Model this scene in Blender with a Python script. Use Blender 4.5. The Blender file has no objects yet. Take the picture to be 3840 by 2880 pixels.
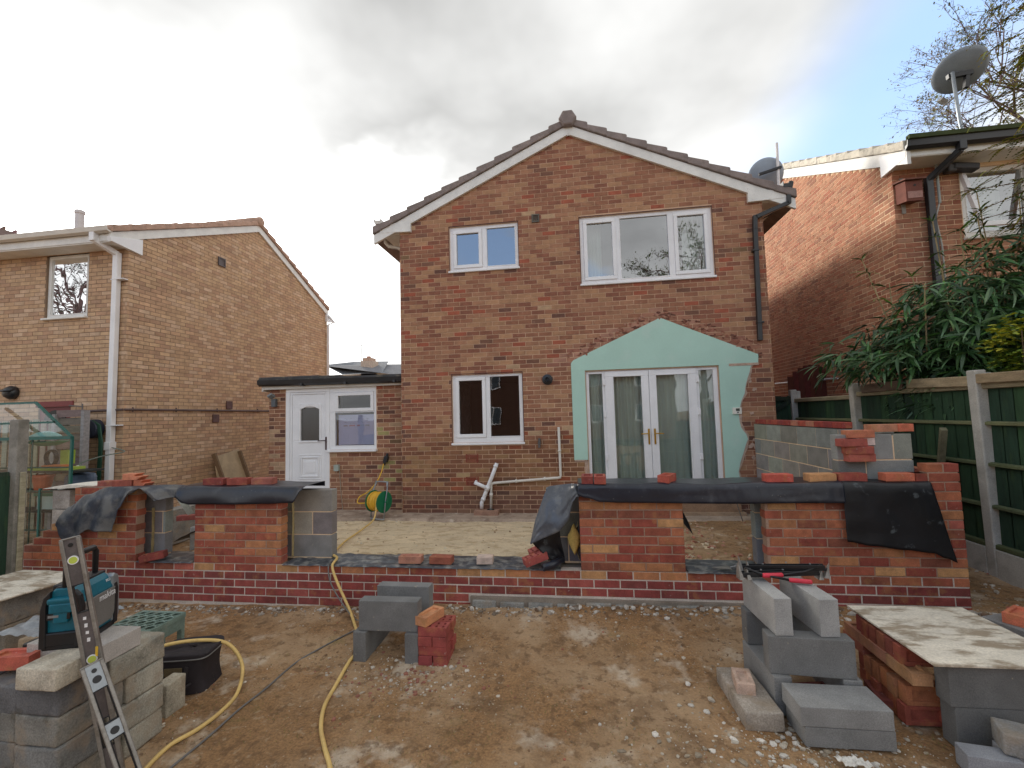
import bpy, bmesh, math, random
import numpy as np
from mathutils import Vector, Matrix, Euler, noise

SC = bpy.context.scene
COL = SC.collection
R = math.radians
rnd = random.Random(7)

# ------------------------------------------------------------------ camera, sky, sun, exposure
EYE = Vector((0.0, 0.0, 1.78))
PITCH, ROLL, YAW = R(3.943), R(1.587), R(-7.924)
def _dir(x, up):
    y = math.cos(PITCH) - math.sin(PITCH) * up
    z = math.sin(PITCH) + math.cos(PITCH) * up
    return Vector((math.cos(YAW) * x + math.sin(YAW) * y, -math.sin(YAW) * x + math.cos(YAW) * y, z))
cam_data = bpy.data.cameras.new('camera')
cam = bpy.data.objects.new('camera', cam_data); COL.objects.link(cam)
fwd = _dir(0, 0)
rgt = (_dir(math.cos(ROLL), -math.sin(ROLL)) - fwd).normalized()
upv = (_dir(math.sin(ROLL), math.cos(ROLL)) - fwd).normalized()
M = Matrix((rgt, upv, -fwd)).transposed().to_4x4(); M.translation = EYE
cam.matrix_world = M
cam_data.sensor_width = 36.0
cam_data.lens = 36.0 * 1684.0 / 3840.0
cam_data.clip_start = 0.05; cam_data.clip_end = 800
SC.camera = cam

SUN_AZ, SUN_EL = R(-46.0), R(24.0)          # azimuth from +Y towards +X
sun_dir = Vector((math.sin(SUN_AZ) * math.cos(SUN_EL), math.cos(SUN_AZ) * math.cos(SUN_EL), math.sin(SUN_EL)))
world = bpy.data.worlds.new('World'); SC.world = world; world.use_nodes = True
wn = world.node_tree.nodes; wl = world.node_tree.links; wn.clear()
def N(t, **k):
    n = wn.new(t)
    for a, b in k.items(): setattr(n, a, b)
    return n
def wmath(op, a, b=None, clamp=False):
    n = N('ShaderNodeMath', operation=op, use_clamp=clamp)
    for i, v in enumerate((a, b)):
        if v is None: continue
        if isinstance(v, (int, float)): n.inputs[i].default_value = v
        else: wl.new(v, n.inputs[i])
    return n.outputs[0]
def wmix(f, a, b):
    n = N('ShaderNodeMix', data_type='RGBA')
    for s, v in ((0, f), (6, a), (7, b)):
        if isinstance(v, (int, float)): n.inputs[s].default_value = v
        elif isinstance(v, tuple): n.inputs[s].default_value = v
        else: wl.new(v, n.inputs[s])
    return n.outputs[2]
def wdot(v, d):
    n = N('ShaderNodeVectorMath', operation='DOT_PRODUCT'); wl.new(v, n.inputs[0]); n.inputs[1].default_value = d
    return n.outputs['Value']
def wramp(v, a, b, lo=0.0, hi=1.0):
    n = N('ShaderNodeMapRange', interpolation_type='SMOOTHSTEP'); wl.new(v, n.inputs[0])
    n.inputs[1].default_value = a; n.inputs[2].default_value = b; n.inputs[3].default_value = lo; n.inputs[4].default_value = hi
    return n.outputs[0]
sky = N('ShaderNodeTexSky', sky_type='NISHITA'); sky.sun_disc = False
sky.sun_elevation = SUN_EL; sky.sun_rotation = SUN_AZ; sky.air_density = 1.0; sky.dust_density = 1.0; sky.ozone_density = 1.5
tc = N('ShaderNodeTexCoord'); D = tc.outputs['Generated']
sep = N('ShaderNodeSeparateXYZ'); wl.new(D, sep.inputs[0])
den = wmath('ADD', wmath('MAXIMUM', sep.outputs[2], 0.0), 0.22)
flat = N('ShaderNodeCombineXYZ')
wl.new(wmath('DIVIDE', sep.outputs[0], den), flat.inputs[0]); wl.new(wmath('DIVIDE', sep.outputs[1], den), flat.inputs[1])
def wnoise(scale, detail, rough, off=0.0):
    mp = N('ShaderNodeMapping'); wl.new(flat.outputs[0], mp.inputs[0]); mp.inputs['Location'].default_value = (off, off * 0.7, 0)
    n = N('ShaderNodeTexNoise', noise_dimensions='2D'); wl.new(mp.outputs[0], n.inputs['Vector'])
    n.inputs['Scale'].default_value = scale; n.inputs['Detail'].default_value = detail; n.inputs['Roughness'].default_value = rough
    return n.outputs['Fac']
n1 = wnoise(1.1, 5, 0.5, 3.1); n2 = wnoise(2.6, 4, 0.5, 9.3); n3 = wnoise(0.45, 3, 0.5, 21.0)
# a long break in the cloud (right of the house), plus chance breaks elsewhere
plane_n = Vector((-0.70, 0.10, 0.71)).normalized()
gdir = Vector((0.488, 0.747, 0.452))
off = gdir.dot(plane_n)
band = wmath('ABSOLUTE', wmath('ADD', wmath('SUBTRACT', wdot(D, plane_n), off), wmath('MULTIPLY', wmath('SUBTRACT', n1, 0.5), 0.13)))
band = wramp(band, 0.20, 0.02)
side = wramp(wdot(D, Vector((0.80, 0.55, 0.0))), 0.55, 0.80)
gap = wmath('MULTIPLY', band, side)
breaks = wramp(wmath('ADD', wdot(D, Vector((-0.22, -0.88, 0.42)).normalized()), wmath('MULTIPLY', wmath('SUBTRACT', n1, 0.5), 0.25)), 0.935, 0.975)
clear = wmath('MULTIPLY', wmath('MAXIMUM', gap, breaks), 0.92, clamp=True)
sd = wmath('MAXIMUM', wdot(D, sun_dir), 0.0)
glow = wmath('ADD', wmath('MULTIPLY', wmath('POWER', sd, 16.0), 11.0), wmath('MULTIPLY', wmath('POWER', sd, 70.0), 34.0))
glow = wmath('MULTIPLY', glow, wmath('ADD', wmath('MULTIPLY', n2, 1.6), 0.2))
dark = wramp(wmath('ADD', sep.outputs[2], wmath('MULTIPLY', wmath('SUBTRACT', n2, 0.5), 0.30)), 0.43, 0.53, 0.0, 1.0)
glow = wmath('MULTIPLY', glow, wmath('SUBTRACT', 1.0, wmath('MULTIPLY', dark, 0.93)))
base = wmath('ADD', 4.25, wmath('MULTIPLY', wmath('SUBTRACT', wmath('ADD', wmath('MULTIPLY', n1, 0.6), wmath('MULTIPLY', n2, 0.4)), 0.5), 6.5))
low = wramp(sep.outputs[2], 0.45, 0.05, 0.0, 1.3)
right = wramp(sep.outputs[0], -0.2, 0.4, 0.0, 0.5)
lum = wmath('ADD', wmath('ADD', wmath('ADD', wmath('SUBTRACT', base, wmath('MULTIPLY', dark, 1.2)), low), right), glow)
cl = N('ShaderNodeVectorMath', operation='SCALE'); cl.inputs[0].default_value = (1.0, 1.0, 0.985); wl.new(lum, cl.inputs['Scale'])
skyc = N('ShaderNodeVectorMath', operation='SCALE'); wl.new(sky.outputs[0], skyc.inputs[0]); skyc.inputs['Scale'].default_value = 1.0
blue = wmix(0.60, skyc.outputs[0], (2.9, 4.4, 7.1, 1))
final = wmix(clear, cl.outputs[0], blue)
bg = N('ShaderNodeBackground'); wl.new(final, bg.inputs[0]); bg.inputs[1].default_value = 0.125
wo = N('ShaderNodeOutputWorld'); wl.new(bg.outputs[0], wo.inputs[0])

sun_data = bpy.data.lights.new('sun', 'SUN'); sun_data.energy = 1.5; sun_data.angle = R(11); sun_data.color = (1.0, 0.93, 0.82)
sun = bpy.data.objects.new('sun', sun_data); COL.objects.link(sun)
sun.rotation_euler = (-sun_dir).to_track_quat('-Z', 'Y').to_euler(); sun.location = (-20, 20, 20)
SC.view_settings.view_transform = 'Standard'; SC.view_settings.look = 'None'
SC.view_settings.exposure = 0.96; SC.view_settings.gamma = 1.0; SC.view_settings.use_curve_mapping = False
try:
    SC.cycles.max_bounces = 6; SC.cycles.transparent_max_bounces = 8; SC.cycles.use_denoising = True
    SC.cycles.diffuse_bounces = 3; SC.cycles.glossy_bounces = 3
except Exception: pass

# ------------------------------------------------------------------ helpers
def C(r, g, b, k=1.0):
    def f(c):
        c = c / 255.0
        return (c / 12.92 if c <= 0.04045 else ((c + 0.055) / 1.055) ** 2.4) * k
    return (f(r), f(g), f(b))
WLOC = {}
def dsat(pal, k, g=1.0):
    out = []
    for c, w in pal:
        m = .3 * c[0] + .59 * c[1] + .11 * c[2]; out.append((tuple((x + (m - x) * k) * g for x in c), w))
    return out
def calm(pal, k):
    W = sum(w for c, w in pal); m = [sum(c[i] * w for c, w in pal) / W for i in range(3)]
    return [(tuple(x + (y - x) * k for x, y in zip(c, m)), w) for c, w in pal]
def wloc(o): return WLOC.get(o.name, Vector((0, 0, 0))) if o else Vector((0, 0, 0))
def tag(o, label=None, cat=None, group=None, kind=None):
    if label: o['label'] = label
    if cat: o['category'] = cat
    if group: o['group'] = group
    if kind: o['kind'] = kind
    return o
def thing(name, label, cat, loc=(0, 0, 0), group=None):
    o = bpy.data.objects.new(name, None); COL.objects.link(o); o.location = loc
    o.empty_display_size = 0.1
    WLOC[o.name] = Vector(loc)
    return tag(o, label, cat, group)

class MB:
    def __init__(s): s.v = []; s.f = []; s.c = []
    def add(s, vs, fs, col=(1, 1, 1)):
        n = len(s.v); s.v.extend([tuple(p) for p in vs])
        for f in fs: s.f.append(tuple(i + n for i in f)); s.c.append(col)
        return s
    def box(s, x0, x1, y0, y1, z0, z1, col=(1, 1, 1)):
        v = [(x, y, z) for z in (z0, z1) for y in (y0, y1) for x in (x0, x1)]
        return s.add(v, [(0, 2, 3, 1), (4, 5, 7, 6), (0, 1, 5, 4), (2, 6, 7, 3), (0, 4, 6, 2), (1, 3, 7, 5)], col)
    def obox(s, c, size, rot=None, col=(1, 1, 1)):
        c = Vector(c); m = rot if isinstance(rot, Matrix) else (Euler(rot).to_matrix() if rot else Matrix.Identity(3))
        hx, hy, hz = size[0] / 2, size[1] / 2, size[2] / 2
        v = [c + m @ Vector((x, y, z)) for z in (-hz, hz) for y in (-hy, hy) for x in (-hx, hx)]
        return s.add(v, [(0, 2, 3, 1), (4, 5, 7, 6), (0, 1, 5, 4), (2, 6, 7, 3), (0, 4, 6, 2), (1, 3, 7, 5)], col)
    def bar(s, a, b, w, h, col=(1, 1, 1), up=(0, 0, 1)):
        a = Vector(a); b = Vector(b); d = (b - a); L = d.length; d.normalize(); up = Vector(up)
        if abs(d.dot(up)) > 0.98: up = Vector((0, 1, 0))
        x = d.cross(up).normalized(); z = x.cross(d).normalized()
        m = Matrix((x, d, z)).transposed()
        return s.obox((a + b) / 2, (w, L, h), m, col)
    def prism(s, poly, a0, a1, fr=None, col=(1, 1, 1)):
        """polygon in the (u, z) plane of a frame, extruded along its normal from a0 to a1"""
        n = len(poly); P = (lambda u, w, z: (u, -w, z)) if fr is None else fr
        v = [P(u, a0, z) for u, z in poly] + [P(u, a1, z) for u, z in poly]
        fs = [tuple(range(n)), tuple(range(2 * n - 1, n - 1, -1))] + [(i, i + n, (i + 1) % n + n, (i + 1) % n) for i in range(n)]
        return s.add(v, fs, col)
    def tube(s, pts, r, n=8, col=(1, 1, 1), caps=True, closed=False):
        pts = [Vector(p) for p in pts]; k = len(pts); rs = r if isinstance(r, (list, tuple)) else [r] * k
        vs = []; last = None
        for i, p in enumerate(pts):
            if closed: t = pts[(i + 1) % k] - pts[i - 1]
            else: t = pts[min(i + 1, k - 1)] - pts[max(i - 1, 0)]
            t.normalize()
            if last is None: a = Vector((0, 0, 1)) if abs(t.z) < 0.9 else Vector((1, 0, 0)); last = t.cross(a).normalized()
            x = (last - t * last.dot(t)); x = x.normalized() if x.length > 1e-6 else t.orthogonal().normalized(); last = x
            y = t.cross(x)
            for j in range(n):
                an = 2 * math.pi * j / n
                vs.append(p + (x * math.cos(an) + y * math.sin(an)) * rs[i])
        fs = []
        for i in range(k if closed else k - 1):
            for j in range(n):
                a = i * n + j; b = i * n + (j + 1) % n; c = ((i + 1) % k) * n + (j + 1) % n; d = ((i + 1) % k) * n + j
                fs.append((a, b, c, d))
        if caps and not closed: fs += [tuple(range(n - 1, -1, -1)), tuple(range((k - 1) * n, k * n))]
        return s.add(vs, fs, col)
    def lathe(s, prof, c, n=20, col=(1, 1, 1), axis=None):
        """profile of (radius, height) about an axis matrix"""
        c = Vector(c); m = axis or Matrix.Identity(3); vs = []
        for r_, h_ in prof:
            for j in range(n):
                a = 2 * math.pi * j / n
                vs.append(c + m @ Vector((r_ * math.cos(a), r_ * math.sin(a), h_)))
        fs = [(i * n + j, i * n + (j + 1) % n, (i + 1) * n + (j + 1) % n, (i + 1) * n + j) for i in range(len(prof) - 1) for j in range(n)]
        fs += [tuple(range(n - 1, -1, -1)), tuple(range((len(prof) - 1) * n, len(prof) * n))]
        return s.add(vs, fs, col)
    def grid(s, fn, nu, nv, col=(1, 1, 1)):
        vs = [fn(i / (nu - 1), j / (nv - 1)) for j in range(nv) for i in range(nu)]
        fs = [(j * nu + i, j * nu + i + 1, (j + 1) * nu + i + 1, (j + 1) * nu + i) for j in range(nv - 1) for i in range(nu - 1)]
        return s.add(vs, fs, col)
    def mesh(s, name, smooth=False, off=Vector((0, 0, 0)), weld=False):
        me = bpy.data.meshes.new(name)
        v = np.array(s.v, dtype=float).reshape(-1, 3) - np.array(off)
        me.from_pydata(v.tolist(), [], s.f)
        at = me.color_attributes.new('Col', 'FLOAT_COLOR', 'CORNER')
        lt = np.array([len(f) for f in s.f]); c = np.ones((len(s.f), 4)); c[:, :3] = np.array(s.c)[:, :3]
        at.data.foreach_set('color', np.repeat(c, lt, axis=0).ravel())
        if weld:
            bm = bmesh.new(); bm.from_mesh(me); bmesh.ops.remove_doubles(bm, verts=bm.verts, dist=1e-5)
            bmesh.ops.recalc_face_normals(bm, faces=bm.faces); bm.to_mesh(me); bm.free()
        if smooth: me.polygons.foreach_set('use_smooth', [True] * len(me.polygons))
        me.update(); return me
    def build(s, name, mat, parent=None, smooth=False, kind=None, loc=None, weld=False):
        base = wloc(parent) + (Vector(loc) if loc is not None else Vector((0, 0, 0)))
        me = s.mesh(name, smooth, base, weld); me.materials.append(mat)
        return link(name, me, parent, base, kind)
def link(name, me, parent, world, kind=None, rot=None):
    o = bpy.data.objects.new(name, me); COL.objects.link(o)
    world = Vector(world)
    if parent: o.parent = parent; o.location = world - wloc(parent)
    else: o.location = world
    if rot is not None: o.rotation_euler = rot
    WLOC[o.name] = world.copy()
    if kind: o['kind'] = kind
    return o
def bevel(o, w=0.003, seg=1, ang=40):
    m = o.modifiers.new('bevel', 'BEVEL'); m.width = w; m.segments = seg; m.limit_method = 'ANGLE'; m.angle_limit = R(ang); return o

# ------------------------------------------------------------------ materials
def mat(name, col=None, rough=0.8, var=0.25, vscale=6.0, fine=0.15, fscale=90.0, bump=0.25, bscale=120.0, metal=0.0,
        stain=None, coat=0.0, spec=0.5, objrand=0.0, stretch=None, local=False, bdist=0.004):
    """col None reads the Col attribute; stain = list of (colour, scale, threshold, softness, amount)"""
    m = bpy.data.materials.new(name); m.use_nodes = True; nt = m.node_tree; n = nt.nodes; l = nt.links; n.clear()
    out = n.new('ShaderNodeOutputMaterial'); p = n.new('ShaderNodeBsdfPrincipled'); l.new(p.outputs[0], out.inputs[0])
    p.inputs['Roughness'].default_value = rough; p.inputs['Metallic'].default_value = metal
    p.inputs['Specular IOR Level'].default_value = spec
    if coat: p.inputs['Coat Weight'].default_value = coat
    if local: pos = n.new('ShaderNodeTexCoord').outputs['Object']
    else: pos = n.new('ShaderNodeNewGeometry').outputs['Position']
    if stretch:
        mp = n.new('ShaderNodeMapping'); l.new(pos, mp.inputs[0]); mp.inputs['Scale'].default_value = stretch; pos = mp.outputs[0]
    def noi(scale, det=4.0, ro=0.55, offs=0.0):
        t = n.new('ShaderNodeTexNoise'); t.inputs['Scale'].default_value = scale; t.inputs['Detail'].default_value = det
        t.inputs['Roughness'].default_value = ro
        if offs:
            mp = n.new('ShaderNodeMapping'); l.new(pos, mp.inputs[0]); mp.inputs['Location'].default_value = (offs, offs * 1.3, -offs); l.new(mp.outputs[0], t.inputs['Vector'])
        else: l.new(pos, t.inputs['Vector'])
        return t.outputs['Fac']
    def mr(v, a, b, c, d, smooth=False):
        q = n.new('ShaderNodeMapRange'); l.new(v, q.inputs[0])
        if smooth: q.interpolation_type = 'SMOOTHSTEP'
        for i, x in enumerate((a, b, c, d)): q.inputs[i + 1].default_value = x
        return q.outputs[0]
    if col is None:
        at = n.new('ShaderNodeAttribute'); at.attribute_name = 'Col'; base = at.outputs['Color']
    else:
        rg = n.new('ShaderNodeRGB'); rg.outputs[0].default_value = (*col, 1); base = rg.outputs[0]
    a = mr(noi(vscale), 0.3, 0.7, 1 - var, 1 + var)
    b = mr(noi(fscale, 3.0, 0.6, 4.0), 0.3, 0.7, 1 - fine, 1 + fine)
    mu = n.new('ShaderNodeMath'); mu.operation = 'MULTIPLY'; l.new(a, mu.inputs[0]); l.new(b, mu.inputs[1]); f = mu.outputs[0]
    if objrand:
        oi = n.new('ShaderNodeObjectInfo'); q = mr(oi.outputs['Random'], 0, 1, 1 - objrand, 1 + objrand)
        mu = n.new('ShaderNodeMath'); mu.operation = 'MULTIPLY'; l.new(f, mu.inputs[0]); l.new(q, mu.inputs[1]); f = mu.outputs[0]
    sc_ = n.new('ShaderNodeVectorMath'); sc_.operation = 'SCALE'; l.new(base, sc_.inputs[0]); l.new(f, sc_.inputs['Scale']); cur = sc_.outputs[0]
    for i, (sc, scale, th, soft, amt) in enumerate(stain or []):
        fac = mr(noi(scale, 5.0, 0.6, 11.0 + 7 * i), th - soft, th + soft, 0.0, amt, True)
        mx = n.new('ShaderNodeMix'); mx.data_type = 'RGBA'; l.new(fac, mx.inputs[0]); l.new(cur, mx.inputs[6]); mx.inputs[7].default_value = (*sc, 1)
        cur = mx.outputs[2]
    l.new(cur, p.inputs['Base Color'])
    if bump:
        bp = n.new('ShaderNodeBump'); bp.inputs['Strength'].default_value = bump; bp.inputs['Distance'].default_value = bdist
        l.new(noi(bscale, 4.0, 0.6, 2.0), bp.inputs['Height']); l.new(bp.outputs[0], p.inputs['Normal'])
    return m
def glass_mat(name, tint=(0.75, 0.8, 0.78), refl=0.16, rough=0.0):
    m = bpy.data.materials.new(name); m.use_nodes = True; nt = m.node_tree; n = nt.nodes; l = nt.links; n.clear()
    out = n.new('ShaderNodeOutputMaterial'); mx = n.new('ShaderNodeMixShader'); t = n.new('ShaderNodeBsdfTransparent'); g = n.new('ShaderNodeBsdfGlossy')
    g.inputs['Roughness'].default_value = rough; g.inputs['Color'].default_value = (0.95, 0.97, 1.0, 1); t.inputs['Color'].default_value = (*tint, 1)
    lw = n.new('ShaderNodeFresnel'); lw.inputs['IOR'].default_value = 1.5
    ad = n.new('ShaderNodeMath'); ad.operation = 'ADD'; ad.use_clamp = True; l.new(lw.outputs[0], ad.inputs[0]); ad.inputs[1].default_value = refl
    l.new(ad.outputs[0], mx.inputs[0]); l.new(t.outputs[0], mx.inputs[1]); l.new(g.outputs[0], mx.inputs[2]); l.new(mx.outputs[0], out.inputs[0])
    nz = n.new('ShaderNodeTexNoise'); nz.inputs['Scale'].default_value = 1.7; gp = n.new('ShaderNodeNewGeometry'); l.new(gp.outputs['Position'], nz.inputs['Vector'])
    bp = n.new('ShaderNodeBump'); bp.inputs['Strength'].default_value = 0.12; bp.inputs['Distance'].default_value = 0.02
    l.new(nz.outputs['Fac'], bp.inputs['Height']); l.new(bp.outputs[0], g.inputs['Normal'])
    return m

M_BRICK = mat('old_facing_brick', None, 0.88, 0.16, 9, 0.16, 140, 0.35, 160, stain=[(C(205, 180, 160, .8), 26, 0.66, 0.05, 0.35)])
M_BRICK_NEW = mat('new_facing_brick', None, 0.82, 0.24, 14, 0.16, 150, 0.45, 170, stain=[(C(205, 150, 90, .8), 9, 0.60, 0.08, 0.35), (C(210, 200, 190, .8), 30, 0.68, 0.04, 0.4)])
M_MORTAR = mat('old_mortar', C(204, 170, 142, .95), 0.95, 0.15, 3, 0.2, 150, 0.4, 200)
M_MORTAR_P = mat('pale_mortar', C(214, 202, 190, .95), 0.95, 0.15, 5, 0.2, 150, 0.5, 200)
M_MORTAR_L = mat('buff_mortar', C(150, 126, 104, .8), 0.95, 0.15, 3, 0.2, 150, 0.4, 200)
M_MORTAR_R = mat('cream_mortar', C(236, 206, 170, .95), 0.95, 0.12, 3, 0.15, 150, 0.4, 200)
M_BLOCK = mat('grey_aggregate_block', None, 0.95, 0.16, 7, 0.22, 190, 0.6, 220, objrand=0.12, stain=[(C(190, 180, 160, .8), 17, 0.70, 0.03, 0.6)], local=False)
M_BLOCK_OLD = mat('weathered_block', None, 0.95, 0.28, 7, 0.28, 120, 0.9, 110, objrand=0.14, stain=[(C(175, 155, 130, .8), 8, 0.56, 0.12, 0.55), (C(70, 68, 55, .8), 11, 0.66, 0.06, 0.5)])
M_SLABW = mat('weathered_mortar_board', C(226, 218, 202, .95), 0.9, 0.15, 6, 0.2, 120, 0.6, 90, stain=[(C(140, 118, 90, .9), 6, 0.52, 0.07, 0.75), (C(235, 228, 215, .9), 13, 0.60, 0.05, 0.6)], stretch=(0.6, 1.6, 1))
M_UPVC = mat('white_upvc', C(238, 238, 240, 0.95), 0.35, 0.05, 3, 0.03, 60, 0.0)
M_UPVC_OLD = mat('weathered_white_board', C(234, 233, 228, 0.92), 0.5, 0.10, 4, 0.06, 60, 0.05)
M_CREAM = mat('cream_gutter_plastic', C(222, 216, 206, 0.9), 0.45, 0.08, 4, 0.05, 60, 0.0)
M_BLACKPL = mat('black_gutter_plastic', C(38, 40, 44), 0.35, 0.2, 5, 0.1, 80, 0.05)
M_TILE = mat('grey_brown_roof_tile', None, 0.9, 0.18, 7, 0.2, 120, 0.4, 120, stain=[(C(120, 110, 95, .8), 12, 0.6, 0.08, 0.35)])
M_PLASTER = mat('mint_painted_plaster', C(184, 220, 206, 0.93), 0.75, 0.04, 2.5, 0.03, 70, 0.1, 60, stain=[(C(205, 225, 215, .9), 3, 0.62, 0.06, 0.3)])
M_PLASTER_RAW = mat('broken_pink_plaster', C(196, 168, 150, 0.9), 0.95, 0.2, 12, 0.2, 90, 0.6, 90)
M_SOIL = None
M_DPM = mat('black_damp_membrane', C(34, 38, 50, 0.95), 0.30, 0.2, 4, 0.12, 60, 0.08, 30, stain=[(C(120, 122, 128, .8), 7, 0.66, 0.10, 0.25), (C(170, 168, 160, .8), 45, 0.70, 0.03, 0.5)])
M_DPM_DUSTY = mat('dusty_membrane', C(62, 66, 76, 0.95), 0.5, 0.35, 7, 0.15, 60, 0.2, 40, stain=[(C(150, 148, 142, .8), 6, 0.52, 0.12, 0.55)])
M_DPM_SHEEN = mat('sheet_upper_face_sheen', C(84, 88, 96, 0.95), 0.30, 0.25, 5, 0.12, 60, 0.12, 30, stain=[(C(150, 152, 150, .8), 8, 0.60, 0.08, 0.4)])  # black sheet's grey sheen painted into the base colour, with dusty blotches
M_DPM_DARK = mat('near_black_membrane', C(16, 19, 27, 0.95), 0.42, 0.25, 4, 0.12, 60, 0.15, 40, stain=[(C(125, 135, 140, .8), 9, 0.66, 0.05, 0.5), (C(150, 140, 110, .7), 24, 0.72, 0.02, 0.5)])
M_DPM_SILL = mat('muddy_sill_membrane', C(74, 78, 84, 0.95), 0.38, 0.3, 9, 0.15, 60, 0.3, 50, stain=[(C(170, 168, 160, .85), 12, 0.54, 0.09, 0.6), (C(30, 34, 42), 5, 0.6, 0.05, 0.6)])
M_METAL = mat('dull_aluminium', C(160, 156, 150, 0.8), 0.42, 0.18, 12, 0.12, 90, 0.08, 60, metal=0.45, stain=[(C(105, 98, 88), 18, 0.58, 0.08, 0.45)])
M_METAL_DARK = mat('scratched_level_web', C(98, 92, 92), 0.5, 0.22, 14, 0.12, 90, 0.1, 60, metal=0.3)
M_GALV = mat('galvanised_steel', C(165, 172, 178, 0.85), 0.4, 0.1, 9, 0.08, 70, 0.0, metal=0.6)
M_TEAL = mat('teal_tool_plastic', C(10, 105, 125, 0.9), 0.4, 0.12, 9, 0.1, 80, 0.05)
M_TOOLBLACK = mat('black_tool_plastic', C(28, 28, 31), 0.45, 0.25, 12, 0.12, 80, 0.06)
M_GRILLE = mat('grey_speaker_grille', C(125, 122, 118, 0.9), 0.55, 0.08, 8, 0.2, 260, 0.5, 400)
M_RED = mat('red_grip', C(222, 58, 78, 0.95), 0.5, 0.08, 20, 0.05, 80, 0.05)
M_LIME = mat('lime_vial', C(190, 205, 90), 0.2, 0.05, 20, 0.02, 60, 0.0)
M_YELLOW = mat('yellow_cable', C(226, 176, 50, 0.95), 0.5, 0.12, 6, 0.05, 60, 0.03)
M_HOSE = mat('dusty_yellow_hose', C(226, 192, 120, 0.95), 0.6, 0.14, 5, 0.08, 60, 0.05, stain=[(C(180, 140, 90), 7, 0.6, 0.1, 0.4)])
M_GREYCABLE = mat('grey_cable', C(110, 108, 106), 0.6, 0.1, 6, 0.05, 60, 0.03)
M_GREENPL = mat('green_plastic', C(20, 110, 75), 0.4, 0.1, 6, 0.05, 60, 0.03)
M_CRATE = mat('dusty_green_crate', C(120, 140, 130), 0.6, 0.2, 10, 0.15, 80, 0.1, stain=[(C(150, 150, 135), 12, 0.6, 0.08, 0.5)])
M_FABRIC = mat('black_bag_fabric', C(42, 36, 40), 0.8, 0.25, 8, 0.15, 200, 0.3, 260, stain=[(C(120, 108, 92), 16, 0.68, 0.05, 0.5)])
M_CONC = mat('concrete_post', C(196, 193, 184, 0.95), 0.9, 0.14, 6, 0.15, 110, 0.4, 90, stain=[(C(120, 118, 104), 5, 0.6, 0.1, 0.4)])
M_CONC_L = mat('old_concrete_post', C(150, 146, 138, 0.85), 0.9, 0.2, 8, 0.2, 110, 0.5, 90, stain=[(C(100, 98, 88), 9, 0.55, 0.1, 0.5)])
M_GREENWOOD = mat('dark_green_stained_wood', None, 0.85, 0.25, 4, 0.2, 60, 0.4, 60, stretch=(6, 6, 1), stain=[(C(70, 92, 50), 3, 0.62, 0.08, 0.35)])
M_PALEWOOD = mat('weathered_timber', None, 0.9, 0.25, 6, 0.2, 60, 0.5, 60, stretch=(4, 0.8, 4), stain=[(C(90, 98, 60), 2.4, 0.60, 0.12, 0.35)])
M_GREYWOOD = mat('silvered_timber', None, 0.9, 0.22, 6, 0.2, 60, 0.5, 60, stretch=(0.8, 4, 4))
M_PLY = mat('plywood_offcut', C(180, 158, 126, 0.9), 0.8, 0.18, 5, 0.12, 60, 0.2, 60)
M_LEAF = mat('leaf_green', None, 0.45, 0.2, 3, 0.1, 60, 0.0, spec=0.6)
M_LEAF_DULL = mat('twig_and_small_leaf', None, 0.8, 0.2, 1, 0.1, 20, 0.0)
M_BARK = mat('cane_and_bark', None, 0.8, 0.2, 6, 0.15, 60, 0.2)
M_ROOM = mat('unlit_room_wall', C(95, 88, 80), 0.9, 0.1, 2, 0.05, 60, 0.0)
M_CURTAIN = mat('grey_green_voile', C(205, 216, 204, .95), 0.8, 0.12, 2, 0.05, 60, 0.0, stretch=(6, 6, 0.4))
M_PAPER = mat('plan_paper', C(215, 216, 240, .95), 0.6, 0.03, 3, 0.02, 60, 0.0)
M_PRINT = mat('plan_print', None, 0.7, 0.2, 90, 0.3, 200, 0.0)
M_SOLID = mat('painted_surface', None, 0.5, 0.1, 6, 0.08, 80, 0.05)
M_ROUGH = mat('rough_surface', None, 0.9, 0.2, 8, 0.2, 100, 0.4, 100)
M_STONE = mat('pale_stone', None, 0.9, 0.15, 30, 0.15, 140, 0.3, 150)
M_FELT = mat('roofing_felt', C(72, 72, 74), 0.9, 0.2, 5, 0.2, 120, 0.4, 130, stain=[(C(130, 122, 105), 6, 0.6, 0.08, 0.5)])
M_RUBBLE = mat('rubble_lump', None, 0.95, 0.2, 20, 0.25, 120, 0.6, 140)
G_WIN = glass_mat('window_glass', refl=0.26)
G_LOW = glass_mat('lower_window_glass', (0.95, 0.96, 0.96), refl=0.06)
G_DOOR = glass_mat('door_glass', (0.93, 0.95, 0.92), refl=0.07)
G_GREEN = glass_mat('greenhouse_glass', (0.88, 0.93, 0.90), refl=0.05)
G_FROST = glass_mat('obscured_glass', (0.10, 0.12, 0.11), refl=0.05, rough=0.25)
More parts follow.
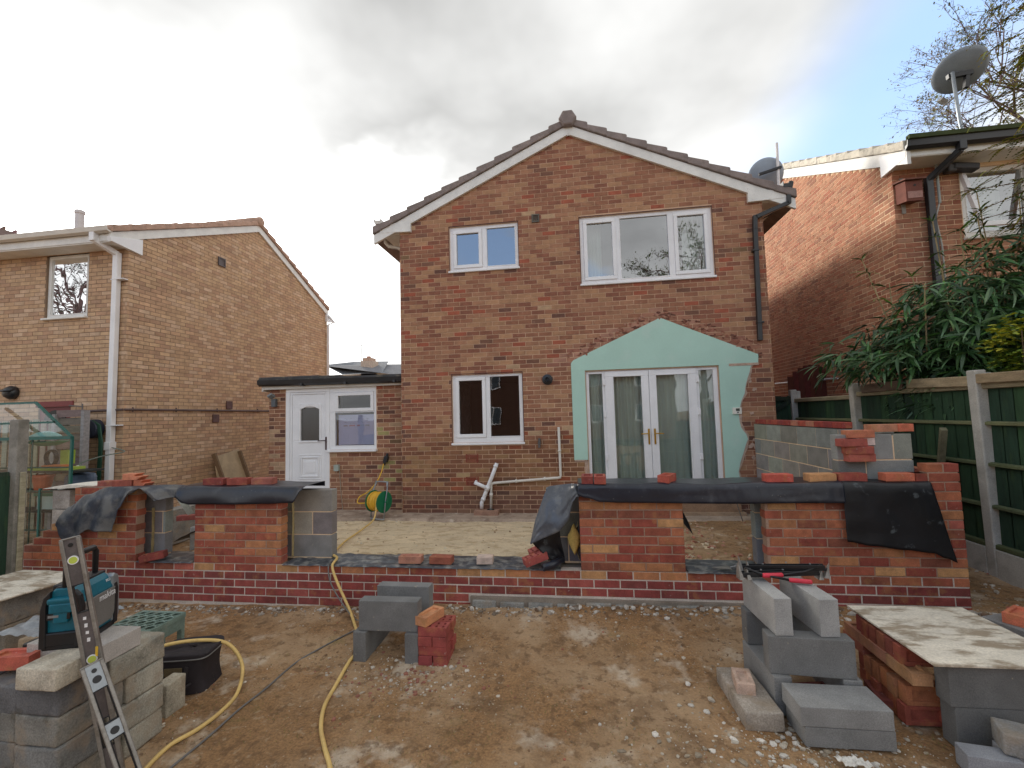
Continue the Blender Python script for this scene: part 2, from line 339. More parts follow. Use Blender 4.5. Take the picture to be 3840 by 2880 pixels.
# ------------------------------------------------------------------ ground
def smooth(a, b, x):
    t = max(0.0, min(1.0, (x - a) / (b - a))); return t * t * (3 - 2 * t)
def ground_h(x, y):
    g = 0.0
    wallside = 0.03 + 0.15 * smooth(-5.0, 3.2, x)
    if y > 4.0: wallside = 0.03 + 0.17 * smooth(-5.0, 3.2, x)
    g += (wallside - 0.03) * smooth(3.0, 4.1, y)
    far = smooth(12, 30, math.hypot(x, y))
    n = noise.noise((x * 1.3, y * 1.3, 0)) * 0.022 + noise.noise((x * 5, y * 5, 3)) * 0.010 + noise.noise((x * 13, y * 13, 7)) * 0.009
    return g + n * (1 - far) - 0.01
def axis_pts(lo, hi, step, far):
    a = list(np.arange(lo, hi + 1e-6, step)); s = step; p = hi
    up = []
    while p < far: s *= 1.35; p += s; up.append(p)
    s = step; p = lo; dn = []
    while p > -far: s *= 1.35; p -= s; dn.append(p)
    return dn[::-1] + a + up
gx = axis_pts(-7.0, 4.5, 0.045, 320); gy = axis_pts(1.2, 7.9, 0.045, 320)
gv = [(x, y, ground_h(x, y) if -9 < x < 6 and -2 < y < 10 else (0.0 if y < 8 else 0.05)) for y in gy for x in gx]
nx_, ny_ = len(gx), len(gy)
gf = [(j * nx_ + i, j * nx_ + i + 1, (j + 1) * nx_ + i + 1, (j + 1) * nx_ + i) for j in range(ny_ - 1) for i in range(nx_ - 1)]
me = bpy.data.meshes.new('ground'); me.from_pydata(gv, [], gf); me.polygons.foreach_set('use_smooth', [True] * len(gf))
M_SOIL = mat('trodden_clay_soil', C(154, 118, 80, 0.95), 0.97, 0.18, 1.6, 0.34, 70, 1.0, 50, bdist=.014,
             stain=[(C(196, 168, 134, .95), 1.1, 0.54, 0.12, 0.65), (C(122, 94, 66, .9), 3.2, 0.60, 0.09, 0.6), (C(218, 202, 180, .9), 3.3, 0.62, 0.08, 0.75), (C(108, 80, 54, .9), 13, 0.58, 0.06, 0.6), (C(190, 166, 134, .9), 21, 0.63, 0.05, 0.5), (C(225, 215, 198, .9), 38, 0.70, 0.03, 0.7), (C(70, 48, 32, .9), 24, 0.68, 0.04, 0.6), (C(110, 112, 50, .9), 2.3, 0.68, 0.07, 0.35)])
me.materials.append(M_SOIL)
g_obj = link('ground', me, None, (0, 0, 0), 'structure')

# ------------------------------------------------------------------ walling helpers
def frame(o, u, n):
    ox, oy = o; ux, uy = u; nx, ny = n
    return lambda a, w, z: (ox + a * ux + w * nx, oy + a * uy + w * ny, z)
def cells(u0, u1, z0, z1, holes):
    us = sorted({u0, u1} | {min(max(h[i], u0), u1) for h in holes for i in (0, 1)})
    zs = sorted({z0, z1} | {min(max(h[i], z0), z1) for h in holes for i in (2, 3)})
    for j in range(len(zs) - 1):
        run = None
        for i in range(len(us) - 1):
            cu, cz = (us[i] + us[i + 1]) / 2, (zs[j] + zs[j + 1]) / 2
            solid = not any(h[0] < cu < h[1] and h[2] < cz < h[3] for h in holes)
            if solid: run = (run[0], us[i + 1]) if run else (us[i], us[i + 1])
            if (not solid or i == len(us) - 2) and run:
                yield run[0], run[1], zs[j], zs[j + 1]; run = None
def pbox(mb, P, u0, u1, w0, w1, z0, z1, col=(1, 1, 1)):
    v = [P(u, w, z) for z in (z0, z1) for w in (w0, w1) for u in (u0, u1)]
    return mb.add(v, [(0, 2, 3, 1), (4, 5, 7, 6), (0, 1, 5, 4), (2, 6, 7, 3), (0, 4, 6, 2), (1, 3, 7, 5)], col)
def body(mb, P, u0, u1, z0, z1, holes, w0, w1, col=(1, 1, 1)):
    for a, b, c, d in cells(u0, u1, z0, z1, holes): pbox(mb, P, a, b, w0, w1, c, d, col)
def cut_iv(ivs, a, b):
    out = []
    for p, q in ivs:
        if b <= p or a >= q: out.append((p, q)); continue
        if a > p: out.append((p, a))
        if b < q: out.append((b, q))
    return out
fwd_n = fwd.normalized()
def seen(p):
    d = Vector(p) - EYE; dep = d.dot(fwd_n)
    if dep < 0.2: return False
    a = d.dot(rgt) / dep; b = d.dot(upv) / dep
    return abs(a) < 1.16 and abs(b) < 0.88
BM = {}
def bricks(parent, P, key, ivals, z0, rows, pal, pick, mt, name='brick', course=0.075, length=0.225, joint=0.010, thick=0.05, proud=0.0,
           phase=0.0, limit=300, full=False, jit=0.0016, bulk='brickwork', half=0.5):
    """lays courses; the nearest `limit` bricks in view are parts, the rest are joined"""
    allb = []; bh = course - joint; r = random.Random(hash(key) % 1000 if not isinstance(key, int) else key)
    for k in range(rows):
        z = z0 + k * course
        off = phase + (half * length if k % 2 else 0.0)
        for a, b in ivals(k, z):
            i0 = math.floor((a - off) / length); u = off + i0 * length
            while u < b - 0.004:
                p, q = max(u, a), min(u + length, b)
                if p > a + 1e-6: p += joint / 2
                if q < b - 1e-6: q -= joint / 2
                if q - p > 0.022: allb.append((p, q, z + joint / 2, z + joint / 2 + bh, k))
                u += length
    info = []
    for p, q, a, b, k in allb:
        c = P((p + q) / 2, proud, (a + b) / 2)
        info.append(((Vector(c) - EYE).length if seen(c) else 1e6))
    order = sorted(range(len(allb)), key=lambda i: info[i])
    single = set(order[:limit]) - {i for i in order[:limit] if info[i] > 1e5}
    mb = MB()
    for i, (p, q, a, b, k) in enumerate(allb):
        ci = weight_pick(pal, pick((p + q) / 2, (a + b) / 2, r.random()))
        c = pal[ci][0]
        dw = r.uniform(-jit, jit * 1.5)
        if i in single:
            ju = r.randrange(3); kk = (key, round((q - p) * 250), ci, ju, round(b - a, 3))
            if kk not in BM:
                t = MB(); f = (0.92, 1.0, 1.09)[ju]; cc = tuple(x * f for x in c)
                hu, hz = (q - p) / 2, (b - a) / 2; O = Vector(P(0, 0, 0))
                e = 0.003
                def L(u, w, z): return Vector(P(u, w, z)) - O
                # a brick with eased front arrises
                vs = [L(s * hu, -thick, t_ * hz) for s, t_ in ((-1, -1), (1, -1), (1, 1), (-1, 1))]
                vs += [L(s * hu, -e, t_ * hz) for s, t_ in ((-1, -1), (1, -1), (1, 1), (-1, 1))]
                vs += [L(s * (hu - e), 0, t_ * (hz - e)) for s, t_ in ((-1, -1), (1, -1), (1, 1), (-1, 1))]
                fs = [(3, 2, 1, 0)] + [(j, (j + 1) % 4, 4 + (j + 1) % 4, 4 + j) for j in range(4)] + [(4 + j, 4 + (j + 1) % 4, 8 + (j + 1) % 4, 8 + j) for j in range(4)] + [(8, 9, 10, 11)]
                t.add(vs, fs, cc); m_ = t.mesh(name); m_.materials.append(mt); BM[kk] = m_
            link(name, BM[kk], parent, P((p + q) / 2, proud + dw, (a + b) / 2))
        else:
            f = r.uniform(0.92, 1.09); cc = tuple(x * f for x in c)
            v = [P(u, w, z) for z in (a, b) for w in (proud - thick, proud + dw) for u in (p, q)]
            fs = [(0, 1, 3, 2), (4, 6, 7, 5), (2, 3, 7, 6), (0, 2, 6, 4), (1, 5, 7, 3)]
            if full: fs.append((0, 4, 5, 1))
            mb.add(v, fs, cc)
    if mb.v: mb.build(bulk, mt, parent, kind='stuff')

def window(parent, P, u0, u1, z0, z1, panes, sill=True, m=None, glass=None, depth=-0.035, name='window', sill_out=0.035):
    m = m or M_UPVC; glass = glass or G_WIN; mb = MB()
    holes = [((a - 0.062, b + 0.062, c - 0.062, d + 0.062) if s else (a, b, c, d)) for a, b, c, d, s in panes]
    body(mb, P, u0, u1, z0, z1, holes, depth - 0.07, depth)
    w = mb.build(name, m, parent); bevel(w, 0.004)
    for a, b, c, d, s in panes:
        if s:
            sb = MB(); body(sb, P, a - 0.060, b + 0.060, c - 0.060, d + 0.060, [(a, b, c, d)], depth - 0.05, depth + 0.018)
            body(sb, P, a - 0.012, b + 0.012, c - 0.012, d + 0.012, [(a, b, c, d)], depth - 0.01, depth + 0.005)
            bevel(sb.build('sash', m, w), 0.005)
        else:
            sb = MB(); body(sb, P, a - 0.014, b + 0.014, c - 0.014, d + 0.014, [(a, b, c, d)], depth - 0.01, depth + 0.006)
            bevel(sb.build('glazing_bead', m, w), 0.004)
        gb = MB(); gb.add([P(a, depth - 0.02, c), P(b, depth - 0.02, c), P(b, depth - 0.02, d), P(a, depth - 0.02, d)], [(0, 1, 2, 3)])
        gb.build('pane', glass, w)
    if sill:
        sb = MB(); pbox(sb, P, u0 - 0.02, u1 + 0.02, depth - 0.02, sill_out, z0 - 0.038, z0 - 0.002)
        bevel(sb.build('sill', m, w), 0.006)
    return w
def curtain(u0, u1, z0, z1, y, label, group=None, mt=None, folds=9, amp=0.03):
    def f(s, t):
        x = u0 + (u1 - u0) * s
        return (x, y + amp * math.sin(s * folds * 2 * math.pi + 0.5 * math.sin(3 * s)) * (0.7 + 0.3 * math.sin(7 * s)) + 0.01 * math.sin(t * 5 + 9 * s), z0 + (z1 - z0) * t)
    mb = MB(); mb.grid(f, folds * 10, 5); o = mb.build('curtain', mt or M_CURTAIN, None, smooth=True); return tag(o, label, 'curtain', group)

def rake(parent, P, apex, sgn, length, slope, bottom, bh, w_b, w_t, seg, tcol, mt_b, mtt=None, tile_h=0.12, lift=0.0):
    """bargeboard and verge tiles down one side; apex (u, z) is the bottom edge of the board at the ridge"""
    au, az = apex; run = length
    e = [(au, az), (au + sgn * run, az - run * slope), (au + sgn * run, az - run * slope + bh), (au, az + bh)]
    mb = MB(); mb.prism(e, w_b[0], w_b[1], P); bevel(mb.build('bargeboard', mt_b, parent), 0.003)
    a = math.atan(slope); n = max(1, round(run / math.cos(a) / seg)); sg = run / n
    for i in range(n):
        uA, uB = au + sgn * i * sg, au + sgn * ((i + 1) * sg + 0.012)
        zA, zB = az + bh - i * sg * slope + lift, az + bh - ((i + 1) * sg + 0.012) * slope + lift
        t = MB(); pts = [(uA, zA + 0.002), (uB, zB + 0.012), (uB, zB + tile_h + 0.012), (uB - sgn * 0.02, zB + tile_h + 0.026), (uA, zA + tile_h - 0.030)]
        f = rnd.uniform(0.9, 1.08); t.prism(pts, w_t[0], w_t[1] + rnd.uniform(-0.004, 0.004), P, tuple(c * f for c in tcol))
        bevel(t.build('roof_tile', mtt or M_TILE, parent), 0.012, 2)

PAL_MAIN = [(C(176, 128, 98), 5), (C(160, 108, 82), 5), (C(186, 142, 106), 3.2), (C(146, 92, 72), 3.5), (C(172, 88, 64), 1.0), (C(104, 70, 62), 1.0), (C(124, 86, 70), 1.6), (C(200, 168, 132), 0.7), (C(124, 100, 70), 1.1)]
PAL_L = [(C(198, 166, 130), 5), (C(188, 154, 120), 5), (C(204, 174, 146), 3), (C(172, 134, 108), 2.4), (C(208, 180, 154), 0.9), (C(164, 130, 108), 0.8), (C(194, 156, 124), 2)]
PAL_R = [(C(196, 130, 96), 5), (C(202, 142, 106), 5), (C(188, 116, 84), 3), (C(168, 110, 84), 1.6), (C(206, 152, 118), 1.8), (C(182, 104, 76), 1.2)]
PAL_NEW = [(C(170, 84, 58), 5), (C(186, 106, 66), 3.4), (C(154, 66, 50), 4), (C(196, 128, 76), 2.0), (C(206, 152, 92), 1.0), (C(140, 76, 54), 2.6), (C(182, 92, 76), 2.2)]
PAL_RED = [(C(146, 58, 50), 5), (C(136, 52, 46), 4), (C(156, 68, 58), 3), (C(128, 56, 50), 2)]
PAL_MAIN = calm(dsat(PAL_MAIN, .02, .84), .20); PAL_L = calm(dsat(PAL_L, 0, .98), .42); PAL_R = calm(dsat(PAL_R, .06, .84), .25); PAL_NEW = calm(dsat(PAL_NEW, .12, .94), .12); PAL_RED = dsat(PAL_RED, .18, 1.12)
def pick_plain(u, z, t): return t
def pick_main(u, z, t):
    n = noise.noise((u * 0.9, z * 2.6, 1.7)) * 0.5 + 0.5
    t = min(0.999, max(0, t * 0.75 + (n - 0.38) * 0.55))
    return t
def shade_main_factory():
    # damp, sooty lower courses; the stained band beside the door; chipped bricks over the plaster
    pal = list(PAL_MAIN)
    damp = [(tuple(c * k for c, k in zip(p[0], (0.62, 0.66, 0.72))), 0) for p in PAL_MAIN]
    olive = [(tuple(c * k for c, k in zip(p[0], (0.82, 0.84, 0.74))), 0) for p in PAL_MAIN]
    pink = [(C(158, 112, 90), 0), (C(148, 100, 82), 0), (C(168, 124, 104), 0)]
    return pal + damp + olive + pink
PAL_MAIN_X = shade_main_factory(); NB = len(PAL_MAIN)
TOT = sum(p[1] for p in PAL_MAIN)
def pal_index_pick(pick):
    return lambda u, z, t: pick(u, z, t)
class IdxPal(list): pass
def weight_pick(pal, t):          # palettes that carry derived shades are picked by index (t >= 1)
    if t >= 1: return int(t) - 1
    s = sum(p[1] for p in pal); t *= s
    for i, p in enumerate(pal):
        t -= p[1]
        if t <= 0: return i
    return len(pal) - 1
def pick_house(u, z, t):
    b = weight_pick(PAL_MAIN, pick_main(u, z, t))
    if b >= NB: b = 0
    r = rnd.random()
    slope_z = 3.271 - 0.45 * abs(u - 1.413)
    if u > -0.35 and 0.0 < z - slope_z < 0.26 - 0.1 * r and z > 2.4: return 1 + 3 * NB + int(r * 3)
    if z < 0.50 + 0.12 * r: return 1 + NB + b
    if z < 1.25 + 0.3 * r and u < 0.2: return 1 + 2 * NB + b
    return 1 + b

# ------------------------------------------------------------------ the main house
HY = 7.464
PF = frame((0, HY), (1, 0), (0, -1))
house = thing('brick_house', 'brown and red brick gable-ended house with a mint green plaster patch round its patio doors', 'house', (0.04, HY, 0.15))
W1 = (-2.078, -0.868, 4.305, 5.095); W2 = (0.182, 2.300, 3.926, 5.070); W3 = (-2.080, -0.867, 1.330, 2.495); DR = (0.190, 2.255, 0.38, 2.459)
HOLES = [W1, W2, W3, DR]
XL, XR, EZ = -2.984, 3.071, 5.16
AP = (0.05, 6.50); SL = 0.466
mb = MB(); body(mb, PF, XL, XR, 0.0, EZ, HOLES, -0.28, -0.0035)
mb.prism([(XL, EZ), (XR, EZ), (AP[0], AP[1] + 0.1)], -0.28, -0.0035, PF)
mb.build('wall', M_MORTAR, house)
mb = MB(); pbox(mb, PF, XL + 0.007, XL + 0.25, -7.5, -0.28, 0, EZ); pbox(mb, PF, XR - 0.25, XR - 0.007, -7.5, -0.28, 0, EZ); pbox(mb, PF, XL + .007, XR - .007, -7.7, -7.5, 0, EZ)
mb.build('side_wall', M_BRICK, house)
mb = MB(); pbox(mb, PF, XL + 0.25, XR - 0.25, -7.5, -0.28, 2.62, 2.85); pbox(mb, PF, XL + 0.25, XR - 0.25, -7.5, -0.28, 0.16, 0.36); pbox(mb, PF, XL + 0.25, XR - 0.25, -7.5, -0.28, 5.2, 5.3)
pbox(mb, PF, -0.55, -0.45, -7.5, -0.28, 0.3, 5.2); pbox(mb, PF, XL + 0.25, XR - 0.25, -4.2, -4.1, 0.3, 5.2)
mb.build('inner_floor', M_ROOM, house)
def iv_main(k, z):
    zt = z + 0.075
    lo, hi = XL, XR
    if zt > EZ: d = (AP[1] + 0.08 - zt) / SL; lo, hi = max(XL, AP[0] - d), min(XR, AP[0] + d)
    if hi - lo < 0.05: return []
    iv = [(lo, hi)]
    for h in HOLES:
        if h[2] - 0.02 < z + 0.037 < h[3] + 0.012: iv = cut_iv(iv, h[0] - 0.012, h[1] + 0.012)
    return iv
bricks(house, PF, 11, iv_main, 0.155, 86, PAL_MAIN_X, pick_house, M_BRICK, thick=0.05)
# quoin on the left return, so the corner has depth
PLs = frame((XL, HY), (0, 1), (-1, 0))
bricks(house, PLs, 12, lambda k, z: [(0.0, 7.6)] if z < EZ - 0.05 else [], 0.155, 67, PAL_MAIN, pick_plain, M_BRICK, thick=0.02, limit=0, phase=0.1, bulk='side_brickwork')
PRs = frame((XR, HY), (0, 1), (1, 0))
bricks(house, PRs, 13, lambda k, z: [(0.0, 7.6)] if z < EZ - 0.05 else [], 0.155, 67, PAL_MAIN, pick_plain, M_BRICK, thick=0.02, limit=0, phase=0.1, bulk='side_brickwork')
# roof
TC = C(134, 122, 118)
for s, L in ((-1, 3.50), (1, 3.50)):
    rake(house, PF, (AP[0], AP[1] + 0.02), s, L, SL, 0, 0.165, (0.0, 0.05), (-0.25, 0.085), 0.345, TC, M_UPVC_OLD, tile_h=0.135)
    mb = MB(); e = [(AP[0], AP[1] + 0.22), (AP[0] + s * 3.6, AP[1] + 0.22 - 3.6 * SL), (AP[0] + s * 3.6, AP[1] + 0.27 - 3.6 * SL), (AP[0], AP[1] + 0.27)]
    mb.prism(e, -7.8, -0.25, PF, TC); mb.build('roof_slope', M_TILE, house)
    # boxed eaves
    mb = MB(); x0 = XR if s > 0 else XL
    mb.prism([(x0 - s * 0.22, 5.06), (x0 + s * 0.30, 5.075), (x0 + s * 0.36, 5.09), (x0 + s * 0.30, 5.19), (x0 - s * 0.22, 5.30)], -0.02, 0.055, PF)
    bevel(mb.build('eaves_box', M_UPVC_OLD, house), 0.004)
    mb = MB(); pbox(mb, PF, min(x0, x0 + s * 0.33), max(x0, x0 + s * 0.33), -7.6, -0.02, 5.06, 5.08); pbox(mb, PF, min(x0 + s * .31, x0 + s * .34), max(x0 + s * .31, x0 + s * .34), -7.6, -0.02, 5.08, 5.22)
    mb.build('soffit', M_UPVC_OLD, house)
mb = MB(); mb.lathe([(0.13, 0), (0.155, 0.03), (0.155, 7.8)], (AP[0], HY - 0.14, AP[1] + 0.27), 6, TC, Matrix(((1, 0, 0), (0, 0, 1), (0, 1, 0))).transposed())
bevel(mb.build('ridge_tile', M_TILE, house), 0.01)
mb = MB(); pbox(mb, PF, 0.035, 0.048, 0.05, 0.056, 6.49, 6.60); pbox(mb, PF, 0.058, 0.071, 0.05, 0.056, 6.49, 6.60); mb.build('board_joint_strip', M_UPVC_OLD, house)
# windows
w = window(house, PF, *W1, [(-1.955, -1.562, 4.415, 4.972, True), (-1.415, -0.925, 4.365, 5.030, False)])
w = window(house, PF, *W2, [(0.300, 0.713, 4.045, 4.960, True), (0.845, 1.612, 3.985, 5.005, False), (1.769, 2.182, 4.045, 4.960, True)])
w = window(house, PF, *W3, [(-1.963, -1.560, 1.475, 2.385, True), (-1.423, -0.926, 1.430, 2.440, False)], glass=G_LOW)
M_LINT = mat('dark_sealant', C(70, 40, 40), 0.7, 0.2, 6)
for h in (W1, W2, W3):
    mb = MB(); pbox(mb, PF, h[0] - 0.011, h[1] + 0.011, -0.03, 0.004, h[3] + 0.001, h[3] + 0.012)
    pbox(mb, PF, h[0] - 0.011, h[0] - 0.001, -0.03, 0.001, h[2], h[3] + .001); pbox(mb, PF, h[1] + 0.001, h[1] + 0.011, -0.03, 0.001, h[2], h[3] + .001)
    mb.build('window_sealant', M_LINT, house)
curtain(0.25, 0.55, 3.95, 5.06, HY + 0.33, 'pale voile gathered at the left side of the large upstairs window', mt=M_CURTAIN, folds=5)
curtain(1.90, 2.28, 3.95, 5.06, HY + 0.33, 'pale green curtain gathered at the right side of the large upstairs window', mt=M_CURTAIN, folds=5)
curtain(0.20, 2.24, 0.40, 2.45, HY + 0.17, 'grey-green voile hanging across the whole of the patio doors', mt=M_CURTAIN, folds=19, amp=0.025)
# patio door unit
mb = MB()
gl = (0.238, 0.452, 0.50, 2.415); gr = (1.968, 2.185, 0.50, 2.415); lf = (0.490, 1.188, 0.42, 2.438); rt = (1.194, 1.930, 0.42, 2.438)
body(mb, PF, DR[0], DR[1], DR[2], DR[3], [gl, gr, lf, rt], -0.10, -0.030)
fr = mb.build('door_frame', M_UPVC, house); bevel(fr, 0.004)
for a, b, c, d in (gl, gr):
    t = MB(); t.add([PF(a, -0.05, c), PF(b, -0.05, c), PF(b, -0.05, d), PF(a, -0.05, d)], [(0, 1, 2, 3)]); t.build('side_pane', G_DOOR, fr)
M_BRASS = mat('brass_handle', C(190, 150, 60), 0.3, 0.1, 9, metal=0.8)
for (a, b, c, d), g, hx, s in ((lf, (0.632, 1.072, 0.53, 2.355), 1.153, -1), (rt, (1.308, 1.795, 0.53, 2.355), 1.247, 1)):
    t = MB(); body(t, PF, a, b, c, d, [g], -0.08, -0.008); leaf = t.build('door', M_UPVC, house); bevel(leaf, 0.006)
    t = MB(); body(t, PF, g[0] - .02, g[1] + .02, g[2] - .02, g[3] + .02, [g], -0.02, -0.002); bevel(t.build('glazing_bead', M_UPVC, leaf), 0.004)
    t = MB(); t.add([PF(g[0], -0.045, g[2]), PF(g[1], -0.045, g[2]), PF(g[1], -0.045, g[3]), PF(g[0], -0.045, g[3])], [(0, 1, 2, 3)]); t.build('pane', G_DOOR, leaf)
    t = MB(); pbox(t, PF, hx - 0.014, hx + 0.014, -0.008, 0.004, 1.25, 1.50)
    t.tube([PF(hx, 0.0, 1.425), PF(hx, 0.045, 1.425), PF(hx + s * 0.02, 0.05, 1.425), PF(hx + s * 0.13, 0.05, 1.420)], 0.009, 8)
    bevel(t.build('handle', M_BRASS, leaf), 0.003)
    hu = a - 0.012 if s < 0 else b + 0.012
    for zz in (2.27, 1.75, 1.05):
        t = MB(); pbox(t, PF, hu - 0.022, hu + 0.022, -0.012, 0.012, zz - 0.05, zz + 0.05); bevel(t.build('hinge', M_UPVC, leaf), 0.006)
mb = MB(); pbox(mb, PF, 0.05, 2.45, 0.0, 0.10, 0.17, 0.36, C(150, 120, 95)); pbox(mb, PF, 0.05, 2.50, 0.0, 0.16, 0.13, 0.21, C(165, 140, 115)); mb.build('door_step', M_ROUGH, house)
# mint plaster with a broken edge, on the wall face
RAG = [(2.865, 2.622), (2.856, 2.486), (2.777, 2.489), (2.735, 2.42), (2.721, 2.355), (2.69, 2.27), (2.662, 2.186), (2.640, 2.10), (2.628, 2.017), (2.575, 1.91), (2.543, 1.799), (2.522, 1.68), (2.529, 1.563), (2.545, 1.49), (2.57, 1.444), (2.615, 1.38), (2.634, 1.308), (2.60, 1.23), (2.577, 1.158), (2.548, 1.075), (2.52, 1.0), (2.501, 0.942), (2.469, 0.809), (2.484, 0.667), (2.45, 0.50)]
TOPL = [(-0.046, 2.60), (-0.01, 2.65), (0.10, 2.70), (1.36, 3.262), (1.385, 3.275), (1.402, 3.252), (1.42, 3.276), (1.46, 3.262), (2.865, 2.622)]
def plaster_piece(poly, w, m, name): mb = MB(); mb.prism(poly, 0.0035, w, PF); return bevel(mb.build(name, m, house), 0.002)
def strip_quads(outer, inner, w, m, name):
    mb = MB()
    for i in range(len(outer) - 1): mb.prism([inner[i], outer[i], outer[i + 1], inner[i + 1]], 0.0035, w, PF)
    mb.build(name, m, house)
plaster_piece([(-0.046, 1.02), (0.178, 1.02), (0.178, 2.475), (-0.046, 2.475)], 0.016, M_PLASTER, 'plaster_panel')
plaster_piece([(-0.046, 2.475)] + TOPL + [(2.856, 2.487), (2.856, 2.475)], 0.016, M_PLASTER, 'plaster_panel')
strip_quads(RAG[2:], [(2.268, min(p[1], 2.475)) for p in RAG[2:]], 0.016, M_PLASTER, 'plaster_panel')
rr = random.Random(3)
OUT = [(p[0] + rr.uniform(0.012, 0.05), p[1]) for p in RAG[1:]]
strip_quads(OUT, [(p[0] - 0.02, p[1]) for p in RAG[1:]], 0.011, M_PLASTER_RAW, 'broken_plaster_edge')
mb = MB(); pbox(mb, PF, 2.42, 2.86, 0.016, 0.020, 2.452, 2.492); pbox(mb, PF, -0.04, 0.165, 0.0, 0.014, 0.995, 1.018); pbox(mb, PF, 0.120, 0.176, 0.0, 0.014, 0.45, 1.0); mb.build('bare_plaster_strip', M_PLASTER_RAW, house)
for k in range(9):
    z = rr.uniform(0.7, 2.3); x = 2.66 + rr.uniform(0, 0.12); t = MB()
    n = 7; t.prism([(x + rr.uniform(.015, .045) * math.cos(a), z + rr.uniform(.015, .04) * math.sin(a)) for a in [i * 2 * math.pi / n for i in range(n)]], 0.002, 0.008, PF)
    t.build('plaster_fleck', M_PLASTER_RAW, house)
# hacked-off toothing of brick above the plaster gable
mb = MB()
for k in range(150):
    s = rr.choice((-1, 1)); d = rr.uniform(0, 1.5); x = 1.413 + s * d; z = 3.271 - 0.45 * d + rr.uniform(0.01, 0.20)
    if x > 2.98: continue
    mb.obox(PF(x, rr.uniform(-0.004, 0.008), z), (rr.uniform(.02, .09), rr.uniform(.008, .02), rr.uniform(.012, .035)), (rr.uniform(-.2, .2), rr.uniform(-.5, .5), rr.uniform(-.3, .3)), rr.choice([C(158, 108, 88), C(146, 96, 78), C(172, 128, 110), C(112, 74, 62)]))
mb.build('hacked_brick_scar', M_RUBBLE, house, kind='stuff')
# small fittings on the wall
mb = MB(); body(mb, PF, -0.62, -0.49, 5.05, 5.19, [(-0.60, -0.51, 5.07, 5.17)], 0, 0.02)
for i in range(5): pbox(mb, PF, -0.60, -0.51, 0.002, 0.010, 5.075 + i * 0.019, 5.085 + i * 0.019)
mb.build('air_vent', mat('olive_vent_plastic', C(92, 88, 78), 0.6), house)
M_TERRA = mat('terracotta_airbrick', C(140, 66, 52, .95), 0.85, 0.15, 12)
for zc in (1.073, 0.691):
    mb = MB(); body(mb, PF, -1.86, -1.645, zc - .07, zc + .07, [(-1.845, -1.66, zc - .056 + i * .022, zc - .044 + i * .022) for i in range(6)], -0.03, 0.006)
    mb.build('airbrick', M_TERRA, house)
mb = MB(); mb.lathe([(0.082, 0), (0.088, .01), (0.088, .03), (0.06, .035), (0.058, .05), (0.045, .052), (0.045, .09), (0.036, .092), (0.034, .04)], PF(-0.441, 0, 2.35), 24, axis=Matrix(((1, 0, 0), (0, 0, -1), (0, 1, 0))))
mb.build('boiler_flue', M_BLACKPL, house, smooth=False)
mb = MB(); pbox(mb, PF, 2.43, 2.56, 0.016, 0.040, 1.70, 1.80, C(228, 226, 216)); pbox(mb, PF, 2.475, 2.53, 0.040, 0.043, 1.745, 1.785, C(70, 76, 66)); pbox(mb, PF, 2.49, 2.515, 0.040, 0.044, 1.715, 1.73, C(80, 80, 80)); mb.build('thermostat', M_SOLID, house)
mb = MB(); mb.tube([PF(-0.605, 0.03, 1.385), PF(-0.61, 0.03, 1.23)], 0.02, 10); mb.tube([PF(-0.607, 0.03, 1.33), PF(-0.608, 0.03, 1.29)], 0.026, 10); mb.build('pipe_stub', mat('grey_pipe', C(95, 92, 92), .5), house)
mb = MB()   # overflow pipe down, along and down again
mb.tube([PF(-0.262 - 0.02, 0.05, 1.56), PF(-0.275, 0.05, 0.77), PF(-0.285, 0.05, 0.745), PF(-0.32, 0.05, 0.74), PF(-1.37, 0.05, 0.665), PF(-1.41, 0.05, 0.655), PF(-1.425, 0.05, 0.62), PF(-1.44, 0.05, 0.20)], 0.022, 10)
for p, q in (((-0.28, 1.19), (-0.28, 1.16)), ((-.55, .727), (-.52, .729)), ((-1.02, .692), (-.99, .694)), ((-1.43, .5), (-1.43, .44))): mb.tube([PF(p[0], .05, p[1]), PF(q[0], .05, q[1])], 0.030, 10)
mb.build('overflow_pipe', M_CREAM, house, smooth=True)
mb = MB()
mb.tube([PF(-1.32, 0.07, 0.99), PF(-1.42, 0.07, 0.74), PF(-1.49, 0.07, 0.58), PF(-1.565, 0.07, 0.40), PF(-1.59, 0.07, 0.345), PF(-1.592, 0.07, 0.25)], 0.032, 12)
mb.tube([PF(-1.69, 0.10, 0.68), PF(-1.49, 0.08, 0.585)], 0.030, 12)
for a, b in (((-1.335, .955), (-1.345, .93)), ((-1.475, .62), (-1.505, .545)), ((-1.555, .425), (-1.57, .385)), ((-1.7, .685), (-1.67, .67))): mb.tube([PF(a[0], .07, a[1]), PF(b[0], .07, b[1])], 0.039, 12)
mb.build('waste_pipe', M_UPVC, house, smooth=True)
mb = MB(); pbox(mb, PF, -1.70, -1.30, 0.0, 0.20, 0.12, 0.235, C(165, 128, 108)); pbox(mb, PF, -1.50, -1.38, 0.03, 0.12, 0.235, 0.237, C(20, 18, 16)); bevel(mb.build('gully_surround', M_ROUGH, house), 0.012, 2)
mb = MB()   # black square downpipe with its swan neck and gutter end
for a, b in (((3.50, .0, 5.33), (3.45, 0, 5.12)), ((3.45, 0, 5.12), (3.44, 0, 4.97)), ((3.44, 0, 4.99), (2.94, 0.0, 4.80)), ((2.935, 0, 4.83), (2.925, 0, 4.60)), ((2.925, 0, 4.62), (2.890, 0, 2.83))):
    mb.bar(PF(a[0], 0.05, a[2]), PF(b[0], 0.05, b[2]), 0.065, 0.065, up=(0, 1, 0))
for z in (4.25, 3.1): pbox(mb, PF, 2.86, 2.96, -0.0, 0.088, z, z + .03)
bevel(mb.build('downpipe', M_BLACKPL, house), 0.006)
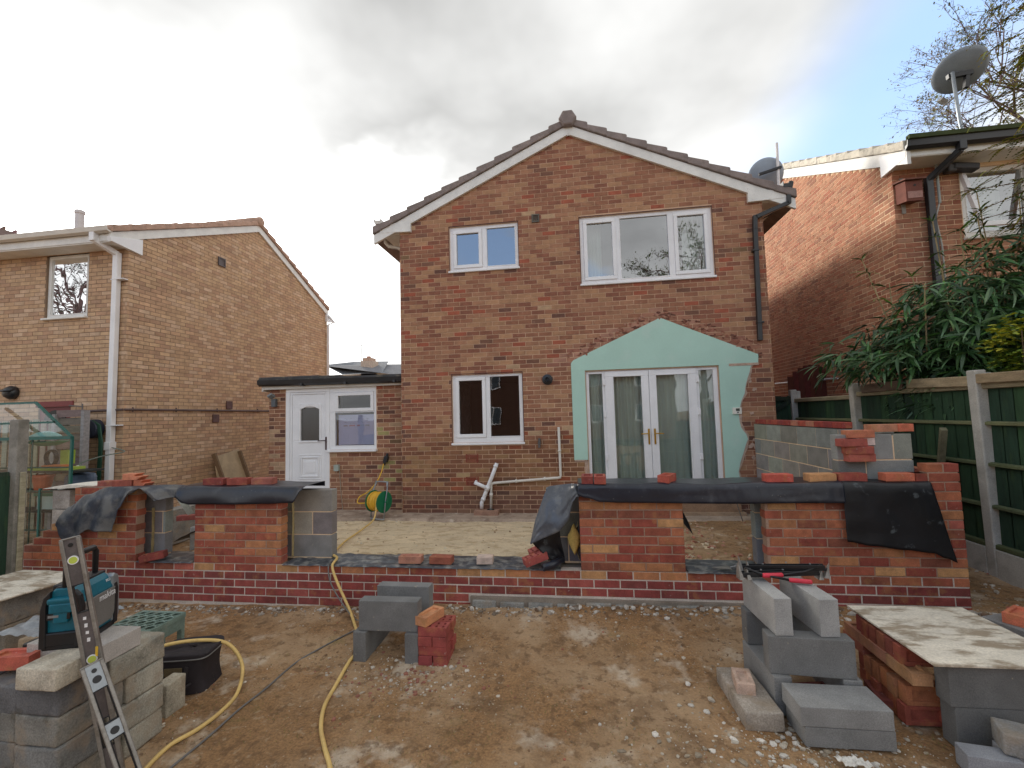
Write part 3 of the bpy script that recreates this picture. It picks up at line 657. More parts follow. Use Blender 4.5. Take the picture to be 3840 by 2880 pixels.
mb = MB(); prof = [(0, 0), (0.10, 0), (0.125, 0.05), (0.125, 0.10), (0.115, 0.10), (0.11, 0.06), (0.01, 0.06), (0, 0.1)]
mb.prism([(3.37 + a, 5.235 + b) for a, b in prof], -7.6, 0.09, PF); mb.build('gutter', M_BLACKPL, house)
mb = MB(); mb.prism([(-3.31 - a, 5.235 + b) for a, b in prof], -7.6, 0.09, PF); mb.build('gutter', M_CREAM, house)
mb = MB(); mb.tube([(-3.36, HY + .25, 5.2), (-3.36, HY + .25, 5.02), (-3.30, HY + .25, 4.95), (-3.05, HY + .25, 4.88), (-3.05, HY + .25, 0.3)], 0.035, 10); mb.build('downpipe', M_CREAM, house, smooth=True)
mb = MB(); mb.tube([(3.45, HY + .1, 5.1), (3.40, HY + .1, 5.0), (3.25, HY + .2, 4.92), (3.08, HY + .3, 4.86)], 0.010, 6); mb.build('aerial_cable', M_BLACKPL, house)

# ------------------------------------------------------------------ flat-roofed side extension
AY = 7.70; PA = frame((0, AY), (1, 0), (0, -1))
annex = thing('side_extension', 'low flat-roofed brick link between the two houses with a white door and window', 'outbuilding', (-4.3, AY, 0.15))
AX0 = -5.67; DO = (-5.335, -4.462, 0.17, 2.372); WO = (-4.462, -3.560, 1.235, 2.372)
mb = MB(); body(mb, PA, AX0, -2.99, 0.0, 2.40, [DO, WO], -0.2, -0.0035); pbox(mb, PA, AX0, AX0 + .2, -3.5, -.2, 0, 2.4); pbox(mb, PA, AX0, -2.99, -3.7, -3.5, 0, 2.4); mb.build('wall', M_MORTAR, annex)
PAL_AN = [(tuple(x * .86 for x in c), w_) for c, w_ in PAL_MAIN]
def iv_an(k, z):
    iv = [(AX0, -2.986)]
    for h in (DO, WO):
        if h[2] - 0.02 < z + 0.037 < h[3] + 0.02: iv = cut_iv(iv, h[0] - 0.01, h[1] + 0.01)
    return iv
bricks(annex, PA, 21, iv_an, 0.13, 30, PAL_AN + [(C(150, 140, 92), 2.2)], lambda u, z, t: t if (u > -3.6 and z > 0.4) else min(t, .86), M_BRICK, thick=0.05, phase=0.06)
PAs = frame((AX0, AY), (0, 1), (-1, 0)); bricks(annex, PAs, 22, lambda k, z: [(0, 3.5)], 0.13, 30, PAL_AN, pick_plain, M_BRICK, thick=.02, limit=0, bulk='side_brickwork')
mb = MB(); pbox(mb, PA, AX0 - .12, -2.99, -3.8, 0.16, 2.50, 2.56); mb.build('flat_roof', M_FELT, annex)
mb = MB(); pbox(mb, PA, AX0 - .09, -2.99, 0.0, 0.06, 2.372, 2.50); pbox(mb, PA, AX0 - .11, AX0 - .085, -3.7, 0.065, 2.34, 2.50); mb.build('fascia', M_CREAM, annex)
mb = MB(); prof = [(0, 0.0), (0.05, -0.02), (0.10, 0.01), (0.115, 0.09), (0.10, 0.09), (0.09, 0.03), (0.02, 0.02), (0.01, .09)]
mb.add([(-5.80, AY - 0.06 - a, 2.455 + b) for a, b in prof] + [(-2.99, AY - 0.06 - a, 2.425 + b) for a, b in prof], [tuple(range(8)), tuple(range(15, 7, -1))] + [(i, (i + 1) % 8, (i + 1) % 8 + 8, i + 8) for i in range(8)])
gt = mb.build('gutter', M_BLACKPL, annex)
for x in (-4.92, -4.07, -3.15): t = MB(); t.box(x - .02, x + .02, AY - .18, AY - .05, 2.415, 2.46); t.build('bracket', M_BLACKPL, gt)
mb = MB(); pbox(mb, PA, AX0 - .12, -4.6, .02, .14, 2.56, 2.60); pbox(mb, PA, -5.0, -4.2, -.5, .13, 2.562, 2.59); bevel(mb.build('felt_edge', M_FELT, annex), .01, 2)
# door leaf and its frame
mb = MB(); body(mb, PA, DO[0], DO[1], DO[2], DO[3], [(-5.255, -4.535, 0.22, 2.305)], -0.09, 0.0); bevel(mb.build('door_frame', M_UPVC, annex), .005)
mb = MB(); GA = (-5.045, -4.672, 1.411, 2.02); body(mb, PA, -5.215, -4.565, 0.24, 2.265, [GA], -0.06, -0.022); body(mb, PA, -5.253, -4.537, 0.222, 2.303, [(-5.215, -4.565, 0.24, 2.265)], -0.07, -0.008)
dl = mb.build('door', M_UPVC, annex); bevel(dl, .006)
t = MB(); ng = 12; arch = [(GA[0] + (GA[1] - GA[0]) * i / ng, 1.985 + 0.055 * math.sin(math.pi * i / ng)) for i in range(ng + 1)]
for i in range(ng): t.prism([arch[i], arch[i + 1], (arch[i + 1][0], 2.09), (arch[i][0], 2.09)], -0.035, -0.006, PA)
body(t, PA, GA[0] - .035, GA[1] + .035, 1.375, 2.09, [(GA[0], GA[1], 1.411, 2.09)], -.035, -.006); bevel(t.build('arched_moulding', M_UPVC, dl), .006)
t = MB(); t.add([PA(GA[0], -.04, GA[2]), PA(GA[1], -.04, GA[2]), PA(GA[1], -.04, 2.05), PA(GA[0], -.04, 2.05)], [(0, 1, 2, 3)]); t.build('pane', G_FROST, dl)
t = MB()
for e, w_ in ((0, -.012), (.045, -.004)): body(t, PA, -5.08 + e, -4.63 - e, .70 + e, 1.165 - e, [(-5.05 + e, -4.66 - e, .73 + e, 1.135 - e)], -.03, w_)
pbox(t, PA, -4.96, -4.75, -.03, -.012, .82, 1.045); bevel(t.build('lower_panel', M_UPVC, dl), .01, 2)
t = MB(); pbox(t, PA, -4.545, -4.515, -.01, .008, 1.24, 1.475); t.tube([PA(-4.53, 0, 1.41), PA(-4.53, .045, 1.41), PA(-4.55, .05, 1.41), PA(-4.665, .05, 1.405)], .009, 8); bevel(t.build('handle', mat('dark_handle', C(62, 36, 42), .4), dl), .004)
wi = window(annex, PA, *WO, [(-4.292, -3.670, 1.985, 2.215, True), (-4.355, -3.605, 1.310, 1.905, False)], depth=-0.01, sill_out=.06, glass=G_LOW)
mb = MB(); pbox(mb, PA, -4.318, -3.617, -.065, -.062, 1.320, 1.865); paper = mb.build('building_plan', M_PAPER, None); tag(paper, 'large white sheet of building plans taped inside the small white window', 'poster')
mb = MB()
def bx_(a, b, c, d, col): pbox(mb, PA, a, b, -.062, -.0612, c, d, col)
r2 = random.Random(5)
for i, (a, b) in enumerate(((-4.22, -4.14), (-4.11, -4.0), (-3.96, -3.90), (-3.89, -3.82), (-3.80, -3.72))):
    bx_(a, b, 1.655, 1.680, (C(190, 176, 178), C(205, 160, 160), C(205, 160, 160), C(190, 195, 215), C(180, 182, 190))[i])
    for k in range(9):
        x = a + r2.random() * (b - a); z = 1.70 + r2.random() * .10; bx_(x, min(x + r2.uniform(.006, .03), b), z, z + r2.uniform(.002, .010), C(178, 182, 205))
for cx, cz, w_, h_ in ((-3.86, 1.60, .05, .05), (-3.87, 1.45, .035, .06), (-4.17, 1.45, .05, .07), (-3.75, 1.62, .04, .03)):
    for k in range(3): a = w_ * (1 - k * .3); b = h_ * (1 - k * .3); body(mb, PA, cx - a, cx + a, cz - b, cz + b, [(cx - a + .002, cx + a - .002, cz - b + .002, cz + b - .002)], -.062, -.0612, C(182, 186, 212))
mb.build('plan_drawing', M_PRINT, paper)
mb = MB(); pbox(mb, PA, AX0 + .25, -3.05, -3.4, -2.2, .2, 2.4); mb.build('room', M_ROOM, annex)
mb = MB(); pbox(mb, PA, -4.35, -4.26, 0, .06, .86, .97, C(158, 168, 160)); mb.tube([PA(-4.26, .01, .86), PA(-4.24, .012, .55), PA(-4.2, .015, .16)], .006, 5, C(150, 140, 125)); mb.build('junction_box', M_SOLID, annex)
mb = MB(); mb.obox(PA(-3.36, .045, 1.06), (.07, .09, .11), (0, .3, 0)); mb.tube([PA(-3.335, .05, 1.16), PA(-3.34, .05, 1.05)], .025, 8); mb.obox(PA(-3.385, .06, .985), (.04, .05, .06), (0, .2, 0)); bevel(mb.build('outdoor_socket', M_BLACKPL, annex), .01, 2)
mb = MB(); mb.obox(PA(-5.56, .10, 2.25), (.10, .10, .05), (-.5, -.5, 0), C(120, 124, 126)); pbox(mb, PA, -5.585, -5.50, 0, .07, 2.05, 2.20, C(88, 92, 96)); bevel(mb.build('sensor_light', M_SOLID, annex), .008, 2)

# ------------------------------------------------------------------ left neighbour
LX, LY = -8.0, 7.0
nl = thing('neighbour_house', 'buff brick house on the left seen at its corner, gable end and white gutters', 'house', (LX, LY, 0.0))
LHAP = (10.35 - LY, 6.70); LSL = 0.455; LEZ = 5.15
PLS = frame((LX, LY), (0, 1), (1, 0)); PLF = frame((LX, LY), (-1, 0), (0, -1))
LEN = 6.65; LW = (0.842, 1.762, 3.815, 5.01)
mb = MB(); pbox(mb, PLS, 0.007, LEN, -0.25, -0.004, -0.1, LEZ); mb.prism([(0, LEZ), (LEN, LEZ), (LHAP[0], LHAP[1] + .08)], -0.25, -0.007, PLS)
body(mb, PLF, 0.25, 9.0, -0.1, LEZ, [LW, (1.12, 1.80, -.1, 2.22)], -0.25, -0.0035); pbox(mb, PLF, .25, 9, -6.6, -6.4, -.1, LEZ); mb.build('wall', M_MORTAR_L, nl)
mb = MB(); pbox(mb, PLF, .25, 9, -3, -2.9, -.1, LEZ); mb.build('room', M_ROOM, nl)
def iv_ls(k, z):
    zt = z + .075; lo, hi = 0.0, LEN
    if zt > LEZ: d = (LHAP[1] + .06 - zt) / LSL; lo, hi = max(lo, LHAP[0] - d), min(hi, LHAP[0] + d)
    return [(lo, hi)] if hi - lo > .05 else []
bricks(nl, PLS, 31, iv_ls, -.02, 90, PAL_L, lambda u, z, t: min(.999, max(0, t * .8 + (noise.noise((u * 1.2, z * 2, 5)) * .5 + .12))), M_BRICK, thick=.04)
def iv_lf(k, z):
    iv = [(0.0, 8.8)]
    for h in (LW, (1.12, 1.80, -.1, 2.22)):
        if h[2] - .02 < z + .037 < h[3] + .02: iv = cut_iv(iv, h[0] - .012, h[1] + .012)
    return iv
bricks(nl, PLF, 32, iv_lf, -.02, 69, PAL_L, lambda u, z, t: min(.999, max(0, t * .8 + (noise.noise((u * 1.2, z * 2, 8)) * .5 + .15))), M_BRICK, thick=.04, phase=.1, bulk='front_brickwork')
TL = C(178, 146, 128)
for s, L in ((-1, 3.72), (1, 3.30)):
    rake(nl, PLS, (LHAP[0], LHAP[1]), s, L, LSL, 0, .17, (0.0, .045), (-.25, .09), .345, TL, M_UPVC_OLD, tile_h=.12)
    mb = MB(); mb.prism([(LHAP[0], LHAP[1] + .22), (LHAP[0] + s * 3.75, LHAP[1] + .22 - 3.75 * LSL), (LHAP[0] + s * 3.75, LHAP[1] + .27 - 3.75 * LSL), (LHAP[0], LHAP[1] + .27)], -9.0, -.2, PLS, TL); mb.build('roof_slope', M_TILE, nl)
mb = MB(); mb.lathe([(0.11, 0), (.13, .02), (.13, 9)], PLS(LHAP[0], .12, LHAP[1] + .27), 8, TL, Matrix(((0, 0, -1), (0, 1, 0), (1, 0, 0)))); mb.build('ridge_tile', M_TILE, nl, smooth=True)
mb = MB(); mb.prism([(-.36, 5.02), (.22, 4.96), (.22, 5.26), (-.1, 5.17), (-.38, 5.1)], -.02, .055, PLS); bevel(mb.build('eaves_box', M_UPVC, nl), .004)
mb = MB(); mb.prism([(LEN - .1, 5.0), (LEN + .3, 5.05), (LEN + .3, 5.12), (LEN - .1, 5.3)], -.02, .055, PLS); mb.build('eaves_box', M_UPVC, nl)
mb = MB(); pbox(mb, PLF, 0, 9, -.0, .33, 5.02, 5.04); pbox(mb, PLF, -.02, 9, .30, .345, 5.04, 5.17); mb.build('fascia', M_UPVC_OLD, nl)
mb = MB(); prof = [(0, 0), (.05, -.015), (.10, .01), (.12, .09), (.105, .09), (.09, .03), (.02, .02), (.01, .09)]
mb.add([(LX + .06, LY - .345 - a, 5.175 + b) for a, b in prof] + [(-17, LY - .345 - a, 5.175 + b) for a, b in prof], [tuple(range(8)), tuple(range(15, 7, -1))] + [(i, (i + 1) % 8, (i + 1) % 8 + 8, i + 8) for i in range(8)]); mb.build('gutter', M_CREAM, nl)
mb = MB()
mb.bar((-8.27, LY - .39, 5.22), (-8.27, LY - .39, 5.03), .10, .10); mb.bar((-8.27, LY - .38, 5.06), (-8.17, LY - .06, 4.90), .09, .09); mb.bar((-8.17, LY - .06, 4.93), (-8.19, LY - .06, 0.0), .10, .09)
for z in (4.42, 1.78): mb.box(-8.25, -7.98, LY - .11, LY - .01, z, z + .02)
mb.box(-8.255, -8.125, LY - .12, LY, 1.36, 1.50); bevel(mb.build('downpipe', M_UPVC, nl), .006)
mb = MB(); mb.tube([(-7.93, 13.62, 5.2), (-7.80, 13.75, 5.0), (-7.93, 13.6, 4.9), (-7.94, 13.6, 0.5)], .04, 8); mb.build('downpipe', M_UPVC, nl, smooth=True)
window(nl, PLF, *LW, [(.915, 1.690, 3.89, 4.94, False)], m=M_UPVC_OLD, sill_out=.06)
mb = MB(); mb.tube([PLS(0, .02, 2.07), PLS(1.5, .025, 2.065), PLS(6.4, .02, 2.05)], .02, 8); mb.tube([PLF(0, .02, 2.07), PLF(.78, .02, 2.06), PLF(.8, .02, 2.02), PLF(.82, .02, 0.5)], .02, 8)
for u in (.15, 1.05, 2.1, 3.4, 4.6): mb.tube([PLS(u, .02, 2.03), PLS(u, .02, 2.11)], .014, 6)
for z in (1.9, 1.5): mb.tube([PLF(.76, .02, z), PLF(.86, .02, z)], .028, 8)
mb.build('condensate_pipe', mat('brown_pipe', C(96, 78, 74), .6, .2, 6), nl)
for u, z in ((2.462, 2.193), (2.069, 1.887)): mb = MB(); pbox(mb, PLS, u - .09, u + .09, 0, .03, z - .09, z + .09); bevel(mb.build('vent_cover', mat('brown_vent', C(92, 62, 58), .6), nl), .006)
mb = MB(); body(mb, PLS, 2.06, 2.27, 5.4, 5.6, [(2.09, 2.24, 5.43, 5.57)], 0, .03); pbox(mb, PLS, 2.09, 2.24, 0, .015, 5.43, 5.57); mb.build('air_vent', mat('dark_vent', C(92, 82, 80), .6), nl)
mb = MB(); pbox(mb, PLF, 1.05, 1.83, -.08, -.02, -.1, 2.26, C(110, 36, 38)); pbox(mb, PLF, 1.05, 1.85, -.02, .02, 2.16, 2.26, C(120, 40, 40)); mb.build('back_door', M_SOLID, nl)
mb = MB(); mb.prism([(1.2 + .25 + .25 * math.cos(a), 1.85 + .25 * math.sin(a)) for a in [i * math.pi / 10 for i in range(11)]], -.02, .0, PLF, C(22, 20, 22)); mb.build('fanlight', M_SOLID, nl)
mb = MB(); mb.lathe([(.02, -.02), (.12, 0), (.13, .06), (.09, .13), (.03, .15)], PLF(2.36, 0, 2.45), 16, axis=Matrix(((1, 0, 0), (0, 0, -1), (0, 1, 0)))); mb.obox(PLF(2.36, .10, 2.50), (.22, .16, .03), (.35, 0, 0)); mb.build('bulkhead_lamp', M_BLACKPL, nl, smooth=True)
mb = MB(); mb.bar(PLF(.86, 0, 2.20), PLF(.86, .0, 2.05), .02, .02); mb.bar(PLF(.86, 0, 2.15), PLF(1.0, .12, 2.17), .014, .02); mb.build('bracket', M_GREYCABLE, nl)
mb = MB(); mb.lathe([(.08, 0), (.08, .55), (.095, .56), (.095, .62), (.07, .64)], (-10.64, 8.2, 5.9), 14, C(200, 196, 196)); mb.build('flue_pipe', M_SOLID, nl)
fl = thing('distant_roof', 'brown tiled roof slope rising behind the gutter at the far left edge', 'roof', (-17, 11, 7))
mb = MB(); mb.add([(-20, 11, 8.9), (-15.7, 11, 7.38), (-15.7, 14, 7.38), (-20, 14, 8.9), (-20, 10.4, 6.9), (-15.2, 10.4, 6.9)], [(0, 1, 2, 3), (0, 4, 5, 1)], C(110, 88, 80)); mb.build('slope', M_TILE, fl)
for k in range(10):
    for j in range(4):
        t = MB(); x = -19.6 + k * .42; zt = 8.75 - (x + 19.6) * .355
        t.obox((x, 10.98 - j * .15, zt - .15 - j * .45), (.40, .05, .30), (-.25, -.34, 0), tuple(c * rnd.uniform(.8, 1.15) for c in C(120, 96, 86))); t.build('roof_tile', M_TILE, fl)
mb = MB(); mb.box(-21, -16, 11.05, 16, 0, 7.4); mb.build('wall', M_MORTAR_L, fl)

# ------------------------------------------------------------------ right neighbour
RX, RY = 4.86, 7.30
nr = thing('neighbour_house', 'orange brick house on the right, its long gable side and white verge above the bamboo', 'house', (RX, RY, 0.2))
PRS = frame((RX, RY), (0, 1), (-1, 0)); PRF = frame((RX, RY), (1, 0), (0, -1))
RSL = 0.476; RAP = (3.35, 6.97); REZ = 5.36; RLEN = 6.7; RW = (.895, 1.80, 4.19, 5.25)
mb = MB(); pbox(mb, PRS, .007, RLEN, -.25, -.0035, 0, REZ); mb.prism([(0, REZ), (RLEN, REZ), (RAP[0], RAP[1] + .05)], -.25, -.0035, PRS)
body(mb, PRF, .25, 9, 0, REZ, [RW], -.25, -.0035); mb.build('wall', M_MORTAR_R, nr)
mb = MB(); pbox(mb, PRF, .25, 9, -3, -2.9, 0, REZ); mb.build('room', M_ROOM, nr)
def iv_rs(k, z):
    zt = z + .075; lo, hi = 0.0, RLEN
    if zt > REZ: d = (RAP[1] + .02 - zt) / RSL; lo, hi = max(lo, RAP[0] - d), min(hi, RAP[0] + d)
    return [(lo, hi)] if hi - lo > .05 else []
bricks(nr, PRS, 41, iv_rs, .2, 91, PAL_R, pick_plain, M_BRICK, thick=.04, joint=.012)
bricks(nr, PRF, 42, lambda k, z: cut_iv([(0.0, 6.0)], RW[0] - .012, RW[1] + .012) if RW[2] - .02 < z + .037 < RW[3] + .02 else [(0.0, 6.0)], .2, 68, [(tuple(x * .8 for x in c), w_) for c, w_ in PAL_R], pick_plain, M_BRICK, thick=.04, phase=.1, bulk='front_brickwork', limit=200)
TR = C(214, 206, 190)
for s, L in ((-1, 3.75), (1, 3.4)):
    rake(nr, PRS, RAP, s, L, RSL, 0, .20, (0, .05), (-.25, .09), .345, TR, M_UPVC_OLD, tile_h=.14)
    mb = MB(); mb.prism([(RAP[0], RAP[1] + .26), (RAP[0] + s * 3.75, RAP[1] + .26 - 3.75 * RSL), (RAP[0] + s * 3.75, RAP[1] + .31 - 3.75 * RSL), (RAP[0], RAP[1] + .31)], -8.0, -.2, PRS, C(70, 68, 64)); mb.build('roof_slope', M_TILE, nr)
mb = MB(); mb.prism([(-.37, 5.30), (.15, 5.27), (.15, 5.62), (-.1, 5.50), (-.38, 5.38)], -.02, .055, PRS); bevel(mb.build('eaves_box', M_UPVC, nr), .004)
mb = MB(); pbox(mb, PRF, 0, 8, 0, .36, 5.30, 5.32); pbox(mb, PRF, -.02, 8, .33, .37, 5.31, 5.40); mb.build('fascia', M_UPVC_OLD, nr)
mb = MB(); mb.add([(RX - .08, RY - .37 - a, 5.40 + b * 1.5) for a, b in prof] + [(13, RY - .37 - a, 5.40 + b * 1.5) for a, b in prof], [tuple(range(8)), tuple(range(15, 7, -1))] + [(i, (i + 1) % 8, (i + 1) % 8 + 8, i + 8) for i in range(8)]); mb.build('gutter', M_BLACKPL, nr)
mb = MB(); mb.box(RX - .08, 12, RY - .52, RY - .45, 5.50, 5.56, C(60, 70, 36)); mb.build('roof_edge_moss', M_ROUGH, nr)
mb = MB(); mb.bar((5.48, RY - .43, 5.45), (5.48, RY - .43, 5.30), .09, .09); mb.bar((5.48, RY - .42, 5.32), (5.30, RY - .06, 5.08), .075, .075); mb.bar((5.30, RY - .06, 5.12), (5.30, RY - .06, .2), .09, .075); bevel(mb.build('downpipe', M_BLACKPL, nr), .006)
window(nr, PRF, *RW, [(.98, 1.72, 4.28, 5.17, False)], m=M_UPVC_OLD, sill_out=.06)
mb = MB(); mb.add([PRF(.92, .02, 4.24), PRF(1.78, .02, 4.24), PRF(1.78, .34, 4.30), PRF(.92, .34, 4.30)], [(0, 1, 2, 3)])
t = MB(); mb2 = MB()
for a, b in ((PRF(.92, .26, 4.28), PRF(1.78, .26, 4.28)), (PRF(.92, .26, 4.28), PRF(.92, .0, 5.2)), (PRF(1.78, .26, 4.28), PRF(1.78, 0, 5.2))): mb2.bar(a, b, .05, .06)
mb2.build('open_casement', M_UPVC, nr)
curtain(6.15, 6.50, 4.2, 5.2, RY + .3, 'pale curtain behind the half open upstairs window above the bamboo', folds=4)
mb = MB(); mb.tube([(5.42, 7.24, 5.3), (5.43, 7.25, 4.95), (5.43, 7.25, 4.72)], .018, 7, C(160, 166, 160)); mb.tube([(5.43, 7.26, 4.72), (5.37, 7.27, 4.5), (5.42, 7.27, 4.1), (5.42, 7.27, 3.2)], .012, 6, C(190, 186, 176)); mb.build('wall_cable', M_SOLID, nr)
mb = MB(); mb.obox((5.74, 7.2, 5.20), (.34, .14, .10), (0, .12, 0), C(36, 34, 36)); mb.obox((5.56, 7.2, 5.2), (.12, .12, .12), (0, 0, 0), C(60, 58, 58)); bevel(mb.build('flood_lamp', M_SOLID, nr), .02, 2)
# the arched gate and the white pipe in the side passage
t = MB(); gate = thing('arched_gate', 'dark red-brown arch-topped wooden gate in the side passage beside the right-hand house', 'gate', (4.62, 9.5, .3))
for i in range(9):
    x0 = 4.17 + i * .10; xc = x0 + .05; h = 2.60 - ((xc - 4.62) / .47) ** 2 * .30; m_ = MB(); m_.box(x0 + .002, x0 + .098, 9.5, 9.53, .25, h, tuple(c * rnd.uniform(.85, 1.1) for c in C(98, 46, 34))); m_.build('board', M_ROUGH, gate)
mb = MB(); mb.tube([(4.80, 9.0, 2.29), (4.80, 11.6, 2.36)], .018, 8); mb.build('white_pipe', M_UPVC, nr)

# distant houses in the gap and the rear neighbour that the ground-floor glass mirrors
fh = thing('far_house', 'distant grey roof with a stepped brick chimney seen in the gap over the flat roof', 'house', (-15.5, 30, 0))
mb = MB(); mb.add([(-17.8, 30, 5.75), (-16.4, 30, 5.0), (-13.4, 30, 5.0), (-14.2, 33, 6.2), (-17, 33, 6.3)], [(0, 1, 2, 3, 4)], C(130, 132, 136)); mb.box(-17.5, -12.5, 31, 36, 0, 5.1, C(210, 205, 200)); mb.add([(-17.6, 29.9, 5.65), (-12.0, 29.9, 4.75), (-12.0, 34, 6.0), (-17.6, 34, 6.2)], [(0, 1, 2, 3)], C(118, 118, 122)); mb.build('roof', M_ROUGH, fh)
mb = MB(); mb.box(-15.5, -14.6, 31, 32, 4.5, 6.05, C(185, 165, 148)); mb.box(-15.4, -14.75, 31.1, 31.9, 6.05, 6.28, C(180, 150, 130)); mb.box(-15.18, -14.95, 31.3, 31.5, 6.28, 6.42, C(170, 120, 100)); mb.prism([(-14.6, 4.5), (-13.9, 4.5), (-14.6, 5.5)], 0, 1, lambda u, w_, z: (u, 31 + w_, z), C(185, 165, 148)); mb.build('chimney', M_ROUGH, fh)
mb = MB(); mb.tube([(-15.55, 31.2, 5.4), (-15.55, 31.2, 7.3)], .03, 5, C(200, 205, 205)); mb.box(-15.7, -15.4, 31.18, 31.22, 7.25, 7.3, C(200, 205, 205)); mb.build('aerial', M_SOLID, fh)
rh = thing('rear_house', 'dark brick house across the garden mirrored in the ground floor glass', 'house', (-3, -13, 0))
mb = MB(); mb.box(-11, 6, -19, -13, 0, 5.0, C(92, 62, 50)); mb.build('wall', M_BRICK, rh)
mb = MB(); mb.add([(-11.4, -12.7, 4.95), (6.4, -12.7, 4.95), (6.4, -16, 6.6), (-11.4, -16, 6.6), (-11.4, -19.3, 4.95), (6.4, -19.3, 4.95)], [(0, 1, 2, 3), (3, 2, 5, 4)], C(96, 84, 78)); mb.build('roof', M_TILE, rh)
for x in (-8.5, -5.2, -1.8, 1.5, 4.2):
    for z in (1.2, 3.4): t = MB(); t.box(x - .6, x + .6, -12.99, -12.95, z, z + 1.1, C(215, 215, 220)); t.box(x - .53, x - .03, -12.95, -12.94, z + .07, z + 1.03, C(70, 80, 90)); t.box(x + .03, x + .53, -12.95, -12.94, z + .07, z + 1.03, C(70, 80, 90)); t.build('window', M_SOLID, rh)
# ------------------------------------------------------------------ floor of the extension
WY = 4.105
M_SAND = mat('sandy_screed', C(228, 208, 174, .95), 0.95, 0.12, 1.6, 0.14, 60, 1.0, 30, bdist=.02, stain=[(C(188, 158, 118, .9), 4.5, 0.56, 0.08, 0.6), (C(160, 128, 98, .9), 11, 0.66, 0.05, 0.6), (C(150, 100, 80, .9), 1.3, 0.68, 0.08, 0.5)], stretch=(1, 2.0, 1))
def slab_h(x, y):
    n = noise.noise((x * 2.2, y * 2.2, 5)) * .012 + noise.noise((x * 9, y * 12, 2)) * .010 + noise.noise((x * 22, y * 26, 2)) * .005
    return .128 + n
mb = MB(); mb.grid(lambda s, t: (-5.0 + 7.72 * s, 4.42 + 2.78 * t, slab_h(-5.0 + 7.72 * s, 4.42 + 2.78 * t)), 190, 80)
mb.build('floor_slab', M_SAND, None, smooth=True, kind='structure')
M_STRIP = mat('old_concrete_edge', C(176, 156, 138, .9), .95, .2, 3, .2, 60, .6, 50, stain=[(C(110, 88, 72), 4, .58, .08, .6), (C(210, 196, 180), 9, .64, .06, .6)])
mb = MB(); mb.grid(lambda s, t: (-6.4 + 9.2 * s, 6.98 + .06 * noise.noise((s * 14, 1, 3)) * (1 - t) + .9 * t - .0, (.165 + .006 * noise.noise((s * 40, t * 9, 1))) if t > .04 else .10), 150, 14)
mb.build('concrete_path', M_STRIP, None, smooth=False, kind='structure')
mb = MB(); rr = random.Random(12)
for i in range(420):       # rubble and red dust on the right-hand half of the slab
    x = 1.05 + rr.random() * 1.6; y = 5.2 + rr.random() * 1.9; s = rr.uniform(.006, .03)
    mb.obox((x, y, slab_h(x, y) + s * .2), (s * 2.2, s * 1.6, s), (rr.random(), rr.random(), rr.random() * 3), rr.choice([C(170, 110, 90), C(190, 140, 120), C(205, 190, 165), C(150, 92, 74), C(180, 150, 125)]))
for i in range(260):
    x = -4.3 + rr.random() * 5.3; y = 4.7 + rr.random() * 2.4; s = rr.uniform(.004, .014)
    mb.obox((x, y, slab_h(x, y) + s * .2), (s * 2.4, s * 1.6, s), (rr.random(), rr.random(), rr.random() * 3), rr.choice([C(200, 180, 150), C(180, 150, 120), C(215, 205, 185), C(150, 120, 95)]))
mb.build('slab_rubble', M_RUBBLE, None, kind='stuff')

# ------------------------------------------------------------------ the new wall
SILL = 0.395
PW = frame((0, WY), (1, 0), (0, -1))
ext = thing('extension_wall', 'half-built red brick and grey block cavity wall with piers and openings across the plot', 'wall', (0, WY, 0))
STEP = [-5.988, -5.878, -5.761, -5.645, -5.543, -5.421, -5.32, -5.25, -5.25, -5.25]
def iv_up(k, z):
    iv = [(STEP[min(k, 9)], -4.50)] if k < 10 else []
    if k < 10: iv += [(-3.83, -2.885), (0.0, 0.885), (1.548, 3.03)]
    elif k == 10: iv += [(2.72, 3.03)]
    elif k == 11: iv += [(2.80, 3.03)]
    return iv
PHN = -4.619
def pick_new(u, z, t): return min(.999, max(0, t * .85 + noise.noise((u * 1.3, z * 3, 4)) * .3 + .06))
for_up = dict(thick=.1025, full=True, jit=.002)
bricks(ext, PW, 51, iv_up, SILL, 12, PAL_NEW, pick_new, M_BRICK_NEW, phase=PHN + .0, bulk='upper_brickwork', **for_up)
bricks(ext, PW, 52, lambda k, z: [(-5.985, 3.03)], SILL - .075, 1, PAL_NEW, pick_new, M_BRICK_NEW, phase=PHN + .1125, limit=40, **for_up)
def iv_low(k, z):
    # k counts up from the lowest course
    if k == 0: return [(-5.985, -1.0)]
    if k == 1: return [(-5.985, -1.0), (1.55, 3.03)]
    return [(-5.985, 3.03)]
bricks(ext, PW, 53, iv_low, SILL - .075 * 5, 4, PAL_RED, pick_plain, M_BRICK_NEW, phase=PHN - .1125, bulk='lower_brickwork', **for_up)
mb = MB(); e = .004
for a, b, c, d in ((-5.985 + e, 3.03 - e, -.1, SILL - .004),): pbox(mb, PW, a, b, -.093, -.0035, c, d)
mb.build('pale_mortar', M_MORTAR_P, ext)
mb = MB()
for k in range(10): pbox(mb, PW, STEP[k] + e, -4.5 - e, -.093, -e, SILL + k * .075 - .005, SILL + (k + 1) * .075 - .005)
for a, b in ((-3.83, -2.885), (0, .885), (1.548, 3.03)): pbox(mb, PW, a + e, b - e, -.093, -e, SILL - .004, SILL + .745)
pbox(mb, PW, 2.72 + e, 3.02, -.093, -e, SILL + .745, SILL + .82); pbox(mb, PW, 2.80 + e, 3.02, -.093, -e, SILL + .82, SILL + .895)
mb.build('mortar', mat('brown_mortar', C(176, 146, 126, .9), .95, .15, 5, .2, 150, .5, 200), ext)
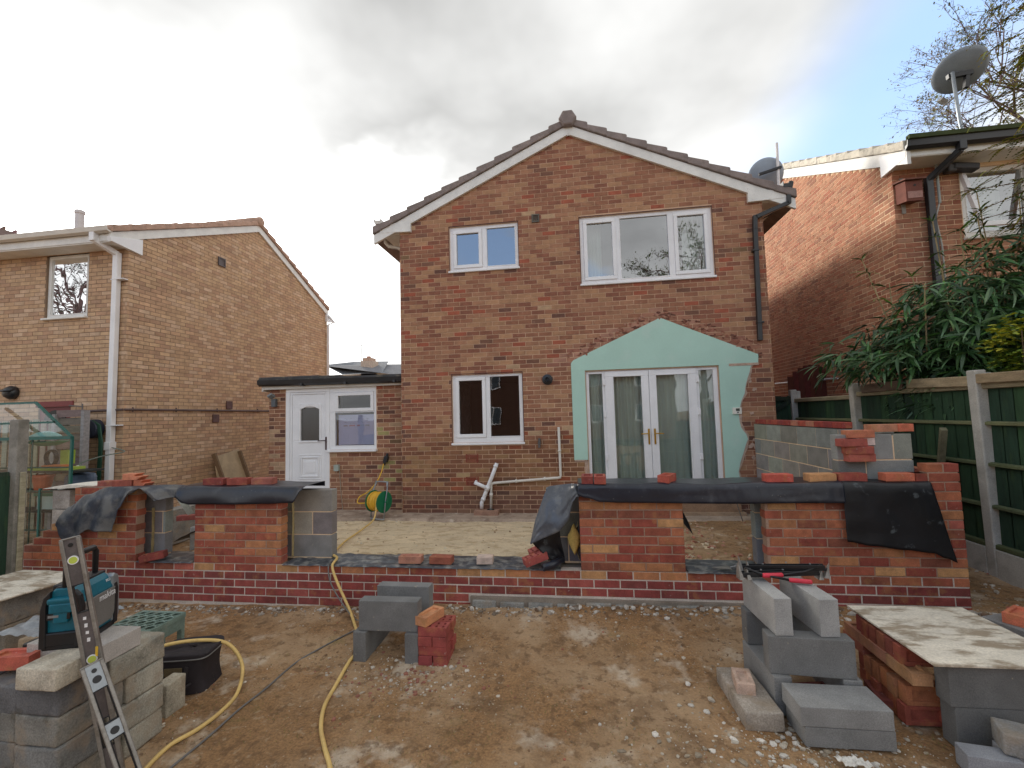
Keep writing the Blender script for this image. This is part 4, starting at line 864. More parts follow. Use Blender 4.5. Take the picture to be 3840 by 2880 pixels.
mb = MB(); pbox(mb, PW, -1.0, 1.55, -.1, .035, -.12, .155, C(140, 130, 118)); pbox(mb, PW, -6.0, 3.05, -.35, -.1, -.15, SILL - .02, C(130, 124, 116)); mb.build('footing_mortar', M_ROUGH, ext)
for i in range(10):
    x0 = -.98 + i * .252; t = MB(); t.obox(PW(x0 + .11, .045, .085 + rnd.uniform(-.012, .008)), (.215, .03, .09), (0, rnd.uniform(-.03, .03), 0), C(142, 142, 138)); bevel(t.build('footing_block', M_BLOCK_OLD, ext), .008, 2)
# blockwork
GREY = C(146, 146, 142); GREY2 = C(132, 132, 130); GREYL = C(160, 156, 148)
def blockwork(P, ivs, z0, rows, phase, cols=(GREY, GREY2), length=.45, name='block', thick=.10):
    r = random.Random(9)
    for k in range(rows):
        off = phase + (.225 if k % 2 else 0)
        for a, b in ivs(k):
            u = off + math.floor((a - off) / length) * length
            while u < b - .01:
                p, q = max(u, a), min(u + length, b)
                if q - p > .03:
                    t = MB(); c = r.choice(cols); z = z0 + k * .225
                    pbox(t, P, p + .005, q - .005, -thick, r.uniform(-.001, .002), z + .005, z + .22, tuple(x * r.uniform(.93, 1.07) for x in c))
                    bevel(t.build(name, M_BLOCK, ext), .003)
                u += length
PBI = frame((0, 4.30), (1, 0), (0, -1))
B0 = SILL + .012
blockwork(PBI, lambda k: [(-4.64, -4.36)] if k < 3 else [], B0, 3, -4.62)
blockwork(PBI, lambda k: [(-3.83, -2.46)] if k < 3 else [], B0, 3, -2.90, cols=(C(150, 148, 142), C(168, 160, 148), C(136, 134, 130)))
blockwork(PBI, lambda k: [(-.31, .885)] if k < 3 else [], B0, 3, -.11, cols=(C(104, 104, 104), C(112, 112, 112)))
blockwork(PBI, lambda k: [(1.53, 2.24)] if k < 3 else [], B0, 3, 1.53)
blockwork(PBI, lambda k: [(2.24, 2.84)] if k < 5 else [], B0, 5, 2.24)
PSI = frame((2.726, 7.44), (0, -1), (-1, 0))
blockwork(PSI, lambda k: [(0, 2.95)], 1.541 - .225 * 6, 6, .23 - .45, cols=(C(150, 148, 142), C(138, 137, 133)))
mb = MB(); pbox(mb, PBI, -4.63, -4.37, -.085, -.003, SILL, SILL + .68)
for a, b, h in ((-3.82, -2.474, .67), (-.296, .87, .67), (1.546, 2.23, .67), (2.25, 2.825, 1.12)): pbox(mb, PBI, a, b, -.085, -.003, SILL, SILL + h)
pbox(mb, PSI, .0, 2.93, -.085, -.003, .1, 1.53); mb.build('block_mortar', M_MORTAR_R, ext)
# outer return leaf and the course of bricks laid on the inner one
PSO = frame((3.03, WY), (0, 1), (1, 0))
bricks(ext, PSO, 55, lambda k, z: [(.11, 3.35)], SILL - .075 * 3, 14, PAL_NEW, pick_plain, M_BRICK_NEW, phase=.0, limit=0, thick=.1025, full=True, bulk='return_brickwork')
mb = MB(); pbox(mb, PSO, .01, 3.34, -.095, -.008, .1, SILL + 11 * .075 - .01 - .075); mb.build('return_mortar', M_MORTAR_P, ext)
# mineral wool poking out of the cavity
for x, z0, z1, am in ((-.012, .43, .78, .05), (-2.875, .42, 1.0, .008), (.892, .43, .90, .010), (-4.488, .42, .9, .006)):
    t = MB(); t.grid(lambda s, v: (x + (-1 if x > -.1 and x < .5 else 1) * am * max(0, math.sin(3.1 * v)) * (.6 + .6 * noise.noise((s * 5, v * 7, x))) + .006 * noise.noise((s * 22, v * 40, x)), 4.262 + .032 * s, z0 + (z1 - z0) * v), 9, 24, C(176, 156, 112)); t.build('cavity_insulation', M_ROUGH, ext, smooth=True)
t = MB(); t.grid(lambda s, v: (-.055 + .055 * math.cos(6.283 * s) * math.sin(3.1416 * v) * (1 + .4 * noise.noise((s * 5, v * 6, 2))), 4.235 + .035 * math.sin(6.283 * s), .50 + .26 * v + .02 * noise.noise((s * 6, v * 3, 5))), 18, 12, C(196, 168, 96)); t.build('cavity_insulation', M_ROUGH, ext, smooth=True)
mb = MB(); mb.box(.86, 1.60, 4.12, 4.20, 1.0, 1.135, C(120, 120, 120)); mb.box(.80, 1.65, 4.305, 4.395, 1.075, 1.13, C(120, 120, 120)); mb.build('lintel', M_CONC, ext)
# left return: block stub with a step of bricks
PBL = frame((0, 4.62), (1, 0), (0, -1))
for k in range(4):
    t = MB(); pbox(t, PBL, -6.22, -5.98, -.30, 0, .14 + k * .225, .355 + k * .225, C(168, 160, 152)); bevel(t.build('block', M_BLOCK_OLD, ext), .004)
t = MB(); t.box(-6.22, -5.98, 4.66, 7.0, 0, .50, C(140, 136, 130)); t.build('low_return_wall', M_BLOCK_OLD, ext)

# ------------------------------------------------------------------ loose bricks and blocks
def cellbox(xs, ys, holes, z0, zt, zb, col):
    """slab with rectangular pockets; holes = set of (i, j) cells"""
    mb = MB()
    for i in range(len(xs) - 1):
        for j in range(len(ys) - 1):
            x0, x1, y0, y1 = xs[i], xs[i + 1], ys[j], ys[j + 1]
            if (i, j) in holes:
                dk = tuple(c * .5 for c in col)
                mb.add([(x0, y0, zb), (x1, y0, zb), (x1, y1, zb), (x0, y1, zb)], [(0, 1, 2, 3)], col)
                for a, b, di, dj in (((x0, y0), (x1, y0), 0, -1), ((x1, y0), (x1, y1), 1, 0), ((x1, y1), (x0, y1), 0, 1), ((x0, y1), (x0, y0), -1, 0)):
                    mb.add([(*a, zt), (*b, zt), (*b, zb), (*a, zb)], [(0, 1, 2, 3)], col)
            else: mb.add([(x0, y0, zt), (x1, y0, zt), (x1, y1, zt), (x0, y1, zt)], [(0, 1, 2, 3)], col)
    X0, X1, Y0, Y1 = xs[0], xs[-1], ys[0], ys[-1]
    mb.add([(X0, Y0, z0), (X1, Y0, z0), (X1, Y1, z0), (X0, Y1, z0)], [(0, 3, 2, 1)], col)
    for a, b in (((X0, Y0), (X1, Y0)), ((X1, Y0), (X1, Y1)), ((X1, Y1), (X0, Y1)), ((X0, Y1), (X0, Y0))):
        mb.add([(*a, z0), (*b, z0), (*b, zt), (*a, zt)], [(0, 1, 2, 3)], col)
    return mb
LBM = {}
def brick_mesh(kind, col, L=.215):
    key = (kind, tuple(round(c, 3) for c in col), L)
    if key in LBM: return LBM[key]
    hl, hw, h = L / 2, .05125, .065
    if kind == 'frog': mb = cellbox([-hl, -hl + .032, hl - .032, hl], [-hw, -hw + .022, hw - .022, hw], {(1, 1)}, 0, h, h - .014, col)
    elif kind == 'perf':
        xs = [-hl, -hl + .022]; 
        n = 4; w = .018; g = (2 * hl - .044 - n * w) / (n - 1)
        for i in range(n): xs += [xs[-1] + w] + ([xs[-1] + w + g] if i < n - 1 else [])
        xs.append(hl); holes = {(i, j) for i in range(1, 2 * n, 2) for j in (1, 3)}
        mb = cellbox(xs, [-hw, -hw + .014, -.008, .008, hw - .014, hw], holes, 0, h, .004, col)
    elif kind == 'cut': mb = MB(); mb.prism([(-hl, 0), (hl * .5, 0), (hl, h * .55), (hl * .2, h * .62), (hl * .5, h), (-hl, h)], -hw, hw, lambda u, w, z: (u, w, z), col)
    else: mb = cellbox([-hl, hl], [-hw, hw], set(), 0, h, 0, col)
    m_ = mb.mesh('brick', weld=True); m_.materials.append(M_BRICK_NEW); LBM[key] = m_; return m_
RED = C(158, 68, 54); REDD = C(140, 54, 48); ORG = C(196, 100, 62); TAN = C(206, 146, 96); PALE = C(205, 180, 164)
def loose(x, y, z, rz, label, kind='frog', col=RED, group=None, rx=0, ry=0, L=.215):
    col = tuple(round(q, 2) for q in dsat([(col, 1)], .16, 1.02)[0][0])
    o = link('brick', brick_mesh(kind, col, L), None, (x, y, z), rot=(rx, ry, rz)); tag(o, label, 'brick', group)
    bevel(o, .0035, 2); return o
BLM = {}
def block_mesh(size, style, col, seed):
    key = (size, style, col, seed)
    if key in BLM: return BLM[key]
    bm = bmesh.new(); bmesh.ops.create_cube(bm, size=1.0)
    for v in bm.verts: v.co = Vector((v.co.x * size[0], v.co.y * size[1], (v.co.z + .5) * size[2]))
    w = {'clean': .005, 'worn': .013, 'rough': .008}[style]
    bmesh.ops.bevel(bm, geom=bm.edges[:], offset=w, segments=2 if style != 'worn' else 3, affect='EDGES', profile=.6)
    if style != 'clean':
        bmesh.ops.subdivide_edges(bm, edges=[e for e in bm.edges if e.calc_length() > .09], cuts=5, use_grid_fill=True)
    amp = {'clean': .0, 'worn': .0055, 'rough': .003}[style]
    for v in bm.verts:
        if amp:
            n = noise.noise_vector((v.co * 14 + Vector((seed * 3.1, seed, 0)))) + noise.noise_vector(v.co * 40 + Vector((seed, 5, 1))) * .4
            v.co += n * amp
    me = bpy.data.meshes.new('block'); bm.to_mesh(me); bm.free()
    at = me.color_attributes.new('Col', 'FLOAT_COLOR', 'CORNER'); at.data.foreach_set('color', list((*col, 1)) * len(me.loops))
    me.polygons.foreach_set('use_smooth', [style != 'clean'] * len(me.polygons)); me.materials.append(M_BLOCK if style == 'clean' else M_BLOCK_OLD)
    BLM[key] = me; return me
def blk(x, y, z, size, label, rz=0.0, style='clean', col=GREY2, seed=1, group=None, rx=0, ry=0):
    o = link('concrete_block', block_mesh(size, style, col, seed), None, (x, y, z), rot=(rx, ry, rz)); return tag(o, label, 'concrete block', group)
# bricks holding down the membranes
MT = 1.150
loose(.085, 4.19, MT, R(88), 'dark red frogged brick at the left end of the long membrane, its end facing out', col=REDD)
loose(.195, 4.17, MT, R(88), 'dark red frogged brick touching the right side of another on the long membrane', col=RED)
loose(.785, 4.20, MT, R(62), 'orange-red frogged brick set askew on the long membrane above the central pier', col=C(182, 72, 56))
loose(1.69, 4.17, MT, R(2), 'bright red brick on the membrane, next to the left of a tan one', col=C(200, 78, 56), kind='plain')
loose(2.03, 4.18, MT, R(3), 'tan and orange brick on the membrane, touching a red brick on its right', col=C(204, 142, 84), kind='plain')
loose(2.26, 4.175, MT, R(-1), 'red brick on the membrane in front of the corner block pier, touching a tan brick', col=RED)
loose(2.61, 4.17, MT, R(0), 'orange brick alone on the membrane nearest the right-hand corner', col=C(206, 104, 66), kind='plain')
for x, lb, c in ((-3.68, 'left red brick with pale mortar smears of the three on the left pier', REDD), (-3.41, 'middle red brick of the three on the left pier membrane', RED), (-3.14, 'right brick with a pale whitish face of the three on the left pier', C(168, 92, 76))):
    loose(x, 4.20, MT, R(4), lb, col=c, kind='perf' if x > -3.2 else 'frog')
loose(-1.60, 4.20, SILL + .014, R(2), 'pinkish frogged brick on the low sill, first from the yellow hose', col=C(190, 124, 98))
loose(-1.30, 4.20, SILL + .014, R(-3), 'brown brick with a tan top, middle of three along the low sill', col=C(160, 84, 56), kind='plain')
loose(-.885, 4.22, SILL + .014, R(3), 'pale cut half brick on the low sill, right of two darker bricks', col=PALE, kind='plain', L=.15)
loose(-.40, 4.13, SILL + .06, R(24), 'red perforated brick tilted on the rolled end of the membrane', kind='perf', col=C(170, 72, 60), ry=R(-14))
loose(-.36, 4.26, SILL + .10, R(24), 'red perforated brick leaning behind another beside the hanging membrane', kind='perf', col=C(176, 80, 66), ry=R(-18))
loose(-4.30, 4.12, SILL + .02, R(24), 'dark red brick with a dab of mortar tilted off the small left opening', col=REDD, ry=R(-8))
loose(-4.71, 4.17, 1.145, R(4), 'red brick under the broken one on top of the leftmost pier', col=C(164, 76, 60), kind='plain')
loose(-4.50, 4.18, 1.145, R(-4), 'orange broken brick lying on the right of the leftmost pier top', col=ORG, kind='cut', L=.16, ry=R(0))
loose(-4.60, 4.18, 1.212, R(3), 'orange broken brick with a notch, uppermost on the leftmost pier', col=C(212, 126, 84), kind='cut')
loose(-5.33, 4.62, 1.08, R(5), 'long dull red brick course end behind the leftmost hanging membrane', col=C(160, 84, 72), kind='plain', L=.40)
loose(-5.50, 4.60, 1.02, R(5), 'dull red half brick below a longer one behind the leftmost membrane', col=C(150, 80, 70), kind='plain', L=.22)
# brick pile on the corner block pier and caps on it
bp = [(2.40, 4.28, 1.300, 'frog', C(176, 84, 66), 2, 'lowest brick with white mortar patches in the pile on the corner block pier'),
      (2.385, 4.27, 1.366, 'plain', C(160, 74, 60), -3, 'dark red brick second from the bottom in the pile on the corner block pier'),
      (2.34, 4.26, 1.432, 'frog', C(168, 78, 64), 14, 'red frogged brick turned outwards, top left of the pile on the corner block pier')]
for x, y, z, kd, c, a, lb in bp: loose(x, y, z, R(a), lb, kd, c)
loose(2.47, 4.33, 1.434, R(0), 'pale mortar-faced brick under the tan one on the corner block pier', 'plain', C(214, 190, 180), L=.14)
loose(2.43, 4.32, 1.500, R(2), 'tan-ended orange brick crowning the pile on the corner block pier', 'plain', C(196, 112, 74))
loose(2.64, 4.36, 1.545, R(0), 'brown-orange brick lying on the corner block pier, left of an orange half', 'plain', C(190, 124, 86))
loose(2.80, 4.35, 1.545, R(3), 'orange half brick on the right edge of the corner block pier', 'plain', C(206, 104, 66), L=.12)
# coping course of headers on the side wall: parts of the wall
for i in range(12):
    y = 7.28 - i * .19; t = MB(); c = rnd.choice([C(150, 62, 54), C(166, 78, 62), C(140, 58, 56), C(178, 116, 96)])
    t.box(2.728, 2.826, y - .094, y + .094, 1.545, 1.610, c); bevel(t.build('brick', M_BRICK_NEW, ext), .004)
# top of the right-hand brick corner
for x, y, z, a, c in ((2.915, 4.30, 1.30 - .005, 90, C(206, 122, 80)),):
    pass
# centre stand of blocks with the brick pile beside it
S = (.10, .44, .215); SL_ = (.44, .10, .215)
blk(-1.635, 3.46, -.005, S, 'dark grey block on edge, left foot of the small block stand', col=C(117, 117, 116), rz=R(-2))
blk(-1.250, 3.46, -.005, S, 'dark grey block on edge, right foot of the small block stand', col=C(117, 117, 116), rz=R(2))
blk(-1.430, 3.315, .212, (.455, .10, .215), 'grey block with a mortar splash, front one on the small block stand', col=C(118, 118, 117), rz=R(1), seed=2)
blk(-1.430, 3.610, .212, SL_, 'grey block at the back of the small block stand near the hose', col=C(124, 124, 123), rz=R(-.5), seed=3)
PB = C(162, 66, 56)
for L_, (a, b, rz, nm) in enumerate(((-1.140, -1.028, 90, 'bottom'), (None, None, 0, 'second'), (-1.143, -1.032, 90, 'third'), (None, None, 0, 'top'))):
    z = L_ * .0665 - .004
    if a: loose(a, 3.345, z, R(rz + rnd.uniform(-2, 2)), f'left red brick in the {nm} layer of the small brick pile', 'plain', tuple(c * rnd.uniform(.9, 1.1) for c in PB)); loose(b, 3.345, z, R(rz + rnd.uniform(-2, 2)), f'right red brick in the {nm} layer of the small brick pile', 'plain', tuple(c * rnd.uniform(.9, 1.1) for c in PB))
    else: loose(-1.085, 3.295, z, R(rnd.uniform(-4, 3)), f'front red perforated brick in the {nm} layer of the small brick pile', 'perf', tuple(c * rnd.uniform(.9, 1.1) for c in PB)); loose(-1.070, 3.402, z, R(rnd.uniform(-3, 4)), f'rear red perforated brick in the {nm} layer of the small brick pile', 'perf', tuple(c * rnd.uniform(.9, 1.1) for c in PB))
loose(-1.135, 3.35, .263, R(68), 'tan frogged brick set askew on top of the small red brick pile', 'frog', C(206, 138, 84))
# right-hand block stand
blk(1.355, 2.785, -.005, (.44, .215, .10), 'grey block lying flat, lower of the front pair of the right stand', col=C(130, 130, 129), rz=R(1), seed=4)
blk(1.345, 2.785, .097, (.45, .22, .10), 'grey block lying flat, upper of the front pair of the right stand', col=C(148, 148, 147), rz=R(.5), seed=5)
blk(1.13, 3.14, -.005, S, 'grey block on edge running back, left foot of the tall right stand', col=C(142, 142, 141), rz=R(3))
blk(1.52, 3.14, -.005, S, 'grey block on edge running back, right foot of the tall right stand', col=C(143, 143, 142), rz=R(-1))
blk(1.315, 2.985, .212, (.46, .10, .215), 'dark grey block across the front of the tall right stand with a tan chip', col=C(117, 117, 116), rz=R(-3.5), seed=6)
blk(1.300, 3.335, .212, SL_, 'dark grey block across the back of the tall right stand', col=C(110, 110, 109), rz=R(0), seed=7)
blk(1.165, 3.170, .429, (.10, .44, .215), 'pale-sided grey block pointing back under the tool handles, left of two', col=C(161, 161, 160), rz=R(4), seed=8)
blk(1.415, 3.175, .429, (.11, .44, .215), 'pale-sided grey block pointing back under the tool handles, right of two', col=C(159, 159, 158), rz=R(5), seed=9)
blk(.970, 3.01, -.012, (.205, .46, .10), 'dirty whitish block lying flat left of the tall right stand', style='rough', col=C(172, 162, 150), rz=R(3), seed=10)
loose(.955, 3.03, .082, R(82), 'broken brick crusted with white mortar on the dirty flat block', 'frog', C(205, 172, 152), L=.18)
loose(1.38, 3.10, .0, R(10), 'dark red perforated brick tucked inside the right block stand', 'perf', C(120, 50, 46))
loose(1.76, 3.10, .0, R(80), 'dark red brick lying on the soil between the block stand and the board', 'frog', C(126, 56, 48))
# stack under the mortar board
blk(2.085, 2.77, .212, SL_, 'grey block with mortar smears directly under the front of the mortar board', col=C(113, 113, 112), rz=R(1), seed=11)
blk(2.105, 2.775, -.005, SL_, 'dark grey block at the bottom under the front of the mortar board', col=C(107, 107, 106), rz=R(1), seed=12)
blk(1.91, 2.575, -.005, (.215, .10, .10), 'pale cut block lying on the soil in the bottom right corner', rz=R(-8), col=C(150, 152, 158), seed=13)
blk(2.06, 2.60, -.005, (.14, .12, .10), 'small grey block offcut flat on the soil under a chipped offcut', rz=R(-8), col=C(150, 150, 152), seed=16)
blk(2.07, 2.585, .10, (.18, .14, .10), 'chipped grey block offcut perched on another in the bottom right corner', rz=R(-22), style='rough', col=C(151, 151, 150), seed=14)
OB = C(166, 92, 68)
lay = [(0.0, 'bottom'), (.105, 'second'), (.21, 'third'), (.315, 'top')]
n = 0
for z, nm in lay:
    for i in range(6):
        n += 1
        y = 2.93 + i * .072; c = tuple(k * rnd.uniform(.85, 1.1) for k in rnd.choice([OB, C(150, 78, 62), C(184, 122, 84), C(142, 72, 60)]))
        if nm == 'third':
            if i < 3: loose(1.800, 2.93 + i * .205 - .02, z + .052 - .0325 + .03, R(90), f'{("nearest", "middle", "farthest")[i]} tan brick laid lengthwise in the third layer beneath the mortar board', 'frog', c, rx=0, ry=R(0)); 
            continue
        o = link('brick', brick_mesh('frog', tuple(round(k, 2) for k in c)), None, (1.865 + rnd.uniform(-.012, .012), y + .0325, z + .05125), rot=(R(90), 0, rnd.uniform(-.03, .03)))
        bevel(o, .003, 2)
        tag(o, f'brick on edge, number {("one", "two", "three", "four", "five", "six")[i]} from the front, {nm} layer under the mortar board', 'brick', 'bricks stacked under the mortar board')
for y, lb in ((3.34, 'orange brick standing against the back of the pile under the mortar board'),): loose(1.80, y, .2, R(90), lb, 'plain', OB)
bd = MB(); bd.obox((2.115, 3.04, .438), (.70, .72, .014), (0, 0, R(1.5))); o = bd.build('mortar_board', M_SLABW, None); bevel(o, .004, 2); tag(o, 'square pale mortar-crusted board resting on blocks and bricks at the right', 'board')
for k in range(5): pass
loose(2.79, 3.42, .36, R(35), 'bright orange frogged brick at the right edge behind the mortar board', 'frog', C(214, 110, 66)); blk(2.86, 3.46, .0, (.44, .215, .36), 'grey block pile supporting the orange brick at the right edge', col=C(130, 130, 129), rz=R(20), seed=15)

# left stack of reclaimed blocks: four layers of 140 mm with headers and stretchers
nm = ('bottom', 'second', 'third', 'upper')
for k in range(4):
    z = k * .1405
    gcol = [C(138, 134, 124), C(116, 116, 114), C(122, 120, 114), C(104, 104, 106)][k]
    j = rnd.uniform(-.006, .006)
    ya, yb_ = (2.105, 2.115) if k % 2 else (2.20, 2.21)
    far = C(152, 148, 136)
    blk(-2.58 + j, (1.885 + ya) / 2, z, (.245, ya - 1.885, .138), f'dark weathered block at the near corner, {nm[k]} layer of the left stack', style='worn', col=gcol, seed=20 + k, rz=R(rnd.uniform(-1, 1)))
    blk(-2.565 + j, (yb_ + 2.43) / 2, z, (.235, 2.43 - yb_, .138), f'lighter brownish block at the far end, {nm[k]} layer of the left stack', style='worn', col=far, seed=34 + k)
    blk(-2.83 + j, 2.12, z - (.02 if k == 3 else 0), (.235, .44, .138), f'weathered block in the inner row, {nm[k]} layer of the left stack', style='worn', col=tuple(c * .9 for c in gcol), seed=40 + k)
    blk(-3.08 + j, 2.14, z - (.03 if k == 3 else 0), (.235, .44, .138), f'darker block against the frame edge, {nm[k]} layer of the left stack', style='worn', col=tuple(c * .85 for c in gcol), seed=50 + k)
blk(-2.575, 2.60, -.01, (.09, .14, .20), 'pale block stood upright at the far foot of the left stack', style='rough', col=C(176, 168, 150), seed=60)
blk(-2.535, 1.950, .562, (.215, .215, .098), 'cream coloured rough block lying on the near corner of the left stack', style='rough', col=C(184, 176, 160), seed=61, rz=R(1))
blk(-2.665, 2.165, .562, (.44, .215, .098), 'pale grey block laid flat under the site radio', style='clean', col=C(176, 170, 164), seed=62, rz=R(2))
loose(-2.90, 2.02, .564, R(12), 'bright red frogged brick at the left frame edge on the block stack', 'frog', C(196, 88, 66))

# ------------------------------------------------------------------ damp-proof membranes
def sheet(name, label, fn, nu, nv, mt, group=None):
    mb = MB(); mb.grid(fn, nu, nv); o = mb.build(name, mt, None, smooth=True)
    m = o.modifiers.new('solid', 'SOLIDIFY'); m.thickness = .0016; return tag(o, label, 'plastic sheet', group)
def lerp_tab(tab, x):
    if x <= tab[0][0]: return tab[0][1]
    for (a, b), (c, d) in zip(tab, tab[1:]):
        if x <= c: t = (x - a) / (c - a); t = t * t * (3 - 2 * t); return b + (d - b) * t
    return tab[-1][1]
def drape(u0, u1, top, hang, backhang, out, wr=.006, seed=0, topy=(4.09, 4.42), wob=.0, side=None):
    """cloth laid over a wall: v from the back edge over the top to the front hem"""
    yb, yf = topy[1], topy[0]
    def f(s, v):
        x = u0 + (u1 - u0) * s; h = hang(x); bh = backhang; L = [bh, (yb - yf), h]; tot = sum(L); d = v * tot
        tz = top(x)
        if d < bh: p = (yb + .012, tz - (bh - d))
        elif d < bh + L[1]: p = (yb - (d - bh), tz + .006 * math.sin(x * 9 + seed))
        else:
            q = (d - bh - L[1]) / max(h, 1e-3); dd = d - bh - L[1]
            p = (yf - .022 - out(x, q), tz - dd)
            if q < .12: p = (yf - .022 * (q / .12) - out(x, q), tz - dd * .9)
        n = noise.noise((x * 7, d * 7, seed)) * wr + noise.noise((x * 22, d * 15, seed + 3)) * wr * .4
        xx = x + (side(x, v) if side else 0)
        return (xx, p[0] - abs(n) if d > bh + L[1] else p[0], p[1] + (abs(n) if bh < d < bh + L[1] else 0))
    return f
# long sheet over the central pier, the opening and the right-hand wall
hang1 = lambda x: lerp_tab([(-.02, .085), (.06, .11), (.20, .150), (.36, .158), (.9, .158), (1.55, .160), (2.14, .162)], x)
sheet('membrane', 'long black plastic sheet folded over the wall top from the central pier to the right', drape(-.005, 2.15, lambda x: 1.148 + .004 * math.sin(x * 4), hang1, .06, lambda x, q: .006 + .016 * q + .006 * noise.noise((x * 3, q * 1.5, 3)) + .012 * max(0, noise.noise((x * 2.2 + q * 1.4, q * 3.5, 8)) - .25), .0025, 1), 220, 30, M_DPM)
# its free end falling to the left over the blocks
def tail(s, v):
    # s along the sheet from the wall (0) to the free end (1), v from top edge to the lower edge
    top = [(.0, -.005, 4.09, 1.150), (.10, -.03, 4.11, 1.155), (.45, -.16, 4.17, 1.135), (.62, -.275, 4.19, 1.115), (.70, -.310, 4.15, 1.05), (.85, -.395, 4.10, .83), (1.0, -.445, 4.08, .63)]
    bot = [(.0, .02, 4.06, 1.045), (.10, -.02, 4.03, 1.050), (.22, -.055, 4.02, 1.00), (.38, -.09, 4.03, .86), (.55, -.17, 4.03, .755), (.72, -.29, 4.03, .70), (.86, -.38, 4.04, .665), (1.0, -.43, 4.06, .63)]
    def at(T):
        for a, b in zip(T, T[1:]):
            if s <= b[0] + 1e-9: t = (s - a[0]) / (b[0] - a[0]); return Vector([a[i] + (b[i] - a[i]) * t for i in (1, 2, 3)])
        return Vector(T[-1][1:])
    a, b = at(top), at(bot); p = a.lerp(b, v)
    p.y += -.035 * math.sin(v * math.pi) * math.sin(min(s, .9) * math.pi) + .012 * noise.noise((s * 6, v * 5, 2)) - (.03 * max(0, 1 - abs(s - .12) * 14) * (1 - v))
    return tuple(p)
sheet('membrane', 'free end of plastic sheet, grey sheen painted on, flopping left off the central pier', tail, 60, 26, M_DPM_SHEEN)
def tail2(s, v):   # the dark underside running down to the roll on the sill
    a = Vector((-.43, 4.09, .64)).lerp(Vector((-.215, 4.16, .42)), s); b = Vector((-.17, 4.14, .80)).lerp(Vector((-.155, 4.22, .42)), s)
    p = a.lerp(b, v); p.x += -.012 * math.sin(s * 5); p.y += .03 * math.sin(v * 3) + .01 * noise.noise((s * 5, v * 5, 9)); return tuple(p)
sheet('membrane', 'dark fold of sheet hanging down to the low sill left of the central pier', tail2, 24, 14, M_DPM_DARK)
t = MB(); t.tube([(-.335, 4.04, .432), (-.25, 4.08, .45), (-.16, 4.16, .47)], [.033, .034, .03], 14, caps=False); o = t.build('membrane_roll', M_DPM, None, smooth=True); m = o.modifiers.new('s', 'SOLIDIFY'); m.thickness = .004; tag(o, 'short rolled end of black sheet poking over the low sill', 'plastic sheet')
# near-black apron over the right-hand wall
hang2 = lambda x: lerp_tab([(2.13, .395), (2.20, .415), (2.35, .435), (2.55, .46), (2.66, .47), (2.74, .485), (2.80, .50)], x)
sheet('membrane', 'near-black weathered sheet hanging like an apron on the right-hand wall', drape(2.14, 2.80, lambda x: 1.150, lambda x: lerp_tab([(2.14, .47), (2.30, .50), (2.50, .53), (2.66, .55), (2.74, .59), (2.80, .62)], x), .03, lambda x, q: .010 + .006 * noise.noise((x * 5, q * 4, 1)) + .006 * max(0, q - .8) * 4, .002, 7, side=lambda x, v: .12 * (x - 2.14) / .66 * max(0, v - .42) / .58), 70, 44, M_DPM_DARK)
# curved cap over the left pier
sheet('membrane', 'blue-grey stiff sheet curved over the left pier under three bricks', drape(-3.99, -2.62, lambda x: 1.150 - .012 * max(0, x + 3.0), lambda x: lerp_tab([(-3.99, .10), (-3.90, .155), (-3.84, .17), (-3.0, .165), (-2.72, .15), (-2.62, .03)], x), .05, lambda x, q: .030 * math.sin(min(1, q * 1.1) * 1.7) + .012 * math.sin(x * 9) * q * q, .0015, 11), 110, 26, M_DPM)
# dusty drape on the leftmost pier
def ld(s, v):
    x = -5.28 + 1.13 * s
    crest = lerp_tab([(-5.28, .95), (-5.05, 1.08), (-4.82, 1.150), (-4.30, 1.155), (-4.22, 1.12), (-4.15, 1.03)], x)
    hem = lerp_tab([(-5.28, .78), (-5.18, .60), (-5.05, .575), (-4.98, .70), (-4.93, .73), (-4.78, .72), (-4.64, .71), (-4.59, .80), (-4.53, .95), (-4.45, 1.09), (-4.30, 1.15), (-4.15, 1.02)], x)
    if v < .25: q = v / .25; return (x + .10 * (1 - q), 4.44 - .33 * q, crest - .05 * (1 - q) * (1 - q) * (1 if x < -4.25 else 2))
    q = (v - .25) / .75; z = crest + (hem - crest) * q
    fold = .035 * math.sin((x + 5.28) * 13 + q * 1.5) * min(1, q * 2) + .012 * noise.noise((x * 9, z * 8, 4))
    return (x - .05 * q, 4.075 - .03 * min(1, q * 4) - abs(fold) - .02 * q, z)
sheet('membrane', 'dusty grey sheet draped in folds over the leftmost stepped pier', ld, 90, 44, M_DPM_DUSTY)
t = MB(); t.grid(lambda s, v: (-4.18 + .16 * s + .02 * v, 4.30 - .1 * v, 1.06 - .22 * s - .03 * v * (1 - s)), 8, 4, C(190, 195, 185)); o = t.build('membrane_flap', M_ROUGH, None, smooth=True); tag(o, 'pale torn corner of sheet curling off the right of the leftmost pier', 'plastic sheet')
# strips lying in the sill openings
def sill_strip(x0, x1, seed):
    return lambda s, v: (x0 + (x1 - x0) * s, 4.085 + .36 * v, SILL + .004 + abs(noise.noise(((x0 + (x1 - x0) * s) * 7, v * 4, seed))) * .018 + (.012 * math.exp(-((v - .42) / .05) ** 2)) - (.006 if v < .02 else 0))
sheet('membrane', 'crumpled grey membrane strip along the long low sill under three bricks', sill_strip(-2.86, -.18, 2), 150, 16, M_DPM_SILL)
sheet('membrane', 'short muddy membrane strip in the small left opening', sill_strip(-4.48, -3.85, 5), 40, 14, M_DPM_SILL)
sheet('membrane', 'muddy membrane scrap in the opening right of the central pier', sill_strip(.90, 1.54, 8), 40, 14, M_DPM_SILL)
